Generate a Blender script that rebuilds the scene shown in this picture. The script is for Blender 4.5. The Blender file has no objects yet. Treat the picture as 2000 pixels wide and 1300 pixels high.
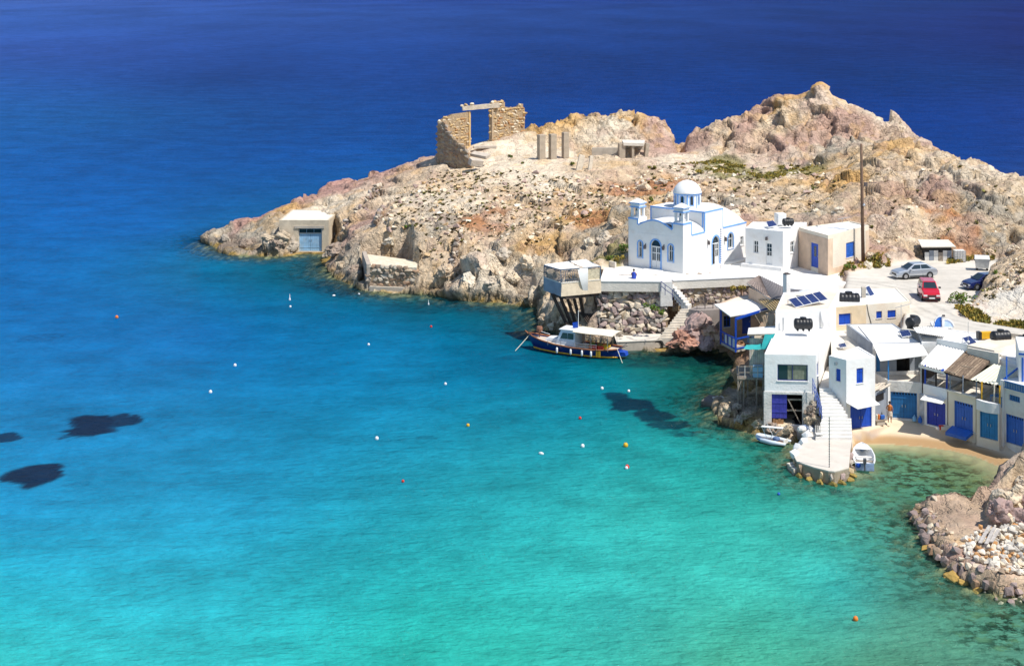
import bpy, bmesh, math, random
import numpy as np
from mathutils import Vector, Matrix
from mathutils.geometry import tessellate_polygon
random.seed(7); np.random.seed(7)
R = math.radians
SC = bpy.context.scene
COL = SC.collection
# ------------------------------------------------------------------ camera, sky, sun, exposure
F, H, YH = 3040.0, 37.0, -50.0        # focal length in photo pixels, eye height, horizon row
cam = bpy.data.cameras.new('camera'); camo = bpy.data.objects.new('camera', cam); COL.objects.link(camo)
cam.sensor_width = 36.0; cam.lens = 36.0 * F / 2000.0; cam.shift_y = -(650 - YH) / 2000.0
cam.clip_start = 1.0; cam.clip_end = 20000.0
camo.location = (0, 0, H); camo.rotation_euler = (R(90), 0, 0)
SC.camera = camo
SUN_EL = 57.0; SUN_DIR = Vector((0.84, -0.54))           # horizontal direction towards the sun
SUN_DIR.normalize()
world = bpy.data.worlds.new('World'); SC.world = world; world.use_nodes = True
wn = world.node_tree.nodes; wl = world.node_tree.links
sky = wn.new('ShaderNodeTexSky'); sky.sky_type = 'NISHITA'; sky.sun_disc = False
sky.sun_elevation = R(SUN_EL); sky.sun_rotation = math.atan2(SUN_DIR.x, SUN_DIR.y)
sky.air_density = 1.0; sky.dust_density = 0.4; sky.ozone_density = 2.0
wn['Background'].inputs['Strength'].default_value = 0.125
wl.new(sky.outputs['Color'], wn['Background'].inputs['Color'])
sl = bpy.data.lights.new('sun', 'SUN'); sl.energy = 4.6; sl.angle = R(0.53); sl.color = (1.0, 0.955, 0.88)
so = bpy.data.objects.new('sun', sl); COL.objects.link(so); so.location = (60, 0, 120)
sv = Vector((SUN_DIR.x * math.cos(R(SUN_EL)), SUN_DIR.y * math.cos(R(SUN_EL)), math.sin(R(SUN_EL))))
so.rotation_euler = sv.to_track_quat('Z', 'Y').to_euler()
SC.view_settings.view_transform = 'Standard'; SC.view_settings.look = 'None'
SC.view_settings.exposure = 0.18; SC.view_settings.gamma = 1.0; SC.view_settings.use_curve_mapping = False
SC.cycles.max_bounces = 8; SC.cycles.transparent_max_bounces = 12
# ------------------------------------------------------------------ helpers
def G(px, py, z=0.0):
    Y = F * (H - z) / (py - YH); return Vector(((px - 1000) * Y / F, Y, z))
def P(px, py, Y):
    return Vector(((px - 1000) * Y / F, Y, H - (py - YH) * Y / F))
def s2l(c):
    return tuple(((v / 255) / 12.92 if v / 255 <= 0.04045 else ((v / 255 + 0.055) / 1.055) ** 2.4) for v in c)

def newmat(name):
    m = bpy.data.materials.new(name); m.use_nodes = True
    nt = m.node_tree; return m, nt, nt.nodes, nt.links, nt.nodes['Principled BSDF']
MATS = {}
def mat(name, col, rough=0.7, metal=0.0, var=0.12, scale=3.0, bump=0.0, bscale=20.0, dirt=None, dscale=0.7, damt=0.5, spec=0.4, coat=0.0, soft=0.0):
    """plain surface with mottling, optional stains and fine relief"""
    if name in MATS: return MATS[name]
    m, nt, n, l, b = newmat(name)
    b.inputs['Roughness'].default_value = rough; b.inputs['Metallic'].default_value = metal
    b.inputs['Specular IOR Level'].default_value = spec
    b.inputs['Coat Weight'].default_value = coat
    tc = n.new('ShaderNodeTexCoord')
    nz = n.new('ShaderNodeTexNoise'); nz.inputs['Scale'].default_value = scale; nz.inputs['Detail'].default_value = 6
    l.new(tc.outputs['Object'], nz.inputs['Vector'])
    mr = n.new('ShaderNodeMapRange'); mr.inputs[1].default_value = 0.3; mr.inputs[2].default_value = 0.7
    mr.inputs[3].default_value = 1 - var; mr.inputs[4].default_value = 1 + var * 0.6
    l.new(nz.outputs['Fac'], mr.inputs[0])
    mx = n.new('ShaderNodeMix'); mx.data_type = 'RGBA'; mx.blend_type = 'MULTIPLY'; mx.inputs[0].default_value = 1
    mx.inputs[6].default_value = (*col, 1)
    l.new(mr.outputs[0], mx.inputs[7])
    out = mx.outputs[2]
    if dirt:
        n2 = n.new('ShaderNodeTexNoise'); n2.inputs['Scale'].default_value = dscale; n2.inputs['Detail'].default_value = 8
        n2.inputs['Roughness'].default_value = 0.65
        l.new(tc.outputs['Object'], n2.inputs['Vector'])
        m2 = n.new('ShaderNodeMapRange'); m2.inputs[1].default_value = 0.5; m2.inputs[2].default_value = 0.75
        m2.inputs[4].default_value = damt
        l.new(n2.outputs['Fac'], m2.inputs[0])
        x2 = n.new('ShaderNodeMix'); x2.data_type = 'RGBA'; x2.inputs[7].default_value = (*dirt, 1)
        l.new(m2.outputs[0], x2.inputs[0]); l.new(out, x2.inputs[6]); out = x2.outputs[2]
    l.new(out, b.inputs['Base Color'])
    if bump:
        n3 = n.new('ShaderNodeTexNoise'); n3.inputs['Scale'].default_value = bscale; n3.inputs['Detail'].default_value = 5
        l.new(tc.outputs['Object'], n3.inputs['Vector'])
        bp = n.new('ShaderNodeBump'); bp.inputs['Strength'].default_value = bump; bp.inputs['Distance'].default_value = 0.1
        l.new(n3.outputs['Fac'], bp.inputs['Height']); l.new(bp.outputs[0], b.inputs['Normal'])
        if soft:                                                # worn, rounded plaster corners
            be = n.new('ShaderNodeBevel'); be.samples = 4; be.inputs['Radius'].default_value = soft; l.new(be.outputs[0], bp.inputs['Normal'])
    MATS[name] = m; return m

def smooth01(x): x = np.clip(x, 0, 1); return x * x * (3 - 2 * x)
def _h(ix, iy, iz, s):
    n = (ix.astype(np.uint32) * np.uint32(374761393) + iy.astype(np.uint32) * np.uint32(668265263) + iz.astype(np.uint32) * np.uint32(2147483647) + np.uint32((s * 974711 + 12345) & 0xffffffff))
    n = (n ^ (n >> np.uint32(13))) * np.uint32(1274126177); n ^= n >> np.uint32(16); n = n * np.uint32(2246822519); n ^= n >> np.uint32(15)
    return n.astype(np.float32) / np.float32(4294967295.0)
def vnoise(p, s=0):
    i = np.floor(p).astype(np.int64); f = (p - i).astype(np.float32); u = f * f * f * (f * (f * 6 - 15) + 10)
    x, y, z = i[:, 0], i[:, 1], i[:, 2]; r = 0
    for dx in (0, 1):
        wx = u[:, 0] if dx else 1 - u[:, 0]
        for dy in (0, 1):
            wy = u[:, 1] if dy else 1 - u[:, 1]
            for dz in (0, 1):
                wz = u[:, 2] if dz else 1 - u[:, 2]
                r = r + wx * wy * wz * _h(x + dx, y + dy, z + dz, s)
    return r * 2 - 1
def fbm(p, oct=4, s=0, gain=0.5):
    a, t, n = 1.0, 0, 0; q = p.copy()
    for k in range(oct):
        t = t + a * vnoise(q, s + k); n += a; a *= gain; q = q * 2.03 + 17.1
    return t / n
def ridged(p, oct=4, s=0):
    a, t, n = 1.0, 0, 0; q = p.copy()
    for k in range(oct):
        t = t + a * (1 - np.abs(vnoise(q, s + k)) * 2); n += a; a *= 0.5; q = q * 2.07 + 9.7
    return t / n
def worley(p, s=0):
    i = np.floor(p).astype(np.int64); f1 = np.full(len(p), 9e9, np.float32); f2 = f1.copy(); cid = np.zeros(len(p), np.float32); dv_ = np.zeros((len(p), 3), np.float32)
    for dx in (-1, 0, 1):
        for dy in (-1, 0, 1):
            for dz in (-1, 0, 1):
                cx, cy, cz = i[:, 0] + dx, i[:, 1] + dy, i[:, 2] + dz
                q = np.stack([p[:, 0] - cx - _h(cx, cy, cz, s), p[:, 1] - cy - _h(cx, cy, cz, s + 1), p[:, 2] - cz - _h(cx, cy, cz, s + 2)], 1).astype(np.float32); d = (q * q).sum(1)
                m = d < f1; f2 = np.where(m, f1, np.minimum(f2, d)); cid = np.where(m, _h(cx, cy, cz, s + 3), cid); dv_[m] = q[m]; f1 = np.where(m, d, f1)
    a = cid * 6.2832 * 7; c = cid * 13.7 % 1 * 2 - 1; tl = dv_[:, 0] * np.cos(a) + dv_[:, 1] * np.sin(a) + dv_[:, 2] * c
    return np.sqrt(f1), np.sqrt(f2), cid, tl
def sdist(X, Y, poly):
    """signed distance to a polygon, positive inside"""
    poly = np.asarray(poly, float); d = np.full(X.shape, 1e18); ins = np.zeros(X.shape, bool); n = len(poly)
    for k in range(n):
        ax, ay = poly[k]; bx, by = poly[(k + 1) % n]
        ex, ey = bx - ax, by - ay; L = ex * ex + ey * ey + 1e-12
        t = np.clip(((X - ax) * ex + (Y - ay) * ey) / L, 0, 1)
        d = np.minimum(d, (X - ax - t * ex) ** 2 + (Y - ay - t * ey) ** 2)
        c = ((ay > Y) != (by > Y)); ins ^= c & (X < (bx - ax) * (Y - ay) / ((by - ay) if by != ay else 1e-9) + ax)
    return np.where(ins, 1, -1) * np.sqrt(d)
def rbf_fit(pts, vals, smooth=0.0):
    pts = np.asarray(pts, float); n = len(pts); d = np.linalg.norm(pts[:, None] - pts[None], axis=2)
    K = d + 0.0 + np.eye(n) * smooth
    A = np.zeros((n + 3, n + 3)); A[:n, :n] = -K; A[:n, n] = 1; A[:n, n + 1:] = pts; A[n, :n] = 1; A[n + 1:, :n] = pts.T
    v = np.asarray(vals, float); v = v.reshape(n, -1); b = np.zeros((n + 3, v.shape[1])); b[:n] = v
    w = np.linalg.solve(A, b)
    def ev(x, y):
        q = np.stack([x, y], 1); r = np.zeros((len(q), v.shape[1]))
        for s in range(0, len(q), 40000):
            qq = q[s:s + 40000]; dd = np.sqrt(((qq[:, None] - pts[None]) ** 2).sum(2))
            r[s:s + 40000] = -dd @ w[:n] + w[n] + qq @ w[n + 1:]
        return r
    return ev
def grid_mesh(name, V, nx, ny, keep, m, smooth=True):
    idx = np.arange(nx * ny).reshape(ny, nx)
    q = np.stack([idx[:-1, :-1], idx[:-1, 1:], idx[1:, 1:], idx[1:, :-1]], -1).reshape(-1, 4)
    if keep is not None: q = q[keep[q].any(1)]
    used = np.zeros(len(V), bool); used[q] = True; remap = np.cumsum(used) - 1; V = V[used]; q = remap[q]
    me = bpy.data.meshes.new(name); me.vertices.add(len(V)); me.vertices.foreach_set('co', V.astype(np.float32).ravel())
    me.loops.add(q.size); me.loops.foreach_set('vertex_index', q.astype(np.int32).ravel())
    me.polygons.add(len(q)); me.polygons.foreach_set('loop_start', np.arange(0, q.size, 4, dtype=np.int32))
    me.polygons.foreach_set('use_smooth', np.full(len(q), smooth, bool))
    me.update(calc_edges=True); me.validate(); me.materials.append(m)
    o = bpy.data.objects.new(name, me); COL.objects.link(o); return o, used
def vattr(o, name, arr):
    arr = np.asarray(arr, np.float32)
    if arr.ndim == 1:
        a = o.data.attributes.new(name, 'FLOAT', 'POINT'); a.data.foreach_set('value', arr)
    else:
        a = o.data.attributes.new(name, 'FLOAT_COLOR', 'POINT'); a.data.foreach_set('color', np.concatenate([arr, np.ones((len(arr), 1), np.float32)], 1).ravel())
def nattr(n, name):
    a = n.new('ShaderNodeAttribute'); a.attribute_name = name; return a
# ------------------------------------------------------------------ headland (rock, beach, sea bed) as one relief
SH = [(398,470),(420,490),(460,499),(510,502),(560,500),(600,496),(634,498),(638,520),(650,542),(690,552),(716,566),(760,574),(830,575),(900,584),(960,592),(1010,597),(1056,601),
      (1058,640),(1095,652),(1150,668),(1200,674),(1290,684),(1330,684),(1372,676),(1400,668),(1432,690),(1452,735),(1420,770),(1392,788),(1410,806),(1420,826),(1470,845),(1530,856),(1566,868),
      (1572,880),(1560,905),(1590,925),(1650,922),(1668,884),(1690,868),(1745,868),(1800,872),(1860,880),(1910,893),(1960,915),(1990,940),(1945,970),(1930,990),(1790,998),(1784,1006),
      (1812,1062),(1850,1112),(1900,1146),(1958,1164),(2020,1170)]
shore = [(G(a, b)[0], G(a, b)[1]) for a, b in SH]
shore += [(42, 88), (140, 80), (140, 300), (110, 262), (80, 262), (50, 268), (20, 266), (0, 258), (-14, 246), (-30, 232), (-40, 222)]
CTL = [(430,452,215),(480,434,217),(500,418,221),(560,392,227),(600,377,230),(680,350,234),(760,335,237),(800,318,239),
 (600,405,217),(660,400,214),(520,440,214),(560,440,212),(450,470,212),(640,440,209),
 (700,510,189),(700,480,191),(700,450,197),(700,400,208),(740,370,220),
 (770,470,187),(790,430,195),(800,380,207),(830,335,221),(740,470,188),
 (900,540,179.5),(900,500,182),(900,460,187),(900,400,199),(900,350,212),(890,328,221),(940,285,228),(855,325,221),(960,283,228),(1000,300,226),(1000,330,215),(1024,258,231),(920,318,223),
 (1050,550,175),(1050,500,178),(1050,440,186),(1060,400,196),(1070,350,209),(1075,308,222),(1090,290,228),(980,440,190),(980,520,178),(980,380,203),
 (1060,250,237),(1100,232,239),(1150,222,240),(1200,217,241),(1255,213,241),(1300,230,240),(1322,262,237),(1328,290,232),(1328,300,238),(1326,296,243),(1335,302,226),(1180,290,230),(1230,300,227),(1180,320,217),(1240,340,212),
 (1120,480,178),(1160,520,163),(1150,440,184),(1150,400,195),(1200,480,172),(1200,430,182),(1210,385,197),(1300,360,206),(1300,390,194),
 (1345,262,236),(1360,250,236),(1400,238,236),(1450,223,237),(1490,216,238),(1505,186,239),(1545,183,239),(1568,192,238),(1600,177,238),(1625,190,238),(1655,210,236),(1690,230,233),(1705,222,240),(1740,220,240),(1765,240,240),(1795,272,232),
 (1810,282,214),(1850,300,204),(1900,315,195),(1950,338,190),(2000,355,186),(2100,400,178),(2300,450,172),
 (1350,312,223),(1450,322,221),(1400,345,213),(1500,345,208),(1600,345,210),(1600,318,217),(1540,325,218),(1500,400,190),(1500,425,181),(1450,425,179),(1400,400,185),(1580,395,188),(1580,420,182),
 (1620,280,225),(1560,260,228),(1480,270,229),(1400,280,229),(1560,215,234),(1640,250,229),(1660,300,216),
 (1650,425,175),(1650,380,187),(1660,335,202),(1720,490,166.5),(1710,430,175),(1720,380,184),(1730,320,200),(1740,270,218),
 (1790,470,172),(1800,420,180),(1800,360,190),(1800,315,202),(1880,480,171),(1900,430,177),(1900,370,185),(1990,475,172),(2000,420,178),(2000,385,182),(2150,470,172),
 (1930,520,164),(1830,505,166),(1700,545,157),(1600,545,157),(1800,580,148),(1850,560,153),(1840,610,142),(1900,620,140),(2000,640,137),(2100,660,136),(2300,700,132),
 (1925,590,143),(1945,550,146),(1970,520,148),(2000,497,150),(2000,560,143),(1985,604,141.5),(1985,570,143.2),(1930,596,142.6),(2040,600,141.5),(2040,560,143.3),(2100,470,148),(2200,480,152)]
cp = [P(*c) for c in CTL]
cpts = [(v.x, v.y) for v in cp]; cz = [v.z for v in cp]
for x, y, z in [(-20,238,6),(0,250,7),(20,256,8),(40,258,9),(60,258,9),(80,255,4),(110,240,2),(100,200,2),(120,160,6),(62,206,8.5),(67,216,5),(67,197,7),(74,207,3),(60,227,8),(64,218,7),(73,189,5),(85,180,4),(70,235,4),(48,249,12),(58,240,8),(60,110,7),(48,112,4.5),(90,120,8),(45,122,5.8),(60,130,6.5)]:
    cpts.append((x, y)); cz.append(z)
hfit = rbf_fit(cpts, cz, 0.05)
ST = 0.25
gx = np.arange(-46, 96, ST); gy = np.concatenate([np.arange(84, 246, ST), np.arange(246, 275, 0.8)])
NX, NY = len(gx), len(gy)
XX, YY = np.meshgrid(gx, gy); X = XX.ravel(); Y = YY.ravel()
p2 = np.stack([X, Y, np.zeros_like(X)], 1)
wx = fbm(p2 / 5.0, 3, 11) * 1.0 + fbm(p2 / 1.6, 2, 12) * 0.35; wy = fbm(p2 / 5.0, 3, 21) * 1.0 + fbm(p2 / 1.6, 2, 22) * 0.35
dsh = sdist(X, Y, shore)
beachpoly = [G(a, b, 0.4)[:2] for a, b in [(1655,905),(1660,830),(1690,800),(1735,785),(1800,800),(1870,815),(1960,835),(2080,860),(2080,955),(1990,950),(1960,915)]]
dbeach = sdist(X, Y, beachpoly); beach = smooth01(dbeach / 1.2 + 0.5)
slabpoly = [G(a, b, 0.6)[:2] for a, b in [(1780,992),(1806,1062),(1846,1110),(1900,1142),(1958,1160),(2060,1170),(2060,980),(1936,985)]]
dslab = sdist(X, Y, slabpoly); slab = smooth01(dslab / 0.6 + 0.5)
# wavy rocky shoreline (not along the beach or the piers)
dsw = sdist(X + wx * (1 - beach) * (1 - slab * 0.7), Y + wy * (1 - beach) * (1 - slab * 0.7), shore)
hb = hfit(X, Y)[:, 0]
slope = 1.5 + 0.9 * fbm(p2 / 9.0, 2, 31)
cap = 0.15 + np.maximum(dsw, 0) * slope
k = 0.6; hh = np.clip(0.5 + 0.5 * (cap - hb) / k, 0, 1); land = cap * (1 - hh) + hb * hh - k * hh * (1 - hh)   # smooth minimum
bh = np.clip(0.05 + np.maximum(dsh, 0) * 0.16, 0, 0.95); land = land * (1 - beach) + bh * beach
land = land * (1 - slab) + np.minimum(0.85 + .3 * smooth01(1 - np.abs(dslab - .6) / .8), 0.1 + np.maximum(dsw, 0) * 1.6) * slab
# rock block at the right edge behind the slab
blockpoly = [G(a, b, 0.8)[:2] for a, b in [(1936,1026),(1990,1034),(2080,1040),(2080,985),(1936,990)]]
dblk = sdist(X, Y, blockpoly); blk = smooth01(dblk / 0.6 + 0.7)
land = land * (1 - blk) + (1.9 + 1.1 * smooth01((X - 36) / 4) + 0.5 * fbm(p2 / 1.2, 3, 5)) * blk
# flats: forecourt, terrace, parking, village ground
def flat(land, pts, z, blend=1.0):
    d = sdist(X, Y, pts); w = smooth01(d / blend + 1.0); return land * (1 - w) + z * w, w
built = np.zeros_like(X)
PLAZA = [(1172,548),(1300,549),(1490,541),(1640,553),(1640,528),(1560,512),(1462,500),(1345,505),(1228,520),(1180,524)]
plazaW = [G(a, b, 6.0)[:2] for a, b in PLAZA]
villpoly = [G(a, b, 1.0)[:2] for a, b in [(1492,838),(1600,838),(1650,840),(1700,838),(1735,822),(1800,822),(1860,838),(1950,862),(2100,885)]] + [G(a, b, 5.5)[:2] for a, b in [(2100,680),(1990,668),(1850,645),(1780,625),(1640,620),(1520,625),(1510,650)]]
dv = sdist(X, Y, villpoly); w = smooth01(dv / 0.5 + 0.6)
vill = 0.9 + 4.5 * smooth01((dv - 3.0) / 3.5)
land = land * (1 - w) + np.minimum(vill, 5.4) * w; built = np.maximum(built, w)
for poly, z, bl in [(plazaW, 5.95, 0.8),
     ([G(a, b, 6.4)[:2] for a, b in [(1560,540),(1620,545),(1700,528),(1790,512),(1940,508),(1935,540),(1895,590),(1840,612),(1780,600),(1640,565)]], 6.4, 1.2),
     ([G(a, b, 6.4)[:2] for a, b in [(1772,590),(1780,590),(1840,606),(1900,625),(2050,648),(2300,690),(2300,770),(2040,690),(1945,668),(1850,652),(1800,652),(1762,644),(1768,600)]], 6.3, 1.0),
     ([G(a, b, 3.6)[:2] for a, b in [(1345,612),(1500,612),(1500,594),(1345,594)]], 3.5, 0.6)]:
    land, w = flat(land, poly, z, bl); built = np.maximum(built, w)
lowp = [G(a, b, 0.6)[:2] for a, b in [(1385,700),(1440,672),(1500,672),(1500,850),(1470,850),(1400,800),(1440,740)]]
dl = sdist(X, Y, lowp); w = smooth01(dl / 1.2 + 0.9); land = land * (1 - w) + np.minimum(land, 0.75 + 0.5 * fbm(p2 / 2.0, 3, 7)) * w
for cpoly, cz_, cb in [([(1168,700),(1172,640),(1174,566),(1300,566),(1440,560),(1440,700),(1345,715)], .25, .7), ([(1450,600),(1455,548),(1545,555),(1545,600)], 3.4, .6), ([(1535,566),(1650,560),(1640,612),(1530,612)], 5.6, .5), ([(560,512),(575,480),(650,480),(655,512)], -.5, .8), ([(705,585),(712,530),(800,530),(812,585)], .25, .6)]:
    cw_ = [G(a, b, 5.0 if cz_ in (3.4, 5.6, 5.5) else 0.0 if b > 600 else (4.6 if (a > 1100 and b < 600) else 0.2))[:2] for a, b in cpoly]
    d_ = sdist(X, Y, cw_); w = smooth01(d_ / cb + 0.8); land = land * (1 - w) + np.minimum(land, cz_) * w
rk_ = P(1362, 650, 152.8); dd_ = np.sqrt(((X - rk_.x) / 3.3) ** 2 + ((Y - rk_.y) / 1.9) ** 2); land = np.maximum(land, 2.9 * (1 - dd_ ** 2.5))
rk_ = P(1085, 625, 159.5); dd_ = np.sqrt(((X - rk_.x) / 2.6) ** 2 + ((Y - rk_.y) / 2.0) ** 2); land = np.maximum(land, 2.0 * (1 - dd_ ** 2.5))
pierp = [G(a, b, 0.0)[:2] for a, b in [(1568,832),(1645,838),(1652,884),(1648,940),(1590,940),(1535,905),(1555,870)]]
dp = sdist(X, Y, pierp); pw_ = smooth01(dp / .6 + 1.0)
underhouse = [G(a, b, 2.0)[:2] for a, b in [(1440,700),(1500,700),(1500,640),(1440,640)]]
dxn = X - 0.1079 * Y - 0.25 * wx; land = land - 3.0 * np.exp(-(dxn / 0.75) ** 2) * smooth01((Y - 227) / 5) * smooth01((250 - Y) / 4)
for px_, py_, yy_, hh_, rr_ in [(1604, 176, 236, 1.3, 3.4), (1566, 195, 237, -.6, 1.6)]:
    c_ = P(px_, py_, yy_); land = land + hh_ * np.exp(-(((X - c_.x) / rr_) ** 2 + ((Y - c_.y) / (rr_ * 1.8)) ** 2))
# sea bed
out = np.maximum(-dsw, 0); rockbed = smooth01((X - 19 - (Y - 120) * 0.05 + 3 * wx) / 8) * smooth01((150 - Y) / 30)
bsoft = smooth01((dbeach + 9) / 9); bed = -(0.30 * out + 0.02 * out ** 2) * (1 - 0.6 * bsoft)
wedge = smooth01((X - 22) / 8) * smooth01((128 - Y) / 6)          # shallow boulder floor of the inner cove
bed = bed * (1 - wedge) + (-(0.16 * out + 0.010 * out ** 2)) * wedge
bed = np.maximum(bed, -9)
land = land * (1 - pw_) - 0.5 * pw_; hgt = np.where(dsw > 0, land, bed)
# ---- relief of the rock
def blob(lst):
    n_ = 0; d_ = 0
    return n_
AMP = [(430,440,216,.55),(520,470,212,.9),(600,385,228,.6),(700,350,234,.7),(660,420,210,.6),(690,530,188,1.1),(740,470,188,.5),(780,430,195,.45),(900,540,179,1.5),(1000,540,176,1.6),(900,470,186,.6),(900,380,203,.35),(1000,330,215,.2),(1050,440,186,.8),
 (1060,350,209,.25),(1075,300,223,.15),(960,290,227,.15),(1150,235,238,1.5),(1280,250,237,1.8),(1150,280,231,.7),(1180,330,215,.35),(1330,310,225,.2),(1328,290,233,.1),(1326,296,240,.1),(1240,360,205,.6),(1180,450,180,1.0),(1300,390,194,.8),(1400,390,188,.7),(1450,330,218,.3),(1560,340,212,.25),(1500,400,190,.6),
 (1400,260,233,1.4),(1500,240,233,1.7),(1600,220,234,1.3),(1604,178,238,.25),(1592,182,238,.3),(1616,184,238,.3),(1700,250,229,1.6),(1600,300,222,1.2),(1720,350,192,1.2),(1700,450,172,1.0),(1800,400,182,1.4),(1800,320,202,1.3),(1900,400,181,1.4),(1990,400,181,1.3),(1900,470,172,1.1),(1950,550,146,.5),(2000,560,143,.35),(1950,600,141,.25),(2000,600,141,.25),(1890,590,144,.3),
 (1340,650,153,1.0),(1160,600,157,.9),(1440,810,130,.6),(1840,1090,98,.55),(1960,1000,107,.8),(1900,1040,101,.15)]
ap = np.array([P(a, b, c)[:2] for a, b, c, d in AMP]); av = np.array([d for *_, d in AMP])
num = np.zeros_like(X); den = np.zeros_like(X)
for (ax, ay), a in zip(ap, av):
    ww = 1.0 / (((X - ax) ** 2 + ((Y - ay) * 0.8) ** 2) + 4.0) ** 1.6; num += ww * a; den += ww
amp = num / den
amp = np.maximum(amp, 0.9 * smooth01(1 - np.abs(dsw) / 5.0) * (dsw > 0)) * (1 - beach) * (1 - smooth01(built * 1.6 - 0.2))
amp = amp * (1 - pw_); amp = np.where(slab > 0.5, np.where(blk > 0.3, 0.6, np.where(dslab < 1.8, 0.42, 0.08)), amp)
steep0 = None
gyg, gxg = np.gradient(hgt.reshape(NY, NX), gy, gx)
steep = smooth01((np.hypot(gxg, gyg).ravel() - 0.9) / 0.8) * (built > 0.02) * (hgt > 0.3); amp = np.maximum(amp * (1 - .8 * steep * (X > 24)), np.where(X > 24, .06, .55) * steep); builtk = built * (1 - steep)
N = np.stack([-gxg.ravel(), -gyg.ravel(), np.ones_like(X)], 1)
for _ in range(1): N /= np.linalg.norm(N, axis=1)[:, None]
near = (hgt > -3.5) & (X < 92)
pp = np.stack([X, Y, hgt], 1)[near]
rot = np.array([[.82, .45, .35], [-.5, .86, .1], [-.26, -.26, .93]])
pr = pp @ rot.T * np.array([1, 1, 1.5])
pw = pr + np.stack([fbm(pr / 3, 3, 41), fbm(pr / 3, 3, 44), fbm(pr / 3, 3, 47)], 1) * 1.2
f1, f2, c1, t1 = worley(pw / 6.0, 51); g1, g2, c2, t2 = worley(pw / 2.4 + 3.3, 61); _, _, c3, t3 = worley(pr / 0.8 + 1.3, 67)
b1 = np.abs(fbm(pw / 6.5, 2, 71)) ; b2 = np.abs(fbm(pw / 2.6, 2, 75)); b3 = np.abs(fbm(pr / 1.05, 2, 79))
dsp = 1.7 * (b1 - 0.2) + 0.5 * (b2 - 0.2) + 0.16 * (b3 - 0.2) + 1.15 * t1 + 0.42 * t2 + 0.10 * t3 + 0.5 * (c1 - 0.5) + .05 * (c3 - .5) - 0.75 * smooth01(1 - (f2 - f1) / 0.07) + 0.22 * (c2 - 0.5) + 0.15 * (0.5 - g1) - 0.28 * smooth01(1 - (g2 - g1) / 0.09) + 0.10 * fbm(pr / 0.5, 2, 85)
A = amp[near]
dsp = dsp * A * 0.85 + (1 - np.minimum(A, 1)) * (0.16 * fbm(pp / 0.9, 3, 91)) * (1 - built[near]) * (1 - beach[near]) * (dsw[near] > 0)
crack = np.zeros_like(X); crack[near] = smooth01(1 - (f2 - f1) / 0.12)
D = np.zeros_like(X); D[near] = dsp
under = dsw <= 0
D = np.where(under, 0, D)
gb = np.zeros_like(X); 
q1, q2, qc, _ = worley(p2[near & under] / 1.1 + 7.7, 95); gb[near & under] = np.clip(0.55 - q1, 0, 1) * (0.9 + 0.5 * qc)
hgt = np.where(under, hgt + gb * np.minimum(0.9, 0.15 + 0.1 * out) * (1 - beach) * (0.35 + 0.65 * wedge) * 0.8, hgt)
V = np.stack([X, Y, hgt], 1) + N * D[:, None]
edge = smooth01(np.abs(dsw) / 0.8) 
V[:, 2] = np.where((dsw > 0) & (V[:, 2] < 0.08) & (pw_ < 0.3), 0.08 * edge + 0.02, V[:, 2])
TX, TY, TZ = gx, gy, V[:, 2].reshape(NY, NX)
def ground_z(x, y):
    i = int(np.clip(np.searchsorted(TX, x), 1, NX - 1)); j = int(np.clip(np.searchsorted(TY, y), 1, NY - 1))
    a = (x - TX[i - 1]) / (TX[i] - TX[i - 1]); b = (y - TY[j - 1]) / (TY[j] - TY[j - 1])
    a = min(max(a, 0), 1); b = min(max(b, 0), 1)
    return float((TZ[j-1, i-1] * (1-a) + TZ[j-1, i] * a) * (1-b) + (TZ[j, i-1] * (1-a) + TZ[j, i] * a) * b)
def on_ground(px, py, y0=118, y1=245):
    """first hit of the photo ray with the relief"""
    y = y0
    while y < y1:
        p = P(px, py, y)
        if p.z <= ground_z(p.x, p.y): return Vector((p.x, p.y, ground_z(p.x, p.y)))
        y += 0.15
    return P(px, py, y1)
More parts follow.
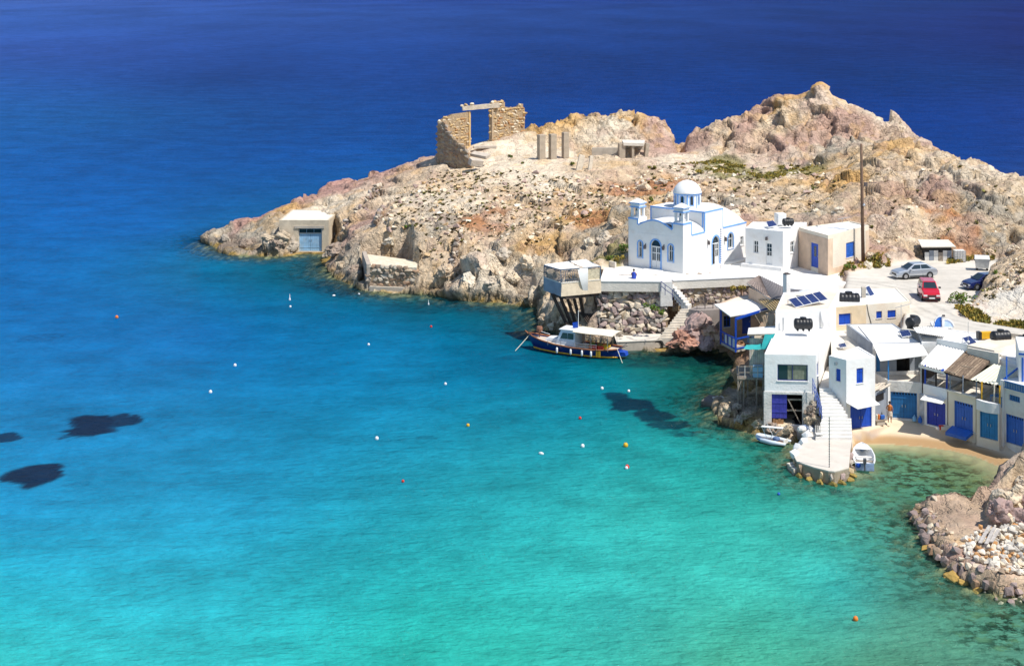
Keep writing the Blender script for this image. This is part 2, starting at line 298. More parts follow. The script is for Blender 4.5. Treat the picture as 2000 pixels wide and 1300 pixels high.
# ---- colour of the rock itself
CREAM, PALE, PINK, OCHRE, GREY, RUST, SAND, ROAD, GRASS = (.72,.55,.37), (.82,.69,.52), (.56,.37,.29), (.68,.42,.17), (.47,.41,.32), (.56,.27,.13), (.80,.65,.46), (.66,.61,.53), (.20,.20,.05); CHALK = (.84, .79, .70); PINKR = (.54, .31, .26); FAWN = (.62, .45, .32)
CC = [(430,440,216,GREY),(470,420,218,PINKR),(520,470,212,GREY),(540,412,219,OCHRE),(600,385,228,PINK),(700,350,234,PINK),(780,325,238,PINK),(640,400,215,PALE),(680,430,208,CREAM),(690,530,188,GREY),(730,430,200,PINK),(780,430,195,CREAM),(770,480,187,PALE),(840,360,212,CREAM),(800,400,203,PALE),(860,440,192,GREY),
 (900,400,199,PALE),(900,470,186,CREAM),(930,430,191,RUST),(900,540,179,PALE),(960,510,180,PALE),(1000,560,175,PALE),(1040,500,178,PALE),(850,540,180,CREAM),(1060,470,181,OCHRE),(1100,440,186,OCHRE),(1050,440,186,CREAM),(1000,380,203,CREAM),(1060,360,206,PALE),(1000,320,218,PALE),(1075,305,223,PALE),(960,290,227,PALE),
 (1080,245,236,OCHRE),(1150,228,239,OCHRE),(1200,235,237,PALE),(1190,260,233,PALE),(1240,225,239,OCHRE),(1290,260,236,PINK),(1300,290,230,PINK),(1150,280,231,CREAM),(1170,320,217,CREAM),(1260,370,202,RUST),(1290,355,207,RUST),(1330,320,222,PALE),(1240,340,212,CREAM),(1180,450,180,GREY),(1150,430,186,RUST),(1200,400,194,CREAM),(1310,395,192,OCHRE),(1360,380,192,CREAM),(1420,400,186,GREY),(1440,430,178,PINK),(1380,340,214,PALE),(1460,350,206,CREAM),
 (1350,270,233,PINK),(1400,260,234,CREAM),(1450,260,232,PINK),(1500,250,231,CREAM),(1530,210,236,OCHRE),(1500,195,238,PINK),(1600,190,237,OCHRE),(1600,230,233,PINK),(1650,240,231,PINK),(1560,290,224,PINK),(1620,300,221,GREY),(1720,240,238,PALE),(1780,270,236,PINK),(1690,300,210,OCHRE),(1660,350,196,OCHRE),(1720,330,198,CREAM),(1650,400,182,CREAM),(1700,420,177,PINK),(1720,480,167,PINK),(1760,430,176,CREAM),(1760,480,170,CREAM),(1830,380,187,PINK),(1850,330,197,CREAM),(1830,440,177,RUST),(1870,470,172,RUST),(1880,350,191,PALE),(1900,400,182,GREY),(1950,420,178,GREY),(1970,380,183,CREAM),(1990,460,173,GREY),(1930,480,172,GREY),(1960,450,175,CREAM),
 (1580,395,188,CREAM),(1540,410,185,CREAM),(1600,420,181,GREY),(1480,420,182,CREAM),(1950,530,147,CREAM),(1910,570,145,CREAM),(2000,520,148,CREAM),(1990,580,141,PALE),(1940,610,141,PALE),
 (1330,660,153,RUST),(1380,650,152,RUST),(1350,630,154,GREY),(1150,600,158,CREAM),(1250,610,156,GREY),(1440,810,130,GREY),(1470,820,128,OCHRE),(1960,960,109,PINK),(1985,990,107,CREAM),(1900,1040,101,CREAM),(1830,1080,98,PINK),(1950,1140,93,CREAM),(1850,1010,104,FAWN),(1960,1080,97,PALE),(560,387,227,PINKR),(640,366,231,PINKR),(720,346,235,PINKR),(500,402,221,PINKR),(600,382,229,PINKR),(680,358,233,PINKR),(1945,600,141.5,CHALK),(2000,600,141,CHALK),(1975,575,142.5,CHALK),(1925,608,141,CHALK),(2030,590,141,CHALK)]
cpp = np.array([P(a, b, c)[:2] for a, b, c, d in CC]); cvv = np.array([d for *_, d in CC])
cnum = np.zeros((len(X), 3)); cden = np.zeros(len(X))
jx = X + 2.2 * wx; jy = Y + 2.2 * wy
for (ax, ay), c in zip(cpp, cvv):
    ww = 1.0 / (((jx - ax) ** 2 + ((jy - ay) * 0.75) ** 2) + 0.8) ** 2.2; cnum += ww[:, None] * c; cden += ww
colr = cnum / cden[:, None]
p2r = np.stack([X, Y, np.zeros_like(X)], 1); n1 = fbm(V / 2.2, 4, 101); n2 = fbm(V / 6.0, 3, 111); n3 = fbm(V / 0.8, 3, 121)
def lerp(c, t, w): return c * (1 - w[:, None]) + np.asarray(t) * w[:, None]
colr = lerp(colr, PALE, smooth01((n2 - 0.10) / 0.25) * 0.55); colr = lerp(colr, OCHRE, smooth01((n1 - 0.16) / 0.22) * 0.40); colr = lerp(colr, PINK, smooth01((-n1 - 0.16) / 0.22) * 0.40)
cellv = np.zeros(len(X)); cellv[near] = c2 - 0.5
colr *= (1 + 0.16 * n3 + 0.16 * cellv)[:, None]
zz = V[:, 2]
rocky = smooth01(amp * 2.0) * (dsw > 0)
tide = smooth01(1 - (zz + 0.2 * n3 * 3) / 0.55) * (dsw > 0) * (1 - beach) * (1 - slab * 0.6); wet = smooth01(1 - np.abs(zz - 0.85 + 0.5 * n1) / 0.5) * (dsw > 0) * (1 - beach) * (1 - slab * 0.5)
colr = lerp(colr, (.17, .13, .10), wet * 0.65); colr = lerp(colr, (.42, .27, .06), tide * 0.9)
colr = lerp(colr, SAND, beach * (dsw > -1) * (1 - built)); colr = lerp(colr, (.40, .23, .09), beach * smooth01((0.40 - zz) / 0.20) * 0.85)
colr = lerp(colr, ROAD, smooth01(builtk * 2 - 0.7) * (zz > 5)); rdv = fbm(p2r / np.array([6.0, 1.5, 1]), 4, 161) * .16 + fbm(p2r / .7, 3, 163) * .10; colr = np.where((builtk > .5)[:, None] & (zz > 5)[:, None], colr * (1 + rdv)[:, None], colr); colr = lerp(colr, SAND, smooth01(builtk * 2 - 0.8) * (zz < 2) * (zz > 0)); colr = lerp(colr, (.40,.31,.27), steep * 0.7)
bedcol = np.array((.40, .36, .18)) * (1 + 0.5 * n3)[:, None]; bedcol = lerp(bedcol, (.06, .07, .045), smooth01((0.28 - gb) / 0.2) * 0.85); bedcol = lerp(bedcol, (.60, .50, .30), bsoft * (.75 + .25 * n1))
colr = np.where((dsw > 0)[:, None], colr, bedcol)
trk = [G(a, b, 6.4) for a, b in [(2080, 665), (1950, 636), (1850, 615), (1795, 590), (1762, 568), (1700, 556), (1630, 548)]]; dmin = np.full(len(X), 99.0)
for k in range(len(trk) - 1):
    ax, ay, bx, by = trk[k].x, trk[k].y, trk[k + 1].x, trk[k + 1].y; t_ = np.clip(((X - ax) * (bx - ax) + (Y - ay) * (by - ay)) / ((bx - ax) ** 2 + (by - ay) ** 2), 0, 1); dmin = np.minimum(dmin, np.hypot(X - ax - t_ * (bx - ax), Y - ay - t_ * (by - ay)))
ttr = (smooth01(1 - np.abs(dmin - .75 - .12 * wy) / .38) + .7 * smooth01(1 - np.abs(dmin - 2.1 - .2 * wx) / .35)) * (builtk > .5) * (zz > 5); colr = colr * (1 - .17 * ttr * (.6 + .8 * (n3 > -.1)))[:, None]
# ochre-green grass flats
for px, py, yy, rx, ry in [(1420,330,219,3.6,5),(1530,352,208,4.5,3.2),(1560,340,214,4.5,5),(1470,345,212,6,2.2),(1200,495,168,2.2,5)]:
    c = P(px, py, yy); d = np.sqrt(((jx - c.x) / rx) ** 2 + ((jy - c.y) / ry) ** 2); colr = lerp(colr, (.26, .235, .075), smooth01((1.1 - d) / 0.4 + n1) * 0.8 * smooth01((1.4 - d) / 0.3))
colr = np.clip(colr * 0.92, 0.02, 0.85)
m, nt, n, l, b = newmat('rock_and_soil'); b.inputs['Roughness'].default_value = 0.95; b.inputs['Specular IOR Level'].default_value = 0.15
a = nattr(n, 'tint'); ar = nattr(n, 'rockiness'); tc = n.new('ShaderNodeTexCoord')
def noise(sc, det=6, rg=0.6):
    x = n.new('ShaderNodeTexNoise'); x.inputs['Scale'].default_value = sc; x.inputs['Detail'].default_value = det; x.inputs['Roughness'].default_value = rg
    l.new(tc.outputs['Object'], x.inputs['Vector']); return x
nA = noise(1.3); nB = noise(6.0, 5)
mrA = n.new('ShaderNodeMapRange'); mrA.inputs[1].default_value = .3; mrA.inputs[2].default_value = .7; mrA.inputs[3].default_value = .82; mrA.inputs[4].default_value = 1.14; l.new(nA.outputs['Fac'], mrA.inputs[0])
mrB = n.new('ShaderNodeMapRange'); mrB.inputs[1].default_value = .35; mrB.inputs[2].default_value = .65; mrB.inputs[3].default_value = .84; mrB.inputs[4].default_value = 1.10; l.new(nB.outputs['Fac'], mrB.inputs[0])
mm = n.new('ShaderNodeMath'); mm.operation = 'MULTIPLY'; l.new(mrA.outputs[0], mm.inputs[0]); l.new(mrB.outputs[0], mm.inputs[1])
lm = n.new('ShaderNodeMix'); lm.data_type = 'FLOAT'; lm.inputs[2].default_value = 0.97; l.new(ar.outputs['Fac'], lm.inputs[0]); l.new(mm.outputs[0], lm.inputs[3])
mx = n.new('ShaderNodeMix'); mx.data_type = 'RGBA'; mx.blend_type = 'MULTIPLY'; mx.inputs[0].default_value = 1; l.new(a.outputs['Color'], mx.inputs[6]); l.new(lm.outputs[0], mx.inputs[7])
l.new(mx.outputs[2], b.inputs['Base Color'])
nC = noise(2.2, 8, 0.65); vo = n.new('ShaderNodeTexVoronoi'); vo.inputs['Scale'].default_value = 1.6; vo.feature = 'F1'; l.new(tc.outputs['Object'], vo.inputs['Vector'])
ad = n.new('ShaderNodeMath'); ad.operation = 'MULTIPLY_ADD'; ad.inputs[1].default_value = -0.35; l.new(vo.outputs['Distance'], ad.inputs[0]); l.new(nC.outputs['Fac'], ad.inputs[2])
ve = n.new('ShaderNodeTexVoronoi'); ve.feature = 'DISTANCE_TO_EDGE'; ve.inputs['Scale'].default_value = 0.42
wv = noise(0.7, 4); wm_ = n.new('ShaderNodeMix'); wm_.data_type = 'VECTOR'; wm_.inputs[0].default_value = 0.45; l.new(tc.outputs['Object'], wm_.inputs[4]); l.new(wv.outputs['Color'], wm_.inputs[5])
vs_ = n.new('ShaderNodeVectorMath'); vs_.operation = 'MULTIPLY_ADD'; vs_.inputs[1].default_value = (3.2, 3.2, 3.2); l.new(wv.outputs['Color'], vs_.inputs[0]); l.new(tc.outputs['Object'], vs_.inputs[2]); l.new(vs_.outputs[0], ve.inputs['Vector'])
er = n.new('ShaderNodeMapRange'); er.inputs[1].default_value = 0.0; er.inputs[2].default_value = 0.07; er.inputs[3].default_value = -0.34; er.inputs[4].default_value = 0.0; l.new(ve.outputs['Distance'], er.inputs[0])
ad2 = n.new('ShaderNodeMath'); ad2.operation = 'ADD'; l.new(ad.outputs[0], ad2.inputs[0]); l.new(er.outputs[0], ad2.inputs[1]); ad = ad2
bp = n.new('ShaderNodeBump'); bp.inputs['Distance'].default_value = 0.45
bs = n.new('ShaderNodeMapRange'); bs.inputs[3].default_value = 0.10; bs.inputs[4].default_value = 1.0; l.new(ar.outputs['Fac'], bs.inputs[0]); l.new(bs.outputs[0], bp.inputs['Strength'])
l.new(ad.outputs[0], bp.inputs['Height']); l.new(bp.outputs[0], b.inputs['Normal'])
ROCK = m
keep = (hgt > -2.6)
head, used = grid_mesh('headland', V, NX, NY, keep, ROCK, smooth=True); head['kind'] = 'structure'
vattr(head, 'tint', colr[used]); vattr(head, 'rockiness', np.where(dsw > 0, np.clip((1 - builtk) * (1 - beach) * (0.45 + amp), 0, 1), 0.8 * (1 - beach))[used])
del p2, pp, pr, pw
# deep sea bed, so the water has a floor everywhere
mb_ = bpy.data.meshes.new('sea_bed'); mb_.from_pydata([(-3000, -200, -12), (3000, -200, -12), (3000, 9000, -12), (-3000, 9000, -12)], [], [(0, 1, 2, 3)])
mb_.materials.append(mat('sea_bed_sand', (.35, .36, .25), 0.9)); sb = bpy.data.objects.new('sea_bed', mb_); COL.objects.link(sb); sb['kind'] = 'structure'
# ------------------------------------------------------------------ sea
WC = [(0,0,(62,98,186)),(500,0,(44,82,172)),(1000,0,(30,66,154)),(1900,0,(20,52,128)),(300,160,(26,72,150)),(0,100,(50,90,180)),(600,100,(30,76,162)),(1000,150,(18,60,136)),(1900,150,(12,52,124)),(200,230,(20,86,160)),(600,220,(18,76,156)),(100,330,(12,90,172)),(600,300,(10,82,166)),(1300,200,(12,62,146)),(1900,320,(10,66,150)),
 (0,470,(8,96,172)),(300,450,(8,96,172)),(430,520,(8,112,160)),(0,600,(10,106,180)),(400,650,(14,116,190)),(700,620,(4,116,168)),(560,530,(8,108,140)),(800,660,(6,120,172)),(1000,630,(2,104,132)),(800,590,(6,100,124)),(1000,720,(2,116,158)),(1200,750,(10,130,150)),(1350,730,(18,108,104)),(1250,700,(10,104,104)),(1420,760,(24,100,96)),
 (0,800,(24,126,190)),(400,850,(26,140,195)),(800,800,(20,140,186)),(1100,820,(24,150,176)),(1350,880,(40,166,164)),(1480,920,(46,160,146)),(1250,800,(18,138,150)),(0,1000,(30,146,190)),(500,1000,(35,156,190)),(900,950,(38,166,182)),(1200,1000,(56,184,178)),(1500,1050,(68,190,174)),(1650,1000,(74,168,150)),(0,1200,(44,180,190)),(400,1200,(48,182,192)),(0,1300,(58,194,190)),(500,1290,(54,195,194)),(800,1250,(50,194,180)),(1200,1200,(66,194,182)),(1000,1290,(60,198,178)),(1500,1250,(80,188,160)),(1640,1150,(70,186,174)),(1750,1200,(86,160,138)),(1950,1250,(96,155,128)),(1900,940,(122,154,112)),(1800,960,(96,160,130)),(1720,980,(84,165,140)),(1400,1300,(80,180,150)),(1700,1300,(90,160,130)),(2100,1100,(96,155,128)),(2000,1320,(96,150,125)),(-200,1400,(60,196,190)),(1000,1500,(70,200,180)),(2200,1500,(96,150,125))]
def wpos(px, py): return ((px - 1000) / 1000.0, np.log(F * H / (py - YH) ) * 1.6)
wfit = rbf_fit([wpos(a, b) for a, b, c in WC], [s2l(c) for *_, c in WC], 0.02)
def grade(a, b, s, far, r=1.12):
    o = list(np.arange(a, b, s)); st = s
    while o[-1] < far: st = min(st * r, 260); o.append(o[-1] + st)
    return np.array(o)
wxr = grade(-52, 58, 0.4, 2600); wxl = -grade(52, 53, 0.4, 2600); wxs = np.concatenate([wxl[::-1], wxr]); wxs = np.unique(wxs)
wys = np.concatenate([np.arange(20, 82, 2.0), grade(82, 236, 0.4, 7000, 1.05)])
WX, WY = np.meshgrid(wxs, wys); wX = WX.ravel(); wY = WY.ravel()
Yc = np.maximum(wY, 60); pX = 1000 + F * wX / Yc; pY = YH + F * H / Yc
wcol = wfit(np.clip((pX - 1000) / 1000, -1.6, 1.6), np.log(np.clip(F * H / (pY - YH), 70, 2300)) * 1.6)
wcol = np.clip(wcol, 0.0005, 0.8)
wp = np.stack([wX, wY, np.zeros_like(wX)], 1)
nearw = (wX > -60) & (wX < 90) & (wY < 280)
ds = np.full(len(wX), -60.0); ds[nearw] = sdist(wX[nearw], wY[nearw], shore)
off = -ds
wn1 = np.zeros(len(wX)); wn1[nearw] = fbm(wp[nearw] / 4.0, 4, 131); wn2 = np.zeros(len(wX)); wn2[nearw] = fbm(wp[nearw] / 1.3, 3, 141)
# weed meadows on the bed, dark under the water
weed = np.zeros(len(wX))
for px, py, rx, ry, s in [(185,828,70,24,1),(255,818,46,13,.95),(75,926,62,23,1),(-5,856,40,10,.9),(60,834,60,8,.35),(1212,772,34,12,.85),(1240,790,44,14,.9),(1272,812,44,12,.85),(1305,830,40,9,.8),(1335,846,36,7,.6),(700,560,120,16,.5),(80,660,50,8,.45),(1640,965,30,8,.5),(480,540,110,14,.35),(800,712,70,8,.30),(1000,820,60,8,.25),(825,856,34,5,.5),(1075,795,24,6,.4),(1010,795,40,6,.35),(690,560,50,8,.4),(130,800,50,6,.3),(330,812,20,5,.4),(160,945,30,6,.4),(420,735,40,5,.2),(1380,885,50,8,.3),(1150,700,60,10,.35),(930,650,70,10,.3),(560,770,90,7,.2),(860,600,160,12,.45),(1320,700,120,20,.5),(1080,700,100,12,.45),(540,225,0,0,0),(200,310,0,0,0)]:
    if not s: continue
    c = G(px, py); ax = rx * c.y / F; ay = ry * c.y / (py - YH)
    d = np.sqrt(((wX - c.x + 1.5 * wn1 * ax * .5 + .5 * wn2 * ax * .5) / ax) ** 2 + ((wY - c.y + (wn2 * .8 + wn1) * ay * .5) / ay) ** 2); weed = np.maximum(weed, s * smooth01((1.15 - d) / 0.35))
rk = smooth01((wX - 22 + 5 * wn1) / 7) * smooth01((128 - wY) / 8); rk2 = smooth01(1 - off / 9.0) * 0.8
bedrock = np.maximum(rk, rk2)
depth = np.full(len(wX), 9.0)
bz = hfit  # (bed depth comes from the same rule as the relief)
d_out = np.maximum(off + wn1 * 0.8, 0); depth = np.where(rk > 0.4, 0.16 * d_out + 0.010 * d_out ** 2, 0.30 * d_out + 0.02 * d_out ** 2)
db = np.full(len(wX), -50.0); db[nearw] = sdist(wX[nearw], wY[nearw], beachpoly)
depth = depth * (1 - 0.6 * smooth01((db + 9) / 9))
clear = np.exp(-np.maximum(depth, 0) * 1.15) * 0.92 * (1 - .65 * rk * smooth01(depth / .25))
m, nt, n, l, b = newmat('sea_water'); WATER = m
a = nattr(n, 'water_tint'); aw = nattr(n, 'weed'); ab = nattr(n, 'bed_rock'); ac = nattr(n, 'clearness'); tc = n.new('ShaderNodeTexCoord')
b.inputs['Roughness'].default_value = 0.12; b.inputs['IOR'].default_value = 1.33; b.inputs['Specular IOR Level'].default_value = 0.16
vo = n.new('ShaderNodeTexVoronoi'); vo.inputs['Scale'].default_value = 0.55; vo.inputs['Randomness'].default_value = 1; l.new(tc.outputs['Object'], vo.inputs['Vector'])
nz = noise(1.15, 8, 0.7); ns = noise(3.0, 4)
mr = n.new('ShaderNodeMapRange'); mr.inputs[1].default_value = .47; mr.inputs[2].default_value = .545; l.new(nz.outputs['Fac'], mr.inputs[0])
mu = n.new('ShaderNodeMath'); mu.operation = 'MULTIPLY'; l.new(mr.outputs[0], mu.inputs[0]); l.new(ab.outputs['Fac'], mu.inputs[1])
m1 = n.new('ShaderNodeMath'); m1.operation = 'MULTIPLY'; m1.inputs[1].default_value = 0.95; l.new(mu.outputs[0], m1.inputs[0])
nd = noise(1.1, 3); vm = n.new('ShaderNodeMix'); vm.data_type = 'VECTOR'; vm.inputs[0].default_value = 0.35; l.new(tc.outputs['Object'], vm.inputs[4]); l.new(nd.outputs['Color'], vm.inputs[5]); l.new(vm.outputs[1], vo.inputs['Vector']); vo.inputs['Scale'].default_value = 1.3
vr = n.new('ShaderNodeMapRange'); vr.inputs[1].default_value = .22; vr.inputs[2].default_value = .50; vr.inputs[3].default_value = 1.0; vr.inputs[4].default_value = 0.0; l.new(vo.outputs['Distance'], vr.inputs[0])
sg = n.new('ShaderNodeMix'); sg.data_type = 'RGBA'; sg.inputs[6].default_value = (.10, .14, .12, 1); sg.inputs[7].default_value = (1.0, .80, .58, 1); l.new(vr.outputs[0], sg.inputs[0])
dk = n.new('ShaderNodeMix'); dk.data_type = 'RGBA'; dk.blend_type = 'MULTIPLY'; l.new(sg.outputs[2], dk.inputs[7]); l.new(m1.outputs[0], dk.inputs[0]); l.new(a.outputs['Color'], dk.inputs[6])
we = n.new('ShaderNodeMix'); we.data_type = 'RGBA'; we.inputs[7].default_value = (.003, .012, .040, 1)
wf = n.new('ShaderNodeMath'); wf.operation = 'MULTIPLY_ADD'; wf.inputs[1].default_value = 1.3; l.new(nz.outputs['Fac'], wf.inputs[0]); l.new(aw.outputs['Fac'], wf.inputs[2])
wr_ = n.new('ShaderNodeMapRange'); wr_.inputs[1].default_value = .72; wr_.inputs[2].default_value = 1.36; l.new(wf.outputs[0], wr_.inputs[0])
wm0 = n.new('ShaderNodeMath'); wm0.operation = 'MULTIPLY'; l.new(aw.outputs['Fac'], wm0.inputs[0]); l.new(wr_.outputs[0], wm0.inputs[1])
wm = n.new('ShaderNodeMath'); wm.operation = 'MULTIPLY'; wm.inputs[1].default_value = 0.96; l.new(wm0.outputs[0], wm.inputs[0]); l.new(wm.outputs[0], we.inputs[0]); l.new(dk.outputs[2], we.inputs[6])
# wind streaks, far patches of weed and depth; then wave light and dark as colour
mp = n.new('ShaderNodeMapping'); mp.inputs['Scale'].default_value = (0.012, 0.0045, 1); mp.inputs['Rotation'].default_value = (0, 0, 0.25); l.new(tc.outputs['Object'], mp.inputs['Vector'])
nf = n.new('ShaderNodeTexNoise'); nf.inputs['Scale'].default_value = 1.0; nf.inputs['Detail'].default_value = 5; l.new(mp.outputs[0], nf.inputs['Vector'])
mf = n.new('ShaderNodeMapRange'); mf.inputs[1].default_value = .36; mf.inputs[2].default_value = .64; mf.inputs[3].default_value = .84; mf.inputs[4].default_value = 1.12; l.new(nf.outputs['Fac'], mf.inputs[0])
st = n.new('ShaderNodeMix'); st.data_type = 'RGBA'; st.blend_type = 'MULTIPLY'; st.inputs[0].default_value = 1; l.new(we.outputs[2], st.inputs[6]); l.new(mf.outputs[0], st.inputs[7])
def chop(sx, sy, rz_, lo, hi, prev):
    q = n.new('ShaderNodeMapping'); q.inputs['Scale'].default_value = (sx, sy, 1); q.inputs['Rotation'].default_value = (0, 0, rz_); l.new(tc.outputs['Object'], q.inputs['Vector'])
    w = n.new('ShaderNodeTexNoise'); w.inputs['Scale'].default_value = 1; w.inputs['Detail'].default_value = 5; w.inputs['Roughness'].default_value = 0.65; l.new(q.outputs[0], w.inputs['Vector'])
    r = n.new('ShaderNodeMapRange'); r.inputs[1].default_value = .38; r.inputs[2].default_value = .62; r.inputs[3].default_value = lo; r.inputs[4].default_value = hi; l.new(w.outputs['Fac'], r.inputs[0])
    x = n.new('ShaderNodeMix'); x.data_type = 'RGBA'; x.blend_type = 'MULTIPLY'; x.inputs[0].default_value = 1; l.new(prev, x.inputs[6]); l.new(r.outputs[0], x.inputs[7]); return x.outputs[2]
rip_shade = chop(.10, .13, .12, .86, 1.12, chop(.32, .34, -.2, .92, 1.08, chop(1.1, 1.3, .3, .95, 1.05, st.outputs[2])))  # lighter and darker wave facets painted into the water colour by noise
l.new(rip_shade, b.inputs['Base Color'])
# ripples: chop at three sizes, running along the wind
def wave(sx, sy, rotz, det):
    q = n.new('ShaderNodeMapping'); q.inputs['Scale'].default_value = (sx, sy, 1); q.inputs['Rotation'].default_value = (0, 0, rotz); l.new(tc.outputs['Object'], q.inputs['Vector'])
    w = n.new('ShaderNodeTexNoise'); w.inputs['Scale'].default_value = 1; w.inputs['Detail'].default_value = det; w.inputs['Roughness'].default_value = 0.6; l.new(q.outputs[0], w.inputs['Vector']); return w
w1 = wave(1.0, 2.0, 0.2, 6); w2 = wave(0.13, 0.30, -0.15, 5)
sm = n.new('ShaderNodeMath'); sm.operation = 'MULTIPLY_ADD'; sm.inputs[1].default_value = 2.2; l.new(w2.outputs['Fac'], sm.inputs[0]); l.new(w1.outputs['Fac'], sm.inputs[2])
bp = n.new('ShaderNodeBump'); bp.inputs['Strength'].default_value = 1.0; bp.inputs['Distance'].default_value = 0.45; l.new(sm.outputs[0], bp.inputs['Height']); l.new(bp.outputs[0], b.inputs['Normal'])
tr = n.new('ShaderNodeBsdfTransparent'); tr.inputs['Color'].default_value = (.92, .98, .95, 1)
df = n.new('ShaderNodeBsdfDiffuse'); l.new(rip_shade, df.inputs['Color']); l.new(bp.outputs[0], df.inputs['Normal'])
gl = n.new('ShaderNodeBsdfGlossy'); gl.inputs['Roughness'].default_value = 0.10; l.new(bp.outputs[0], gl.inputs['Normal'])
fr = n.new('ShaderNodeFresnel'); fr.inputs['IOR'].default_value = 1.33; l.new(bp.outputs[0], fr.inputs['Normal'])
fm = n.new('ShaderNodeMath'); fm.operation = 'MULTIPLY'; fm.inputs[1].default_value = 0.22; l.new(fr.outputs[0], fm.inputs[0])
fc = n.new('ShaderNodeMath'); fc.operation = 'MINIMUM'; fc.inputs[1].default_value = 0.055; l.new(fm.outputs[0], fc.inputs[0])
wmx = n.new('ShaderNodeMixShader'); l.new(fc.outputs[0], wmx.inputs[0]); l.new(df.outputs[0], wmx.inputs[1]); l.new(gl.outputs[0], wmx.inputs[2])
ms = n.new('ShaderNodeMixShader'); l.new(ac.outputs['Fac'], ms.inputs[0]); l.new(wmx.outputs[0], ms.inputs[1]); l.new(tr.outputs[0], ms.inputs[2])
l.new(ms.outputs[0], n['Material Output'].inputs['Surface'])
sea, used = grid_mesh('sea', wp, len(wxs), len(wys), None, WATER); sea['kind'] = 'structure'
vattr(sea, 'water_tint', wcol * (np.array([0.74, 0.76, 0.69]) + smooth01((135 - wY) / 40)[:, None] * np.array([-.03, .03, .11])) * (1 - .10 * smooth01((wX + 5) / -18) * smooth01((wY - 105) / 12) * smooth01((215 - wY) / 40))[:, None] * (1 - .14 * smooth01((np.maximum(wY, 60) - 250) / 500))[:, None]); vattr(sea, 'weed', weed); vattr(sea, 'bed_rock', bedrock); vattr(sea, 'clearness', clear)
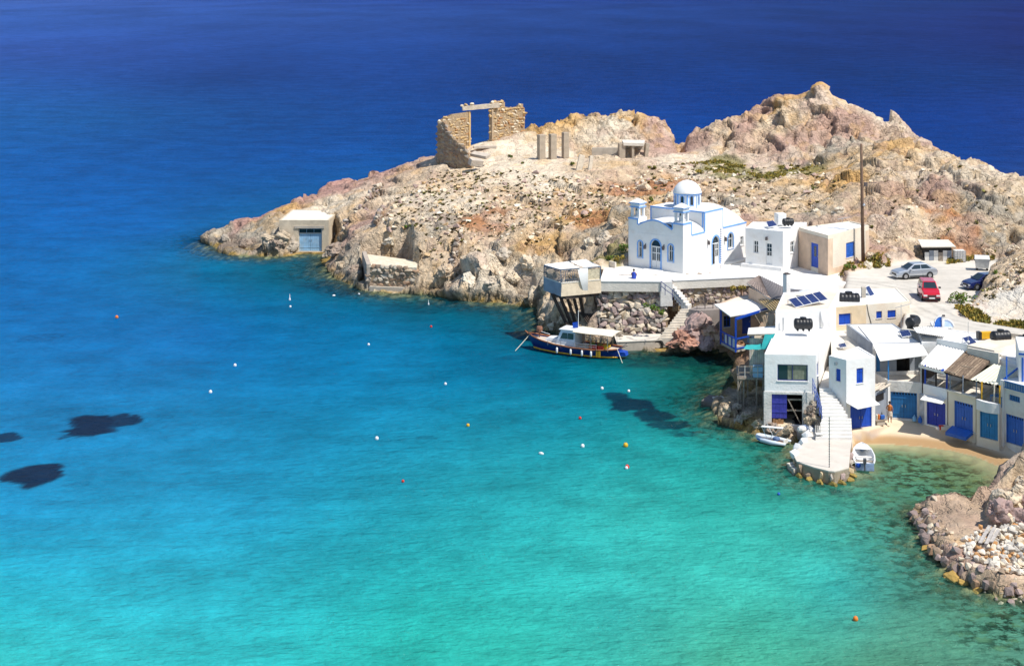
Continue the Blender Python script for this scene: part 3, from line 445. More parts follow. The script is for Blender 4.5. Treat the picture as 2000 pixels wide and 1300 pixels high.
# ------------------------------------------------------------------ mesh builder and object tree
ORG = {}
class MB:
    def __init__(s): s.v = []; s.f = []; s.m = []; s.cur = 0
    def add(s, vs, fs):
        o = len(s.v); s.v += [Vector(x) for x in vs]; s.f += [tuple(i + o for i in f) for f in fs]; s.m += [s.cur] * len(fs); return s
    def hexa(s, p): return s.add(p, [(3,2,1,0),(4,5,6,7),(0,1,5,4),(1,2,6,5),(2,3,7,6),(3,0,4,7)])
    def box(s, c, d, rz=0.0, rx=0.0, ry=0.0):
        M = Matrix.Rotation(rz, 3, 'Z') @ Matrix.Rotation(ry, 3, 'Y') @ Matrix.Rotation(rx, 3, 'X'); c = Vector(c); x, y, z = d[0] / 2, d[1] / 2, d[2] / 2
        return s.hexa([c + M @ Vector(q) for q in [(-x,-y,-z),(x,-y,-z),(x,y,-z),(-x,y,-z),(-x,-y,z),(x,-y,z),(x,y,z),(-x,y,z)]])
    def bar(s, a, b, w, h=None, up=(0, 0, 1)):
        a, b = Vector(a), Vector(b); h = h or w; t = (b - a).normalized(); u = Vector(up)
        if abs(t.dot(u)) > 0.98: u = Vector((0, 1, 0))
        x = t.cross(u).normalized() * w / 2; y = x.cross(t).normalized() * h / 2
        return s.hexa([a - x - y, b - x - y, b + x - y, a + x - y, a - x + y, b - x + y, b + x + y, a + x + y])
    def prism(s, poly, z0, z1):
        n = len(poly); vs = [(p[0], p[1], z0) for p in poly] + [(p[0], p[1], z1) for p in poly]
        return s.add(vs, [tuple(range(n - 1, -1, -1)), tuple(range(n, 2 * n))] + [(i, (i + 1) % n, n + (i + 1) % n, n + i) for i in range(n)])
    def slab(s, q, t, nrm=(0, 0, -1)):
        d = Vector(nrm) * t; q = [Vector(x) for x in q]; n = len(q)
        return s.add(q + [x + d for x in q], [tuple(range(n)), tuple(range(2 * n - 1, n - 1, -1))] + [(i, n + i, n + (i + 1) % n, (i + 1) % n) for i in range(n)])
    def tube(s, pts, r, n=6, cap=True):
        pts = [Vector(p) for p in pts]; rs = r if isinstance(r, (list, tuple)) else [r] * len(pts); rings = []; base = len(s.v)
        for i, p in enumerate(pts):
            t = (pts[min(i + 1, len(pts) - 1)] - pts[max(i - 1, 0)]).normalized(); u = Vector((0, 0, 1)) if abs(t.z) < 0.95 else Vector((1, 0, 0))
            x = t.cross(u).normalized(); y = x.cross(t).normalized()
            s.v += [p + (x * math.cos(2 * math.pi * k / n) + y * math.sin(2 * math.pi * k / n)) * rs[i] for k in range(n)]
        for i in range(len(pts) - 1):
            for k in range(n):
                a = base + i * n + k; b = base + i * n + (k + 1) % n; s.f.append((a, b, b + n, a + n)); s.m.append(s.cur)
        if cap:
            s.f.append(tuple(base + k for k in range(n - 1, -1, -1))); s.f.append(tuple(base + (len(pts) - 1) * n + k for k in range(n))); s.m += [s.cur] * 2
        return s
    def lathe(s, prof, n=16, c=(0, 0, 0), M=None):
        base = len(s.v); c = Vector(c); M = M or Matrix.Identity(3)
        for r, z in prof:
            s.v += [c + M @ Vector((r * math.cos(2 * math.pi * k / n), r * math.sin(2 * math.pi * k / n), z)) for k in range(n)]
        for i in range(len(prof) - 1):
            for k in range(n):
                a = base + i * n + k; b = base + i * n + (k + 1) % n; s.f.append((a, b, b + n, a + n)); s.m.append(s.cur)
        s.f.append(tuple(base + k for k in range(n - 1, -1, -1))); s.f.append(tuple(base + (len(prof) - 1) * n + k for k in range(n))); s.m += [s.cur] * 2
        return s
    def ball(s, c, r, n=8, sx=1, sy=1, sz=1):
        prof = [(max(1e-3, r * math.sin(math.pi * i / n)), -r * math.cos(math.pi * i / n)) for i in range(n + 1)]
        return s.lathe(prof, n + 2, c, Matrix.Diagonal((sx, sy, sz)))
    def wall(s, A, B, outline, holes=(), depth=0.15, bz=0):
        """upright face over the ground line A-B with real openings; outside is to the right of A->B"""
        A = Vector((A[0], A[1], 0)); B = Vector((B[0], B[1], 0)); t = (B - A).normalized(); nn = Vector((t.y, -t.x, 0))
        loops = [[Vector((u, z, 0)) for u, z in outline]] + [[Vector((u, z, 0)) for u, z in h] for h in holes]
        tri = tessellate_polygon(loops); flatp = [q for lp in loops for q in lp]
        W = [A + t * q.x + Vector((0, 0, q.y)) for q in flatp]; fs = []
        for a, b, c in tri:
            nv = (W[b] - W[a]).cross(W[c] - W[a]); fs.append((a, b, c) if nv.dot(nn) > 0 else (c, b, a))
        s.add(W, fs)
        for h in holes:
            k = len(h); P0 = [A + t * u + Vector((0, 0, z)) for u, z in h]
            s.add(P0 + [p - nn * depth for p in P0], [(i, (i + 1) % k, k + (i + 1) % k, k + i) for i in range(k)])
        return s
    def build(s, name, mats, parent=None, smooth=False, kind=None, bevel=0.0, rec=True):
        org = ORG.get(parent, Vector((0, 0, 0))) if parent else Vector((0, 0, 0))
        me = bpy.data.meshes.new(name); me.from_pydata([tuple(x - org) for x in s.v], [], s.f)
        mats = mats if isinstance(mats, (list, tuple)) else [mats]
        for mm_ in mats: me.materials.append(mm_)
        if len(mats) > 1: me.polygons.foreach_set('material_index', s.m)
        if rec:
            bm = bmesh.new(); bm.from_mesh(me); bmesh.ops.recalc_face_normals(bm, faces=bm.faces)
            if bevel:
                bmesh.ops.remove_doubles(bm, verts=bm.verts, dist=1e-4)
                bmesh.ops.bevel(bm, geom=[e for e in bm.edges if len(e.link_faces) == 2 and e.calc_face_angle(0) > 0.6], offset=bevel, segments=2, affect='EDGES', profile=0.6)
            bm.to_mesh(me); bm.free()
        if smooth: me.polygons.foreach_set('use_smooth', [True] * len(me.polygons))
        me.update()
        o = bpy.data.objects.new(name, me); COL.objects.link(o)
        if parent: o.parent = parent; ORG[o] = org
        else: ORG[o] = Vector((0, 0, 0))
        if kind: o['kind'] = kind
        return o
def thing(name, label, cat, loc=(0, 0, 0), group=None):
    o = bpy.data.objects.new(name, None); COL.objects.link(o); o.location = loc; ORG[o] = Vector(loc); o.empty_display_size = 0.3
    o['label'] = label; o['category'] = cat
    if group: o['group'] = group
    return o
def tag(o, label, cat, group=None, kind=None):
    o['label'] = label; o['category'] = cat
    if group: o['group'] = group
    if kind: o['kind'] = kind
    return o
def copy_tree(o, parent=None):
    c = o.copy(); COL.objects.link(c); c.parent = parent
    for ch in o.children: copy_tree(ch, c)
    return c
def place(root, loc, rz=0.0, sc=1.0, label=None, tilt=None):
    root.location = loc; root.rotation_euler = (tilt[0], tilt[1], rz) if tilt else (0, 0, rz)
    root.scale = (sc, sc, sc) if not isinstance(sc, tuple) else sc
    if label: root['label'] = label
    return root
def facehit(A, B, px, py):
    A = Vector((A[0], A[1])); B = Vector((B[0], B[1])); t = (B - A).normalized(); nn = Vector((t.y, -t.x))
    d = Vector(((px - 1000) / F, 1.0)); k = nn.dot(A) / nn.dot(d); p = d * k
    return (p - A).dot(t), H - k * (py - YH) / F
def facebox(A, B, bb):
    x0, y0, x1, y1 = bb; xm, ym = (x0 + x1) / 2, (y0 + y1) / 2
    u0, u1 = facehit(A, B, x0, ym)[0], facehit(A, B, x1, ym)[0]
    return min(u0, u1), max(u0, u1), facehit(A, B, xm, y1)[1], facehit(A, B, xm, y0)[1]
# ------------------------------------------------------------------ materials
M_WHITE = mat('white_limewash', (.83, .82, .80), .85, var=.05, scale=.8, bump=.25, bscale=6, dirt=(.62, .54, .45), dscale=.7, damt=.45, spec=.2, soft=.09)
M_WHITE2 = mat('white_roof_paint', (.85, .84, .81), .85, var=.05, scale=.8, bump=.2, bscale=4, dirt=(.74, .60, .44), dscale=.35, damt=.5, spec=.2)
M_OLDW = mat('weathered_white_wall', (.74, .71, .66), .9, var=.12, scale=1.2, bump=.4, bscale=6, dirt=(.42, .36, .30), dscale=.8, damt=.55, spec=.2, soft=.08)
M_CREAM = mat('cream_render', (.78, .70, .57), .9, var=.08, scale=1.0, bump=.3, bscale=7, dirt=(.60, .44, .30), dscale=.5, damt=.6, spec=.2, soft=.08)
M_TAN = mat('tan_brown_render', (.62, .46, .34), .9, var=.14, scale=1.5, bump=.4, bscale=9, dirt=(.45, .33, .25), dscale=.9, damt=.5, spec=.2)
M_BEIGE = mat('beige_roof_screed', (.74, .64, .52), .9, var=.10, scale=.8, bump=.3, bscale=6, dirt=(.80, .74, .65), dscale=.6, damt=.7, spec=.2)
M_CONC = mat('bare_concrete', (.52, .46, .38), .92, var=.16, scale=1.4, bump=.4, bscale=10, dirt=(.30, .25, .20), dscale=.8, damt=.55, spec=.2)
M_PALEC = mat('pale_concrete', (.72, .66, .57), .92, var=.10, scale=1.2, bump=.4, bscale=8, dirt=(.52, .45, .36), dscale=.7, damt=.5, spec=.2)
M_BLUE = mat('royal_blue_paint', (.012, .075, .47), .45, var=.15, scale=2.5)
M_MBLUE = mat('bright_blue_paint', (.022, .13, .52), .45, var=.15, scale=2.5)
M_TBLUE = mat('sea_blue_paint', (.02, .17, .43), .5, var=.2, scale=2.0)
M_LBLUE = mat('light_blue_trim', (.17, .38, .78), .55, var=.06)
M_SKYB = mat('faded_sky_blue_paint', (.30, .52, .74), .6, var=.2, scale=1.5, dirt=(.62, .66, .62), dscale=1.0, damt=.5)
M_DOORW = mat('white_gloss_paint', (.80, .80, .79), .35, var=.03)
M_GLASS = mat('dark_glass', (.02, .035, .045), .06, var=.1, spec=.6)
M_DARK = mat('dark_interior', (.035, .030, .030), .9, var=.3)
M_GREYW = mat('grey_blue_wall', (.28, .31, .36), .9, var=.2, scale=1.0, bump=.3, dirt=(.45, .46, .46), damt=.5)  # grey blue; on the shed and gap walls the colour stands in for shade
M_WOOD = mat('weathered_grey_wood', (.34, .28, .22), .9, var=.35, scale=5, bump=.4, bscale=15)
M_DWOOD = mat('dark_timber', (.075, .055, .045), .9, var=.35, scale=4, bump=.4, bscale=12)
M_IRON = mat('rusty_iron', (.12, .10, .10), .7, var=.4, scale=6)
M_STEEL = mat('grey_metal', (.45, .46, .48), .4, metal=.6, var=.1)
M_BLACK = mat('black_plastic', (.018, .019, .022), .42, var=.25, scale=4, dirt=(.10, .10, .10), dscale=1.5, damt=.4)
M_RUBBER = mat('black_rubber', (.02, .02, .02), .8, var=.2)
M_CANVAS = mat('white_canvas', (.82, .80, .76), .85, var=.06, scale=2, dirt=(.62, .55, .45), dscale=.8, damt=.45)
M_CANVASC = mat('cream_corrugated_sheet', (.74, .72, .56), .7, var=.08, scale=2, dirt=(.5, .45, .32), dscale=1.0, damt=.4)
M_REED = [mat('dry_reed_dark', (.16, .115, .085), .95, var=.35, scale=6), mat('dry_reed', (.26, .19, .135), .95, var=.3, scale=6), mat('bleached_reed', (.40, .31, .22), .95, var=.3, scale=6)]
M_TEAL = mat('turquoise_tarpaulin', (.015, .36, .36), .6, var=.2, scale=2)
M_YEL = mat('yellow_paint', (.78, .42, .02), .5, var=.15)
M_RED = mat('red_paint', (.62, .035, .02), .5, var=.15)
M_ORANGE = mat('orange_paint', (.80, .20, .02), .5, var=.15)
# solar cells: grid drawn by bricks of dark silicon
m, nt, n, l, b = newmat('solar_cells'); b.inputs['Roughness'].default_value = .18; b.inputs['Specular IOR Level'].default_value = .35
tc = n.new('ShaderNodeTexCoord'); bk = n.new('ShaderNodeTexBrick'); bk.offset = 0; bk.inputs['Color1'].default_value = (.012, .024, .10, 1); bk.inputs['Color2'].default_value = (.014, .028, .12, 1); bk.inputs['Mortar'].default_value = (.10, .13, .25, 1)
bk.inputs['Scale'].default_value = 1; bk.inputs['Brick Width'].default_value = .16; bk.inputs['Row Height'].default_value = .16; bk.inputs['Mortar Size'].default_value = .008
l.new(tc.outputs['Object'], bk.inputs['Vector']); l.new(bk.outputs['Color'], b.inputs['Base Color']); M_SOLAR = m
# ------------------------------------------------------------------ house parts
def arch_loop(u0, u1, z0, z1, n=10):
    r = (u1 - u0) / 2; zc = z1 - r; c = (u0 + u1) / 2
    return [(u0, z0), (u1, z0)] + [(c + r * math.cos(math.pi * i / n), zc + r * math.sin(math.pi * i / n)) for i in range(n + 1)]
def rect_loop(u0, u1, z0, z1): return [(u0, z0), (u1, z0), (u1, z1), (u0, z1)]
class Face:
    """local frame on a wall: u along it, n outwards"""
    def __init__(s, A, B):
        s.A = Vector((A[0], A[1], 0)); s.B = Vector((B[0], B[1], 0)); s.t = (s.B - s.A).normalized(); s.n = Vector((s.t.y, -s.t.x, 0))
    def p(s, u, z, d=0.0): return s.A + s.t * u + Vector((0, 0, z)) + s.n * d
    def block(s, mb, u0, u1, z0, z1, d0, d1):
        return mb.hexa([s.p(u0, z0, d1), s.p(u1, z0, d1), s.p(u1, z0, d0), s.p(u0, z0, d0), s.p(u0, z1, d1), s.p(u1, z1, d1), s.p(u1, z1, d0), s.p(u0, z1, d0)])
    def loop_band(s, mb, inner, outer, d0, d1):
        k = len(inner); vs = [s.p(u, z, d1) for u, z in inner] + [s.p(u, z, d1) for u, z in outer] + [s.p(u, z, d0) for u, z in inner] + [s.p(u, z, d0) for u, z in outer]; fs = []
        for i in range(k):
            j = (i + 1) % k; fs += [(i, j, k + j, k + i), (k + i, k + j, 3 * k + j, 3 * k + i), (2 * k + j, 2 * k + i, i, j)[::-1] if 0 else (i, 2 * k + i, 2 * k + j, j)]
        return mb.add(vs, fs)
def boards(mb, f, u0, u1, z0, z1, d, th, w=0.22, gap=0.012):
    k = max(1, round((u1 - u0) / w)); st = (u1 - u0) / k
    for i in range(k): f.block(mb, u0 + i * st + gap / 2, u0 + (i + 1) * st - gap / 2, z0, z1, d - th, d - random.random() * .008)
def fit_opening(root, f, kind, u0, u1, z0, z1, m, depth, opt):
    w = u1 - u0; h = z1 - z0; fr = min(0.07, w * 0.12)
    if kind in ('window', 'archwindow', 'bigwindow'):
        mb = MB(); fm = opt.get('frame', M_DOORW)
        f.block(mb, u0, u0 + fr, z0, z1, -depth + .01, -depth + .07); f.block(mb, u1 - fr, u1, z0, z1, -depth + .01, -depth + .07)
        f.block(mb, u0 + fr, u1 - fr, z0, z0 + fr, -depth + .01, -depth + .07); f.block(mb, u0 + fr, u1 - fr, z1 - fr, z1, -depth + .01, -depth + .07)
        f.block(mb, (u0 + u1) / 2 - fr * .4, (u0 + u1) / 2 + fr * .4, z0 + fr, z1 - fr, -depth + .012, -depth + .06)
        if kind != 'bigwindow': f.block(mb, u0 + fr, u1 - fr, z0 + h * .6, z0 + h * .6 + fr * .8, -depth + .012, -depth + .055)
        o = mb.build('window', fm, root)
        g = MB(); f.block(g, u0 + .005, u1 - .005, z0 + .005, z1 - .005, -depth - .02, -depth + .008); g.build('pane', M_GLASS, o)
        if opt.get('curtain'):
            c = MB(); k = 15
            ps = [(u0 + fr + (u1 - u0 - 2 * fr) * (i / k), -depth + .014 + .008 * (i % 2)) for i in range(k + 1)]
            for i in range(k):
                if 5 <= i: c.add([f.p(ps[i][0], z0 + fr, ps[i][1]), f.p(ps[i + 1][0], z0 + fr, ps[i + 1][1]), f.p(ps[i + 1][0], z1 - fr, ps[i + 1][1]), f.p(ps[i][0], z1 - fr, ps[i][1])], [(0, 1, 2, 3)])
            c.build('curtain', mat('olive_net_curtain', (.20, .22, .16), .9, var=.3), o, rec=False)
        s = MB(); f.block(s, u0 - .05, u1 + .05, z0 - .07, z0 - .002, -.05, .06); s.build('sill', opt.get('sill', M_WHITE), o)
    elif kind == 'shutter':
        for k in (0, 1):
            a = u0 + k * w / 2 + .008; b = u0 + (k + 1) * w / 2 - .008
            mb = MB(); boards(mb, f, a, b, z0, z1, -depth + .09, .05, .14)
            f.block(mb, a, b, z0 + h * .18, z0 + h * .24, -depth + .09, -depth + .115); f.block(mb, a, b, z0 + h * .76, z0 + h * .82, -depth + .09, -depth + .115)
            mb.build('shutter', m, root)
        s = MB(); f.block(s, u0 - .04, u1 + .04, z0 - .06, z0 - .002, -.05, .05); s.build('sill', opt.get('sill', M_WHITE), root)
        d = MB(); f.block(d, u0, u1, z0, z1, -depth - .03, -depth + .02); d.build('window_back', M_DARK, root)
    elif kind == 'door':
        mb = MB(); boards(mb, f, u0 + .05, u1 - .05, z0, z1 - .05, -depth + .08, .05, .18)
        f.block(mb, u0, u0 + .05, z0, z1, -depth, -depth + .10); f.block(mb, u1 - .05, u1, z0, z1, -depth, -depth + .10); f.block(mb, u0 + .05, u1 - .05, z1 - .05, z1, -depth, -depth + .10)
        o = mb.build('door', m, root)
        if opt.get('glazed'):
            g = MB(); f.block(g, u0 + w * .35, u1 - w * .35, z0 + h * .45, z1 - h * .12, -depth + .06, -depth + .095); g.build('pane', M_GLASS, o)
        if opt.get('lights'):
            for i in (0, 1):
                for j in (0, 1, 2):
                    g = MB(); f.block(g, u0 + w * (.14 + .40 * i), u0 + w * (.46 + .40 * i), z0 + h * (.40 + .19 * j), z0 + h * (.56 + .19 * j), -depth + .06, -depth + .10); g.build('pane', M_GLASS, o)
        k = MB(); f.block(k, u1 - .16, u1 - .12, z0 + h * .45, z0 + h * .52, -depth + .08, -depth + .13); k.build('handle', M_STEEL, o)
        k = MB(); f.block(k, u0, u1, z0, z1, -depth - .04, -depth - .01); k.build('door_back', M_DARK, root)
    elif kind == 'boatdoor':
        top = z1 - (h * .10 if opt.get('slats', True) else .05)
        mb = MB(); f.block(mb, u0, u0 + .08, z0, z1, -depth, -depth + .12); f.block(mb, u1 - .08, u1, z0, z1, -depth, -depth + .12); f.block(mb, u0 + .08, u1 - .08, z1 - .05, z1, -depth, -depth + .12)
        fo = mb.build('door_frame', opt.get('frame', m), root)
        if opt.get('slats', True):
            mb = MB(); k = max(6, int(w / .25))
            for i in range(k): f.block(mb, u0 + .10 + (w - .2) * i / k, u0 + .10 + (w - .2) * (i + .5) / k, top, z1 - .05, -depth + .03, -depth + .07)
            mb.build('transom_slats', m, fo)
        L = opt.get('leaves', 2)
        for i in range(L):
            a = u0 + .09 + (w - .18) * i / L + .008; b = u0 + .09 + (w - .18) * (i + 1) / L - .008
            mb = MB(); boards(mb, f, a, b, z0 + .03, top, -depth + .08, .05, .24)
            f.block(mb, a, b, z0 + h * .15, z0 + h * .15 + .12, -depth + .08, -depth + .105); f.block(mb, a, b, top - .3, top - .18, -depth + .08, -depth + .105)
            o = mb.build('door_leaf', m, root)
            hd = MB(); uu = b - .12 if i == 0 else a + .12; f.block(hd, uu - .02, uu + .02, z0 + h * .42, z0 + h * .52, -depth + .09, -depth + .14); hd.build('handle', M_STEEL, o)
        k = MB(); f.block(k, u0, u1, z0, z1, -depth - .05, -depth - .01); k.build('door_back', M_DARK, root)
    elif kind == 'dark':
        k = MB(); dd = opt.get('deep', 1.2)
        k.add([f.p(u0, z0, -dd), f.p(u1, z0, -dd), f.p(u1, z1, -dd), f.p(u0, z1, -dd), f.p(u0, z0, -depth), f.p(u1, z0, -depth), f.p(u1, z1, -depth), f.p(u0, z1, -depth)], [(0,1,2,3),(0,4,5,1),(1,5,6,2),(2,6,7,3),(3,7,4,0)])
        k.build('dim_room', opt.get('inner', M_DARK), root)
def inset(poly, d):
    n = len(poly); out = []
    for i in range(n):
        p0, p1, p2 = Vector(poly[i - 1][:2]), Vector(poly[i][:2]), Vector(poly[(i + 1) % n][:2])
        t1 = (p1 - p0).normalized(); t2 = (p2 - p1).normalized(); n1 = Vector((-t1.y, t1.x)); n2 = Vector((-t2.y, t2.x)); bi = (n1 + n2).normalized()
        out.append(p1 + bi * d / max(.3, bi.dot(n1)))
    return out
def house(name, label, foot, z0, z1, wm=None, rm=None, openings=(), cat='house', group=None, par=0.12, pw=0.18, depth=0.16, tops=None, root=None):
    wm = wm or M_WHITE; rm = rm or M_WHITE2
    foot = [Vector(p[:2]) for p in foot]; c = sum((p for p in foot), Vector((0, 0))) / len(foot)
    if root is None: root = thing(name, label, cat, (c.x, c.y, z0), group)
    n = len(foot); holes = {i: [] for i in range(n)}; fits = []
    for e, kind, bb, opt in openings:
        A, B = foot[e], foot[(e + 1) % n]; L = (B - A).length
        u0, u1, a0, a1 = opt['uz'] if 'uz' in opt else facebox(A, B, bb)
        u0 = max(u0, .06); u1 = min(u1, L - .06); a0 = max(a0, z0 + .03); a1 = min(a1, z1 - .05)
        holes[e].append(arch_loop(u0, u1, a0, a1) if opt.get('arch') else rect_loop(u0, u1, a0, a1)); fits.append((e, kind, u0, u1, a0, a1, opt))
    mb = MB()
    for i in range(n):
        A, B = foot[i], foot[(i + 1) % n]; L = (B - A).length
        mb.wall(A, B, [(0, z0), (L, z0), (L, z1), (0, z1)], holes[i], depth)
    ins = inset(foot, pw)
    for i in range(n):                                          # rim of the flat roof
        j = (i + 1) % n
        mb.add([(*foot[i], z1), (*foot[j], z1), (*ins[j], z1), (*ins[i], z1), (*ins[i], z1 - par), (*ins[j], z1 - par)], [(0, 1, 2, 3), (3, 2, 5, 4)])
    mb.build('wall', wm, root, rec=False)
    mb = MB(); mb.prism(ins, z1 - par - .15, z1 - par + .004); mb.build('roof', rm, root)
    for e, kind, u0, u1, a0, a1, opt in fits:
        fit_opening(root, Face(foot[e], foot[(e + 1) % n]), kind, u0, u1, a0, a1, opt.get('m', M_BLUE), depth, opt)
    return root
def canopy(root, q, th, m, name='canopy', corrug=0):
    """sloping sheet from four corners (front left, front right, back right, back left)"""
    q = [Vector(p) for p in q]; mb = MB()
    if not corrug: mb.slab(q, th)
    else:
        N = corrug * 4; rows = []
        for k in range(N + 1):
            t = k / N; a = q[0].lerp(q[1], t); b = q[3].lerp(q[2], t); off = Vector((0, 0, 0.035 * math.sin(k * math.pi / 2))); rows.append((a + off, b + off))
        vs = [p for r in rows for p in r]; mb.add(vs, [(2 * i, 2 * i + 2, 2 * i + 3, 2 * i + 1) for i in range(N)])
        vs2 = [p + Vector((0, 0, -.012)) for p in vs]; mb.add(vs2, [(2 * i + 1, 2 * i + 3, 2 * i + 2, 2 * i) for i in range(N)])
    return mb.build(name, m, root, rec=not corrug)
def W(px, py, z): return G(px, py, z)
# ------------------------------------------------------------------ paved ground round the church and the lane
def ext(mb, f, outline, d0, d1):
    """solid from an outline on a wall frame, from depth d0 to d1"""
    tri = tessellate_polygon([[Vector((u, z, 0)) for u, z in outline]]); k = len(outline)
    vs = [f.p(u, z, d0) for u, z in outline] + [f.p(u, z, d1) for u, z in outline]
    return mb.add(vs, [tuple(t) for t in tri] + [tuple(k + i for i in t[::-1]) for t in tri] + [(i, (i + 1) % k, k + (i + 1) % k, k + i) for i in range(k)])
PZ = 6.0
mb = MB(); mb.prism([Vector(p) for p in plazaW], 5.3, PZ + .05)
o = mb.build('forecourt', mat('white_paving', (.80, .77, .71), .9, var=.08, scale=.6, bump=.2, dirt=(.66, .60, .52), dscale=.4, damt=.5)); o['kind'] = 'structure'
# fascia band along the sea edge
def fascia(a, b, h, label):
    A, B = W(*a, PZ), W(*b, PZ); f = Face(A, B); L = (f.B - f.A).length
    t = thing('retaining_wall', label, 'wall', ((A.x + B.x) / 2, (A.y + B.y) / 2, PZ - h))
    mb = MB(); f.block(mb, 0, L, PZ - h, PZ + .02, -.25, .12); mb.build('wall_face', M_PALEC, t)
    mb = MB(); f.block(mb, -.02, L + .02, PZ + .023, PZ + .12, -.3, .17); mb.build('coping', M_WHITE, t); return t
fascia((1174, 550), (1294, 551), .95, 'tan concrete wall below the church yard between the timber deck and the blue handrail')
fascia((1314, 549), (1492, 541), .80, 'long tan concrete band on top of the dark stone wall in front of the church')
# ------------------------------------------------------------------ church
c0 = G(1333.9, 535, PZ); e1 = Vector((-.771, .637, 0)); e2 = Vector((.637, .771, 0)); CW_, CL = 6.9, 12.6
def cw(a, b, z=0): return c0 + e1 * a + e2 * b + Vector((0, 0, z))
ch = thing('church', 'white church with light blue trim, two bell turrets and a white dome', 'church', (c0.x, c0.y, PZ))
ff = Face(cw(CW_, 0), cw(0, 0)); fs = Face(cw(0, 0), cw(0, CL)); fl = Face(cw(CW_, CL), cw(CW_, 0)); fb = Face(cw(0, CL), cw(CW_, CL))
hs = 5.17; b1 = facehit(fs.A, fs.B, 1376, 430)[0]; b2 = facehit(fs.A, fs.B, 1412, 420)[0]; ht = facehit(fs.A, fs.B, 1376, 414)[1] - PZ; hw = 3.85; bs = facehit(fs.A, fs.B, 1350.8, 445)[0]
b3 = facehit(fs.A, fs.B, 1382, 440)[0]
arc = [(5.54 - 4.27 * i / 14, 4.5 + .72 * math.sin(math.pi * i / 14) + .08 * i / 14) for i in range(15)]
fout = [(0, PZ - .5), (6.9, PZ - .5), (6.9, PZ + hs), (5.54, PZ + hs)] + [(u, PZ + z) for u, z in arc] + [(1.27, PZ + hs), (0, PZ + hs)]
def fbx(f, bb): return facebox(f.A, f.B, bb)
wl = fbx(ff, (1246.5, 471, 1254.5, 502)); wr = fbx(ff, (1305.5, 478, 1314.8, 510)); dr = fbx(ff, (1271.5, 469, 1290, 525)); dr = (dr[0], dr[1], PZ + .12, dr[3])
sd = fbx(fs, (1391, 461, 1405, 514)); sd = (sd[0], sd[1], PZ + .1, sd[3]); sw = fbx(fs, (1421.5, 455, 1432, 485)); sw2 = fbx(fs, (1446, 462, 1452, 479))
mb = MB(); mb.wall(ff.A, ff.B, fout, [arch_loop(*wl), arch_loop(*wr), arch_loop(*dr)], .22)
sout = [(0, PZ - .5), (CL, PZ - .5), (CL, PZ + hw), (b2, PZ + hw), (b2, PZ + ht), (b1, PZ + ht), (b1, PZ + hw), (bs, PZ + hw), (bs, PZ + hs), (0, PZ + hs)]
mb.wall(fs.A, fs.B, sout, [arch_loop(*sd), arch_loop(*sw), rect_loop(*sw2)], .22)
mb.wall(fl.A, fl.B, [(0, PZ - .5), (CL, PZ - .5), (CL, PZ + hs), (CL - 1.7, PZ + hs), (CL - 1.7, PZ + hw), (CL - b1, PZ + hw), (CL - b1, PZ + ht), (CL - b2, PZ + ht), (CL - b2, PZ + hw), (0, PZ + hw)])
mb.wall(fb.A, fb.B, [(0, PZ - .5), (CW_, PZ - .5), (CW_, PZ + hw), (0, PZ + hw)])
def cbox(mb, a0, a1, bb0, bb1, z0, z1):
    q = [cw(a0, bb0), cw(a0, bb1), cw(a1, bb1), cw(a1, bb0)]; return mb.prism([(p.x, p.y) for p in q], PZ + z0, PZ + z1)
for a0, a1 in ((.004, 1.36), (5.63, 6.896)): cbox(mb, a0, a1, .004, bs - .003, hw - .1, hs - .002)
ext(mb, ff, [(1.27, PZ + hw - .1), (5.54, PZ + hw - .1)] + [(u, PZ + z - .002) for u, z in arc], -.004, -.26)
cbox(mb, .004, 6.896, b1 + .003, b2 - .003, hw - .1, ht - .003)
mb.build('wall', M_WHITE, ch, rec=False)
mb = MB(); nseg = 18; rows = []
VB = [(.26, 1.25), (b1 * .5, 1.25), (b1 + .3, 1.25), (b1 + .31, 2.15), (9.7, 2.15)] + [(9.7 + 2.8 * math.sin(math.pi / 2 * k / 5), 2.15 * max(.02, math.cos(math.pi / 2 * k / 5))) for k in range(1, 6)]
for bq, rise in VB: rows.append([cw(3.45 - 3.40 * math.cos(math.pi * i / nseg), bq, hw - .05 + rise * math.sin(math.pi * i / nseg)) for i in range(nseg + 1)])
vs = [p for r in rows for p in r]; mb.add(vs, [(j * (nseg + 1) + i, j * (nseg + 1) + i + 1, (j + 1) * (nseg + 1) + i + 1, (j + 1) * (nseg + 1) + i) for j in range(len(VB) - 1) for i in range(nseg)])
mb.build('vault_roof', M_WHITE, ch, smooth=True)
mb = MB(); cbox(mb, .03, 6.87, bs, CL - .03, hw - .35, hw - .06); mb.build('roof', M_WHITE, ch)
# drum and dome
dc = cw(3.45, (b1 + b2) / 2 + .15, ht - .01); dr_r = 1.45
octo = [dc + Vector((dr_r * math.cos(math.pi / 8 + k * math.pi / 4 + .25), dr_r * math.sin(math.pi / 8 + k * math.pi / 4 + .25), 0)) for k in range(8)]
zd = dc.z; hd = 1.55; mb = MB(); tr = MB(); drum_w = []
for k in range(8):
    A, B = octo[k], octo[(k + 1) % 8]; f = Face(A, B); L = (f.B - f.A).length; lp = arch_loop(L / 2 - .17, L / 2 + .17, zd + .35, zd + 1.3, 6)
    mb.wall(A, B, [(0, zd), (L, zd), (L, zd + hd), (0, zd + hd)], [lp], .12); drum_w.append((f, L))
    f.loop_band(tr, lp, arch_loop(L / 2 - .25, L / 2 + .25, zd + .27, zd + 1.38, 6), -.01, .025)
    f.block(tr, -.02, .13, zd, zd + hd - .14, -.02, .02); f.block(tr, -.05, L + .05, zd + hd - .137, zd + hd, -.02, .07)
du = mb.build('drum', M_WHITE, ch, rec=False); tr.build('trim', M_LBLUE, du)
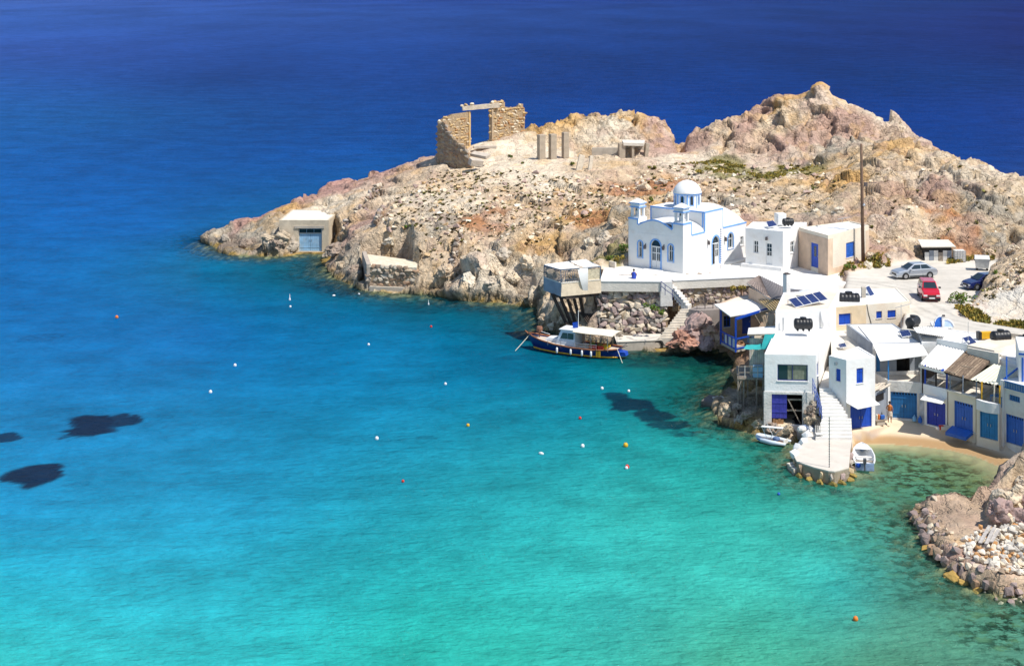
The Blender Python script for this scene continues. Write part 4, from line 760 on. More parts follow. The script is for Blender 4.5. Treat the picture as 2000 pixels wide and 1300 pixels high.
for f, L in drum_w:
    g = MB(); f.block(g, L / 2 - .18, L / 2 + .18, zd + .34, zd + 1.31, -.16, -.10); g.build('pane', M_GLASS, du)
mb = MB(); mb.lathe([(1.56, 0), (1.54, .10), (1.44, .40), (1.22, .74), (.92, 1.03), (.54, 1.24), (.18, 1.33), (.02, 1.34)], 24, (dc.x, dc.y, zd + hd + .002)); mb.build('dome', M_WHITE, ch, smooth=True)
# bell turrets
for a in (.68, 6.22):
    bc = cw(a, .78, hs); mb = MB(); rzc = math.atan2(e1.y, e1.x)
    def at(x, y, z): return bc + e1 * x + e2 * y + Vector((0, 0, z))
    mb.box(at(0, 0, .05), (1.22, 1.30, .10), rzc)
    for x in (-.42, .42):
        for y in (-.42, .42): mb.box(at(x, y, .60), (.24, .24, 1.0), rzc)
    mb.box(at(0, 0, 1.36), (1.14, 1.14, .32), rzc)
    tw = mb.build('bell_turret', M_WHITE, ch)
    mb = MB(); mb.box(at(0, 0, 1.15), (1.30, 1.30, .10), rzc); mb.box(at(0, 0, 1.555), (1.42, 1.42, .07), rzc); mb.build('cornice', M_LBLUE, tw)
    mb = MB(); s_ = .70; q = [at(-s_, -s_, 1.593), at(s_, -s_, 1.593), at(s_, s_, 1.593), at(-s_, s_, 1.593), at(-.06, -.06, 2.02), at(.06, -.06, 2.02), at(.06, .06, 2.02), at(-.06, .06, 2.02)]; mb.hexa(q); mb.build('turret_roof', M_WHITE, tw)
    mb = MB(); mb.lathe([(.22, 0), (.18, .08), (.14, .22), (.05, .30), (.02, .34)], 10, at(0, 0, .72)); mb.build('bell', mat('bronze', (.16, .11, .05), .5, metal=.7), tw, smooth=True)
# trim lines
tr = MB(); T = .13
def hb(f, u0, u1, z, d=.03): f.block(tr, u0, u1, PZ + z - T, PZ + z + .02, -.06, d)
def vb(f, u0, u1, z0, z1, d=.032): f.block(tr, u0, u1, PZ + z0, PZ + z1, -.06, d)
hb(ff, -.03, 1.27, hs); hb(ff, 5.54, 6.93, hs); vb(ff, 1.14, 1.27, 4.55, hs - T); vb(ff, 5.54, 5.67, 4.5, hs - T)
for i in range(14):
    (u0, z0), (u1, z1) = arc[i], arc[i + 1]
    tr.hexa([ff.p(u1, PZ + z1 - T, .031), ff.p(u0, PZ + z0 - T, .031), ff.p(u0, PZ + z0 - T, -.06), ff.p(u1, PZ + z1 - T, -.06), ff.p(u1, PZ + z1 + .02, .031), ff.p(u0, PZ + z0 + .02, .031), ff.p(u0, PZ + z0 + .02, -.06), ff.p(u1, PZ + z1 + .02, -.06)])
hb(fs, .032, bs + .02, hs); vb(fs, bs - .11, bs + .02, hw, hs - T); hb(fs, bs + .02, b1, hw); vb(fs, b1 - .02, b1 + .13, hw, ht - T); hb(fs, b1 - .02, b2 + .02, ht); vb(fs, b2 - .06, b2 + .02, hw, ht - T); hb(fs, b2 + .02, CL, hw)
ft = Face(cw(6.9, b1), cw(0, b1)); hb(ft, -.02, 6.88, ht); vb(ft, 6.6, 6.76, 4.3, ht - T); vb(ft, 0, .15, 4.3, ht - T)
trim = tr.build('trim', M_LBLUE, ch)
for f, bx, kd in ((ff, wl, 'w'), (ff, wr, 'w'), (ff, dr, 'd'), (fs, sd, 'd'), (fs, sw, 'w')):
    u0, u1, z0, z1 = bx; t_ = .13 if kd == 'w' else .16; mb = MB()
    f.loop_band(mb, arch_loop(u0, u1, z0, z1), arch_loop(u0 - t_, u1 + t_, z0 - (t_ if kd == 'w' else .0), z1 + t_), -.005, .04); mb.build('window_surround' if kd == 'w' else 'door_surround', M_LBLUE, ch)
for f, bx in ((ff, wl), (ff, wr), (fs, sw)): fit_opening(ch, f, 'archwindow', *bx, M_DOORW, .22, {})
fit_opening(ch, fs, 'window', *sw2, M_DOORW, .22, {})
for f, bx, op in ((ff, dr, False), (fs, sd, True)):
    u0, u1, z0, z1 = bx; zm = z1 - (u1 - u0) / 2 - .05; um = (u0 + u1) / 2
    g = MB(); f.block(g, u0, u1, zm, z1, -.24, -.17); g.build('fanlight', M_GLASS, ch)
    g = MB(); f.block(g, u0, u1, z0, zm - .07, -.30, -.24); g.build('door_back', M_DARK, ch)
    g = MB(); f.block(g, u0, u1, zm - .07, zm, -.20, -.10); g.build('transom', M_DOORW, ch)
    for k in ((0, 1) if not op else (1,)):
        a, b_ = u0 + .02 + k * (um - u0), um - .01 + k * (um - u0)
        mb = MB(); f.block(mb, a, b_, z0, zm - .08, -.18, -.13); lf = mb.build('door_leaf', M_DOORW, ch)
        for i in (0, 1):
            for j in (0, 1):
                w_ = b_ - a; h_ = zm - z0; g = MB(); f.block(g, a + w_ * (.14 + .42 * i), a + w_ * (.44 + .42 * i), z0 + h_ * (.36 if j == 0 else .72), z0 + h_ * (.68 if j == 0 else .94), -.135, -.12); g.build('pane', M_GLASS, lf)
for f, px, py in ((ff, 1261, 481), (ff, 1297, 483), (fs, 1382, 473), (fs, 1415, 466)):
    u, z = facehit(f.A, f.B, px, py); mb = MB(); f.block(mb, u - .03, u + .03, z, z + .30, 0, .06); f.block(mb, u - .1, u + .1, z - .25, z + .1, .08, .28); f.block(mb, u - .05, u + .05, z + .1, z + .18, .1, .25); mb.build('wall_lantern', M_IRON, ch)
mb = MB(); ff.block(mb, dr[0] - .5, dr[1] + .5, PZ - .2, PZ + .12, 0, .9); ff.block(mb, dr[0] - .9, dr[1] + .9, PZ - .2, PZ + .085, .9, 1.5); mb.build('doorstep', M_WHITE, ch)
mb = MB(); fs.block(mb, sd[0] - .2, sd[1] + .2, PZ - .2, PZ + .10, 0, .5); mb.build('doorstep', M_WHITE, ch)
mb = MB(); fs.block(mb, 1.0, 11.8, PZ + .05, PZ + .13, 1.15, 1.32); o = mb.build('kerb', M_PALEC); tag(o, 'thin pale kerb along the sunny side of the church', 'kerb')
# ------------------------------------------------------------------ the two houses beside the church
z1 = 10.15; foot = [W(1529, 452, z1), W(1558, 445.3, z1), W(1576, 434, z1), W(1470, 433, z1), W(1456, 445, z1)]
hD = house('house', 'small white flat roofed house with white shutters between church and tan house', foot, 5.7, z1, openings=[
    (4, 'window', (1472, 470, 1481, 494), {}), (4, 'door', (1496.5, 474, 1508, 516), {'m': M_DOORW, 'lights': True}), (0, 'window', (1544, 471.5, 1551.5, 493), {})])
f = Face(foot[4], foot[0]); L = (f.B - f.A).length; mb = MB(); f.block(mb, -.3, L + .02, 5.8, 6.42, .003, .5); mb.build('plinth', M_WHITE, hD)
mb = MB(); u, z = facehit(f.A, f.B, 1498, 466); f.block(mb, u - .1, u + .1, z - .15, z + .2, .02, .25); mb.build('wall_lantern', M_IRON, hD)
z1 = 10.2; foot = [W(1617, 459.6, z1), W(1697, 440, z1), W(1660, 431.5, z1), W(1560, 444.2, z1)]
hE = house('house', 'flat roofed house with a tan front, blue door and blue window beside the power pole', foot, 5.6, z1, wm=M_CREAM, rm=M_WHITE2, openings=[
    (3, 'door', (1584, 475, 1598.5, 522), {'m': M_BLUE, 'glazed': True}), (0, 'shutter', (1652.5, 473, 1669, 502), {'m': M_MBLUE, 'sill': M_CREAM})])
f = Face(foot[3], foot[0]); L = (f.B - f.A).length; du0, du1, dz0, dz1 = facebox(f.A, f.B, (1584, 475, 1598.5, 522)); mb = MB()
f.block(mb, 0, du0 - .02, 5.8, z1 - .35, .003, .035); f.block(mb, du1 + .02, L + .03, 5.8, z1 - .35, .003, .035); f.block(mb, du0 - .02, du1 + .02, dz1 + .03, z1 - .35, .003, .035); mb.build('tan_front', M_TAN, hE)
f = Face(foot[0], foot[1]); L = (f.B - f.A).length; mb = MB(); f.block(mb, .0, .95, 5.8, z1 - .4, .003, .03); f.block(mb, L - .7, L, 5.8, z1 - .5, .003, .03); f.block(mb, .95, L - .7, 5.8, 6.7, .003, .03); mb.build('bare_render', mat('peeling_peach_render', (.70, .53, .38), .9, var=.15, scale=1.2, bump=.4, dirt=(.78, .70, .6), damt=.6), hE)
mb = MB(); q = W(1645, 455, z1); q2 = W(1596, 528, 6.0); mb.ball(q2 + Vector((.6, -.2, .1)), .35, 6, sz=.7); mb.build('step_stone', M_TAN, hE)
# ------------------------------------------------------------------ boathouse on the point
z1 = 4.35; foot = [W(545, 430, z1), W(642, 430, z1), W(664, 411, z1), W(571, 409, z1)]
bh_ = house('boathouse', 'lone concrete boathouse with pale blue doors at the foot of the rocky point', foot, -.4, z1, wm=mat('warm_old_concrete', (.64, .54, .40), .92, var=.18, scale=1.2, bump=.5, bscale=8, dirt=(.36, .28, .20), dscale=.7, damt=.6), rm=mat('pale_roof_slab', (.80, .74, .62), .9, var=.1, scale=.8, bump=.3), cat='boathouse', par=.04, pw=.25, depth=.35, openings=[
    (0, 'boatdoor', (583, 446, 629, 491), {'m': M_SKYB, 'frame': M_OLDW, 'slats': False, 'uz': None} if 0 else {'m': M_SKYB, 'frame': M_OLDW, 'slats': False})])
f = Face(foot[0], foot[1]); u0, u1, a0, a1 = facebox(f.A, f.B, (583, 446, 629, 491)); a0 = .1
for k in range(3):
    mb = MB(); w_ = (u1 - u0 - .2) / 3; f.block(mb, u0 + .12 + k * w_, u0 + .04 + (k + 1) * w_, a1 - .62, a1 - .12, -.3, -.20); mb.build('pane', M_GLASS, bh_)
mb = MB(); f.block(mb, u0 + .08, u1 - .08, a1 - .72, a1 - .63, -.3, -.18); mb.build('transom', M_OLDW, bh_)
mb = MB(); f.block(mb, u0 - .5, u1 + .3, a1 + .02, a1 + .35, .003, .12); mb.build('lintel', M_CONC, bh_)
# ------------------------------------------------------------------ harbour houses, left group
z1 = 6.5; footA = [W(1493, 691, z1), W(1594, 693, z1), W(1621, 641, z1), W(1514, 645, z1)]
hA = house('house', 'white harbour house with a wide navy framed window above an open boat door', footA, -.3, z1, openings=[
    (0, 'bigwindow', (1518.5, 712, 1577.5, 743.5), {'frame': mat('navy_window_frame', (.012, .03, .16), .5), 'curtain': True}),
    (0, 'dark', (1507, 770, 1567, 829), {'deep': 3.0}), (1, 'window', (1595.5, 708, 1598.5, 735), {'frame': M_BLUE})], par=.05)
f = Face(footA[0], footA[1]); L = (f.B - f.A).length; u0, u1, a0, a1 = facebox(f.A, f.B, (1507, 770, 1567, 829)); um = u0 + (u1 - u0) * .50
mb = MB(); boards(mb, f, u0 + .02, um, a0 + .5, a1 - .03, -.04, .05, .3); f.block(mb, u0 + .02, um, a0 + .95, a0 + 1.07, -.04, -.01); f.block(mb, u0 + .02, um, a0 + 1.7, a0 + 1.82, -.04, -.01)
mb.build('door_leaf', mat('violet_blue_paint', (.045, .05, .34), .6, var=.3, scale=3, dirt=(.2, .2, .4), damt=.3), hA)
mb = MB(); f.block(mb, um, u1, a1 - .5, a1 - .38, -.25, -.16); f.block(mb, um, u1, a0 + 1.05, a0 + 1.17, -.25, -.16); mb.bar(f.p(um + .1, a1 - .4, -.10), f.p(u1 - .15, a0 + .1, -.10), .09); mb.build('brace', M_WOOD, hA)
for k in range(4):
    mb = MB(); f.block(mb, u0 + .1 + k * .22, u0 + .30 + k * .22, a0, a0 + .45 - .06 * (k % 2), -.12, -.05); mb.build('plank', mat('rotten_orange_plank', (.34, .19, .09), .9, var=.3, scale=6), hA)
mb = MB(); f.block(mb, -.06, u0 - .001, -.3, a1 + .22, .003, .07); f.block(mb, u1 + .001, L - .2, -.3, a1 + .22, .003, .07); f.block(mb, u0 - .001, u1 + .001, a1 + .01, a1 + .218, .003, .07); mb.build('plinth', M_OLDW, hA)
z1 = 8.15; footB = [(footA[3][0] + .01, footA[3][1] + .02), (footA[2][0] + .0, footA[2][1] + .02), tuple(W(1642, 566, z1)[:2]), tuple(W(1530, 571, z1)[:2])]
hB = house('house', 'white block with beige roof terrace carrying the four solar panels', footB, 1.0, z1, rm=M_BEIGE, par=.06)
f = Face(footB[0], footB[1]); L = (f.B - f.A).length; mb = MB(); mb.tube([f.p(L - .75, z1 - .15, .02), f.p(L - .72, z1 - 1.5, .06)], .13, 8); mb.build('plaster_rib', M_WHITE, hB, smooth=True)
mb = MB(); mb.tube([f.p(.62, 6.5, .25), f.p(.62, 7.6, .25)], .06, 6); mb.build('pipe', M_STEEL, hB)
z1 = 7.36; footJ = [W(1623, 600, z1), W(1777, 588, z1), W(1752, 562, z1), W(1640, 563, z1)]
hJ = house('house', 'low beige house with three royal blue shuttered windows below the car park', footJ, 4.2, z1, wm=M_CREAM, rm=M_WHITE2, par=.05, openings=[
    (0, 'shutter', (1638.5, 612.5, 1661.5, 633.5), {}), (0, 'shutter', (1711.5, 608, 1722.5, 621.5), {'sill': M_CREAM}), (0, 'shutter', (1733.5, 606, 1749.5, 620), {'sill': M_CREAM})])
f = Face(footJ[0], footJ[1]); u = facehit(f.A, f.B, 1691, 610)[0]; mb = MB(); f.block(mb, .02, u, 4.4, z1 - .02, .003, .09); 
for bb in [(1638.5, 612.5, 1661.5, 633.5)]:
    mb = MB(); a, b_, c_, d_ = facebox(f.A, f.B, bb); f.block(mb, 0, a - .05, 4.4, z1 - .03, .003, .06); f.block(mb, b_ + .05, u, 4.4, z1 - .03, .003, .06); f.block(mb, a - .05, b_ + .05, d_ + .04, z1 - .03, .003, .06); f.block(mb, a - .05, b_ + .05, 4.4, c_ - .08, .003, .06)
mb.build('tan_render', mat('yellow_tan_render', (.70, .55, .36), .9, var=.12, scale=1.2, bump=.35, dirt=(.8, .72, .6), damt=.5), hJ)
mb = MB(); mb.tube([f.p(u + .1, z1 + .02, .02), f.p(u + .25, 6.6, .03), f.p(u + .55, 5.6, .03), f.p(u + .5, 5.0, .03)], .025, 5); mb.build('cable', M_RUBBER, hJ)
# lane between the house and the tower house
mb = MB(); q = [W(1624, 700, 5.0), W(1692, 690, 5.0), W(1700, 640, 5.0), W(1622, 645, 5.0)]; mb.prism([(p.x, p.y) for p in q], 1.0, 5.25); o = mb.build('lane', M_PALEC); o['kind'] = 'structure'
# tall white cube house
z1 = 6.45; footC = [W(1652.6, 702.7, z1), W(1709.4, 695.7, z1), W(1676, 676, z1), W(1618.8, 694.3, z1)]
hC = house('house', 'tall narrow white cube house with small blue shutters above a royal blue double door', footC, .4, z1, par=.05, openings=[
    (0, 'shutter', (1673, 719, 1686, 748), {}), (3, 'shutter', (1632.5, 720, 1641.5, 744), {'m': M_BLUE}), (0, 'boatdoor', (1661, 786, 1702.5, 841), {'m': M_BLUE, 'slats': False})])
canopy(hC, [P(1675, 798, 122.3), P(1719, 789, 123.0), P(1701, 775, 124.3), P(1650.5, 784, 123.5)], .05, M_CANVAS, 'door_canopy')
mb = MB(); f = Face(footC[3], footC[0]); u, z = facehit(f.A, f.B, 1634, 710); f.block(mb, u - .08, u + .08, z - .1, z + .15, .0, .2); mb.build('wall_lantern', M_STEEL, hC)
# ------------------------------------------------------------------ row of boat garages round the beach
def row_house(label, front, back, zf, z1, depth_back, door, wm, opts=None, upper=(), rm=None, zb=.35, uw=None, canop=None):
    """lower store with a boat door, terrace on top with a low wall, upper room set back behind it"""
    A, B = [Vector(p[:2]) for p in front]; D, C = [Vector(p[:2]) for p in back]; cc = (A + B) / 2
    t = thing('boat_house', label, 'boathouse', (cc.x, cc.y, .9))
    fo = [A, B, C, D]
    house('', '', fo, zb, zf, wm, M_PALEC, [(0, 'boatdoor', door, opts or {})], par=.30, pw=.14, root=t)
    nrm = ((C - D).orthogonal()).normalized(); nrm = -nrm if nrm.y < 0 else nrm
    D2, C2 = D + nrm * depth_back, C + nrm * depth_back
    house('', '', [D, C, C2, D2], zf - .5, z1, uw or wm, rm or M_WHITE2, upper, par=.04, root=t, depth=.12)
    return t
Qf = [W(1733, 817, .95), W(1801, 822, .95)]; Qb = [W(1704, 671, 6.35), W(1800, 669, 6.35)]
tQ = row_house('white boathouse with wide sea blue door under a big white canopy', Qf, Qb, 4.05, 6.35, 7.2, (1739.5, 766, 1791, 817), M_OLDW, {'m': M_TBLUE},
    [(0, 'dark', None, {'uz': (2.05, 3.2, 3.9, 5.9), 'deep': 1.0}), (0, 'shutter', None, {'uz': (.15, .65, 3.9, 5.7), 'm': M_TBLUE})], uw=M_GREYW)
canopy(tQ, [P(1719, 704, 126.0), P(1813, 692.5, 127.2), P(1799, 669.5, 129.6), P(1704.5, 671.5, 129.0)], .06, M_CANVAS)
f = Face(Qf[0], Qf[1])
for u in (.08, (f.B - f.A).length - .08):
    mb = MB(); mb.bar(f.p(u, 3.9, -.1), f.p(u, 5.62, -.2), .09); mb.build('post', M_TBLUE if u < 1 else M_OLDW, tQ)
mb = MB(); q = [W(1676, 637, 6.35), W(1704, 671, 6.35)]; fq = Face(q[0], q[1]); L = (fq.B - fq.A).length
mb.wall(q[0], q[1], [(0, 3), (L, 3), (L, 6.4), (0, 6.4)], [], .1); fq.block(mb, 0, L, 3, 6.37, -.3, -.0); mb.build('side_wall', M_WHITE, tQ)
mb = MB(); u0, u1, a0, a1 = facebox(fq.A, fq.B, (1687, 665, 1691.5, 686)); fq.block(mb, u0, u1, a0, a1, .004, .05); mb.build('shutter', M_TBLUE, tQ)
Rf = [W(1803, 824, .95), W(1850, 836, .95)]; Rb = [W(1829, 676, 6.3), W(1888, 684, 6.3)]
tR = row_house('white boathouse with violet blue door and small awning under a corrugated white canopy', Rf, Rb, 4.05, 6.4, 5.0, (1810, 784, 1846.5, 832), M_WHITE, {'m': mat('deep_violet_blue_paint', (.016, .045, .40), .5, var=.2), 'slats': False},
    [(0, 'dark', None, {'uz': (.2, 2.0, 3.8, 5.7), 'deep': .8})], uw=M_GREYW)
canopy(tR, [P(1795, 711, 126.0), P(1846, 724.5, 123.6), P(1889, 681, 126.9), P(1831, 673, 128.2)], .05, M_CANVAS, corrug=9)
canopy(tR, [P(1797, 779.5, 123.6), P(1840, 788.5, 122.9), P(1848, 777.5, 123.9), P(1806, 769.5, 124.8)], .05, M_CANVAS, 'door_canopy')
mb = MB(); mb.slab([P(1794, 712, 125.95), P(1846, 726, 123.55), P(1846, 731, 123.55), P(1794, 717, 125.95)], .04, (0, -1, 0)); mb.build('canopy_valance', M_CANVAS, tR)
mb = MB(); mb.slab([P(1837, 722, 123.6), P(1842, 719.5, 123.6), P(1845, 722.5, 123.5), P(1840, 725.5, 123.5)], .02, (0, -.7, .7)); mb.build('canopy_badge', M_BLUE, tR)
f = Face(Rf[0], Rf[1]); L = (f.B - f.A).length
for u, mm_ in ((.1, M_BLUE), (L * .5, M_DARK), (L - .12, M_BLUE)):
    mb = MB(); mb.bar(f.p(u, 3.9, -.12), f.p(u, 5.55, -.15), .11); mb.build('post', mm_, tR)
mb = MB(); mb.slab([f.p(.1, 4.4, -.3), f.p(1.2, 4.4, -.3), f.p(1.2, 4.4, -.9), f.p(.1, 4.4, -.9)], .05); mb.build('table', M_OLDW, tR)
Sf = [W(1852, 838, .95), W(1906, 853, .95)]; Sb = [W(1889, 688, 6.3), W(1942, 699, 6.3)]
tS = row_house('beige boathouse with bright blue double door below a brown reed roof', Sf, Sb, 4.05, 6.9, 5.0, (1864, 786, 1900, 845), M_CREAM, {'m': M_MBLUE},
    [(0, 'dark', None, {'uz': (.2, 2.2, 3.8, 5.6), 'deep': .8})], rm=M_BEIGE, uw=M_CREAM)
f = Face(Sf[0], Sf[1]); L = (f.B - f.A).length
for u in (.08, L * .5, L - .05):
    mb = MB(); mb.bar(f.p(u, 3.9, -.12), f.p(u, 5.45, -.15), .08); mb.build('post', M_GREYW, tS)
mb = MB(); f.block(mb, -.05, L + .02, 3.98, 4.12, -.2, .16); mb.build('coping', M_CREAM, tS)
mb = MB(); u0, u1, a0, a1 = facebox(f.A, f.B, (1862, 826, 1900, 845)); q0 = f.p(u0 - .1, 1.35, .02); q1 = f.p(u1 + .05, 1.35, .02); mb.slab([f.p(u0 - .2, .95, .75), f.p(u1 - .1, .95, .75), q1, q0], .25); mb.build('boat_ramp', M_MBLUE, tS)
q = [P(1845, 727, 123.5), P(1895, 743, 122.2), P(1942, 698, 124.9), P(1888, 687.5, 126.2)]
rd = [MB(), MB(), MB()]; rnd = random.Random(5)
for k in range(420):
    s0 = rnd.random(); s1 = min(1, max(0, s0 + rnd.gauss(0, .025))); t0 = rnd.choice((0, 0, rnd.random() * .5)); t1 = min(1.02, t0 + .45 + rnd.random() * .6)
    a = q[0].lerp(q[1], s0).lerp(q[3].lerp(q[2], s0), t0 - .02); b_ = q[0].lerp(q[1], s1).lerp(q[3].lerp(q[2], s1), t1); up = Vector((0, 0, .02 + rnd.random() * .09))
    rd[rnd.choice((0, 0, 0, 1, 1, 2))].tube([a + up, (a + b_) / 2 + up * 1.3, b_ + up], .018 + rnd.random() * .014, 4, False)
for k in range(3): rd[k].build('reed_thatch', M_REED[k], tS, kind='stuff', rec=False)
mb = MB(); mb.slab([p + Vector((0, 0, -.01)) for p in q], .05); mb.build('roof_mat', M_REED[0], tS)
for a, b_ in (((.33, .36), (.78, .40)), ((.22, .95), (.72, .97)), ((.02, .03), (.42, .02))):
    pa = q[0].lerp(q[1], a[0]).lerp(q[3].lerp(q[2], a[0]), a[1]); pb = q[0].lerp(q[1], b_[0]).lerp(q[3].lerp(q[2], b_[0]), b_[1]); mb = MB(); mb.bar(pa + Vector((0, 0, .14)), pb + Vector((0, 0, .14)), .10, .05); mb.build('roof_batten', M_REED[2] if a[1] < .9 else M_OLDW, tS)
Tf = [W(1907, 855, .95), W(1952, 866, .95)]; Tb = [W(1943, 700, 6.2), W(1988, 716, 6.2)]
tT = row_house('boathouse with sea blue double door below a curved white balcony and cream corrugated canopy', Tf, Tb, 3.95, 6.3, 5.0, (1914, 800, 1949, 857), M_CREAM, {'m': mat('teal_blue_paint', (.015, .20, .46), .5, var=.2), 'slats': False},
    [(0, 'dark', None, {'uz': (.1, 1.1, 3.7, 5.4), 'deep': .8})], rm=M_WHITE2, uw=M_WHITE)
canopy(tT, [P(1894, 741, 121.8), P(1955, 752.5, 119.9), P(1987, 720, 121.5), P(1941, 710.5, 123.2)], .05, M_CANVASC, corrug=8)
f = Face(Tf[0], Tf[1]); L = (f.B - f.A).length; mb = MB()
for i in range(8):
    u0, u1 = L * i / 8, L * (i + 1) / 8; d0, d1 = .03 + .32 * math.sin(math.pi * i / 8), .03 + .32 * math.sin(math.pi * (i + 1) / 8)
    mb.hexa([f.p(u0, 3.2, d0), f.p(u1, 3.2, d1), f.p(u1, 3.2, -.1), f.p(u0, 3.2, -.1), f.p(u0, 4.0, d0), f.p(u1, 4.0, d1), f.p(u1, 4.0, -.1), f.p(u0, 4.0, -.1)])
mb.build('balcony_front', M_WHITE, tT)
for u, mm_ in ((.35, M_YEL), (L * .72, M_CREAM), (L - .08, M_YEL)):
    mb = MB(); mb.bar(f.p(u, 3.9, -.2), f.p(u, 5.35, -.2), .10); mb.build('post', mm_, tT)
mb = MB(); mb.slab([f.p(1.0, 4.45, -.3), f.p(2.0, 4.45, -.3), f.p(2.0, 4.45, -1.0), f.p(1.0, 4.45, -1.0)], .05)
for u in (1.05, 1.95): mb.bar(f.p(u, 3.65, -.35), f.p(u, 4.4, -.35), .05)
mb.build('table', M_TBLUE, tT)
# right edge house
U0, U1 = W(1955, 862, .95), W(2045, 890, .95); f = Face(U0, U1); L = (f.B - f.A).length; bk_ = Vector((-f.n.x, -f.n.y)) ; 
fo = [Vector(U0[:2]), Vector(U1[:2]), Vector(U1[:2]) + bk_ * 6, Vector(U0[:2]) + bk_ * 6]
tU = house('house', 'white house at the right edge of the beach with a blue balcony rail', fo, .3, 5.75, M_OLDW, M_WHITE2, [(0, 'boatdoor', (1965, 812, 1999.5, 868), {'m': M_MBLUE}), (0, 'dark', (1971, 772.5, 1992, 783.5), {'deep': .3})], par=.04)
u0, u1, a0, a1 = facebox(f.A, f.B, (1971, 772.5, 1992, 783.5)); mb = MB()
for k in range(6): f.block(mb, u0 + (u1 - u0) * (k + .2) / 6, u0 + (u1 - u0) * (k + .75) / 6, a0, a1, -.1, -.04)
mb.build('window_grille', M_TBLUE, tU)
mb = MB(); f.block(mb, .02, .36, .4, 5.76, .003, .16); mb.build('pilaster', M_WHITE, tU)
mb = MB(); f.block(mb, .36, L, 5.15, 5.75, .003, .05); mb.build('balcony_band', M_WHITE, tU)
mb = MB(); f.block(mb, .4, L, 5.70, 5.78, .06, .14); f.block(mb, .4, L, 5.22, 5.28, .06, .14); mb.build('handrail', M_TBLUE, tU)
for k in range(14):
    mb = MB(); u = .5 + k * .155; f.block(mb, u, u + .06, 5.28, 5.70, .07, .12); mb.build('baluster', M_TBLUE, tU)
u = facehit(f.A, f.B, 1961, 735)[0]; mb = MB(); pz = f.p(u, 5.75, -.3); mb.bar(pz, pz + Vector((0, 0, 1.75)), .09); mb.build('post', M_MBLUE, tU)
mb = MB(); mb.bar(pz + Vector((-.2, 0, .05)), pz + Vector((1.15, .9, .65)), .10); mb.build('beam', M_MBLUE, tU)
# upper room of that house
q = P(1990, 731, 119.6); fo = [(q.x, q.y), (q.x + 4, q.y - 1.6), (q.x + 6, q.y + 3), (q.x + 1.2, q.y + 4.5)]
house('', '', fo, 5.6, 8.15, M_WHITE, M_WHITE2, [(0, 'door', None, {'uz': (.35, 1.2, 5.8, 7.5), 'm': M_MBLUE})], par=.05, root=tU)
fu = Face(fo[0], fo[1]); mb = MB(); fu.block(mb, -.02, 4.0, 7.78, 7.93, .003, .03); fu.block(mb, .20, .33, 5.75, 7.6, .003, .03); mb.build('trim', M_MBLUE, tU)
# ------------------------------------------------------------------ flat roofs behind the row
def roofblock(label, px, z1, z0=4.6, wm=None, rm=None, openings=(), par=.06, name='house'):
    return house(name, label, [W(a, b, z1) for a, b in px], z0, z1, wm or M_WHITE, rm or M_WHITE2, openings, par=par)
roofblock('long flat white roof behind the beach canopies with the yellow crate on it', [(1800, 668), (1829, 668), (1889, 676), (1950, 690), (1990, 706), (2040, 706), (2040, 672), (1945, 655), (1850, 642), (1790, 640)], 6.48, z0=5.0, par=.05, name='roof_terrace')
mb = MB(); A, B = W(1829, 684, 6.0), W(1889, 690, 6.2); f = Face(A, B); L = (f.B - f.A).length; f.block(mb, 0, L, 5.9, 6.95, -.15, .0); pw_ = mb.build('parapet_wall', M_WHITE); tag(pw_, 'bluish white parapet wall at the back of the corrugated white canopy', 'wall')
mb = MB(); A, B = W(1889, 692, 6.3), W(1950, 706, 6.2); f = Face(A, B); L = (f.B - f.A).length; f.block(mb, 0, L, 5.9, 6.85, -.2, .0); pw_ = mb.build('parapet_wall', M_PALEC); tag(pw_, 'beige parapet wall along the upper edge of the brown reed roof', 'wall')
mb = MB(); A, B = W(1972, 668, 6.4), W(2040, 676, 6.4); f = Face(A, B); L = (f.B - f.A).length; f.block(mb, 0, L, 6.3, 7.15, -.2, 0); pw_ = mb.build('garden_wall', M_CREAM); tag(pw_, 'short beige wall behind the black tank at the right edge', 'wall')
# gap wall, its shade put into the grey colour, and its corrugated eave
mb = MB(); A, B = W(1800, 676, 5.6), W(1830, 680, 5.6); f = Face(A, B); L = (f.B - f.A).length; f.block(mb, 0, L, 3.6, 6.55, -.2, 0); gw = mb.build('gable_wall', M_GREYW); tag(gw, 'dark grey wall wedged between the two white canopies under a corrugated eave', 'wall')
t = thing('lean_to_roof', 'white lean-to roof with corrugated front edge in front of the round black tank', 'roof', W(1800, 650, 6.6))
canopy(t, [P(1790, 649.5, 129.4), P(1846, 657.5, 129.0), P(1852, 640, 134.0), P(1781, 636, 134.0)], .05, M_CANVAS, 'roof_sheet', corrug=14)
# shed front between cube house and beach garages, its shade put into the wall colour
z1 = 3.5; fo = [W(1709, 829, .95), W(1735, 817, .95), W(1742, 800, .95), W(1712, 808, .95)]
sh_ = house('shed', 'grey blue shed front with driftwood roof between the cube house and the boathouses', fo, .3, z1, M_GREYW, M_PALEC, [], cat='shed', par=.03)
f = Face(fo[0], fo[1]); L = (f.B - f.A).length; mb = MB()
for k in range(7): f.block(mb, .1 + k * .2, .22 + k * .2, 2.7, 3.25, .003, .04)
mb.build('vent_slats', M_DARK, sh_)
mb = MB(); f.block(mb, L - .28, L + .02, .4, 3.55, .004, .12); mb.build('corner_post', M_WHITE, sh_)
rnd = random.Random(9)
for k in range(11):
    mb = MB(); u = rnd.random() * 1.1; d = .25 - k * .13; mb.bar(f.p(u - .2, 3.62 + rnd.random() * .15, d), f.p(u + 1.3 + rnd.random() * .4, 3.66 + rnd.random() * .25, d + rnd.gauss(0, .1)), .13, .07); mb.build('driftwood_plank', mat('bleached_driftwood', (.62, .54, .44), .9, var=.25, scale=6), sh_)
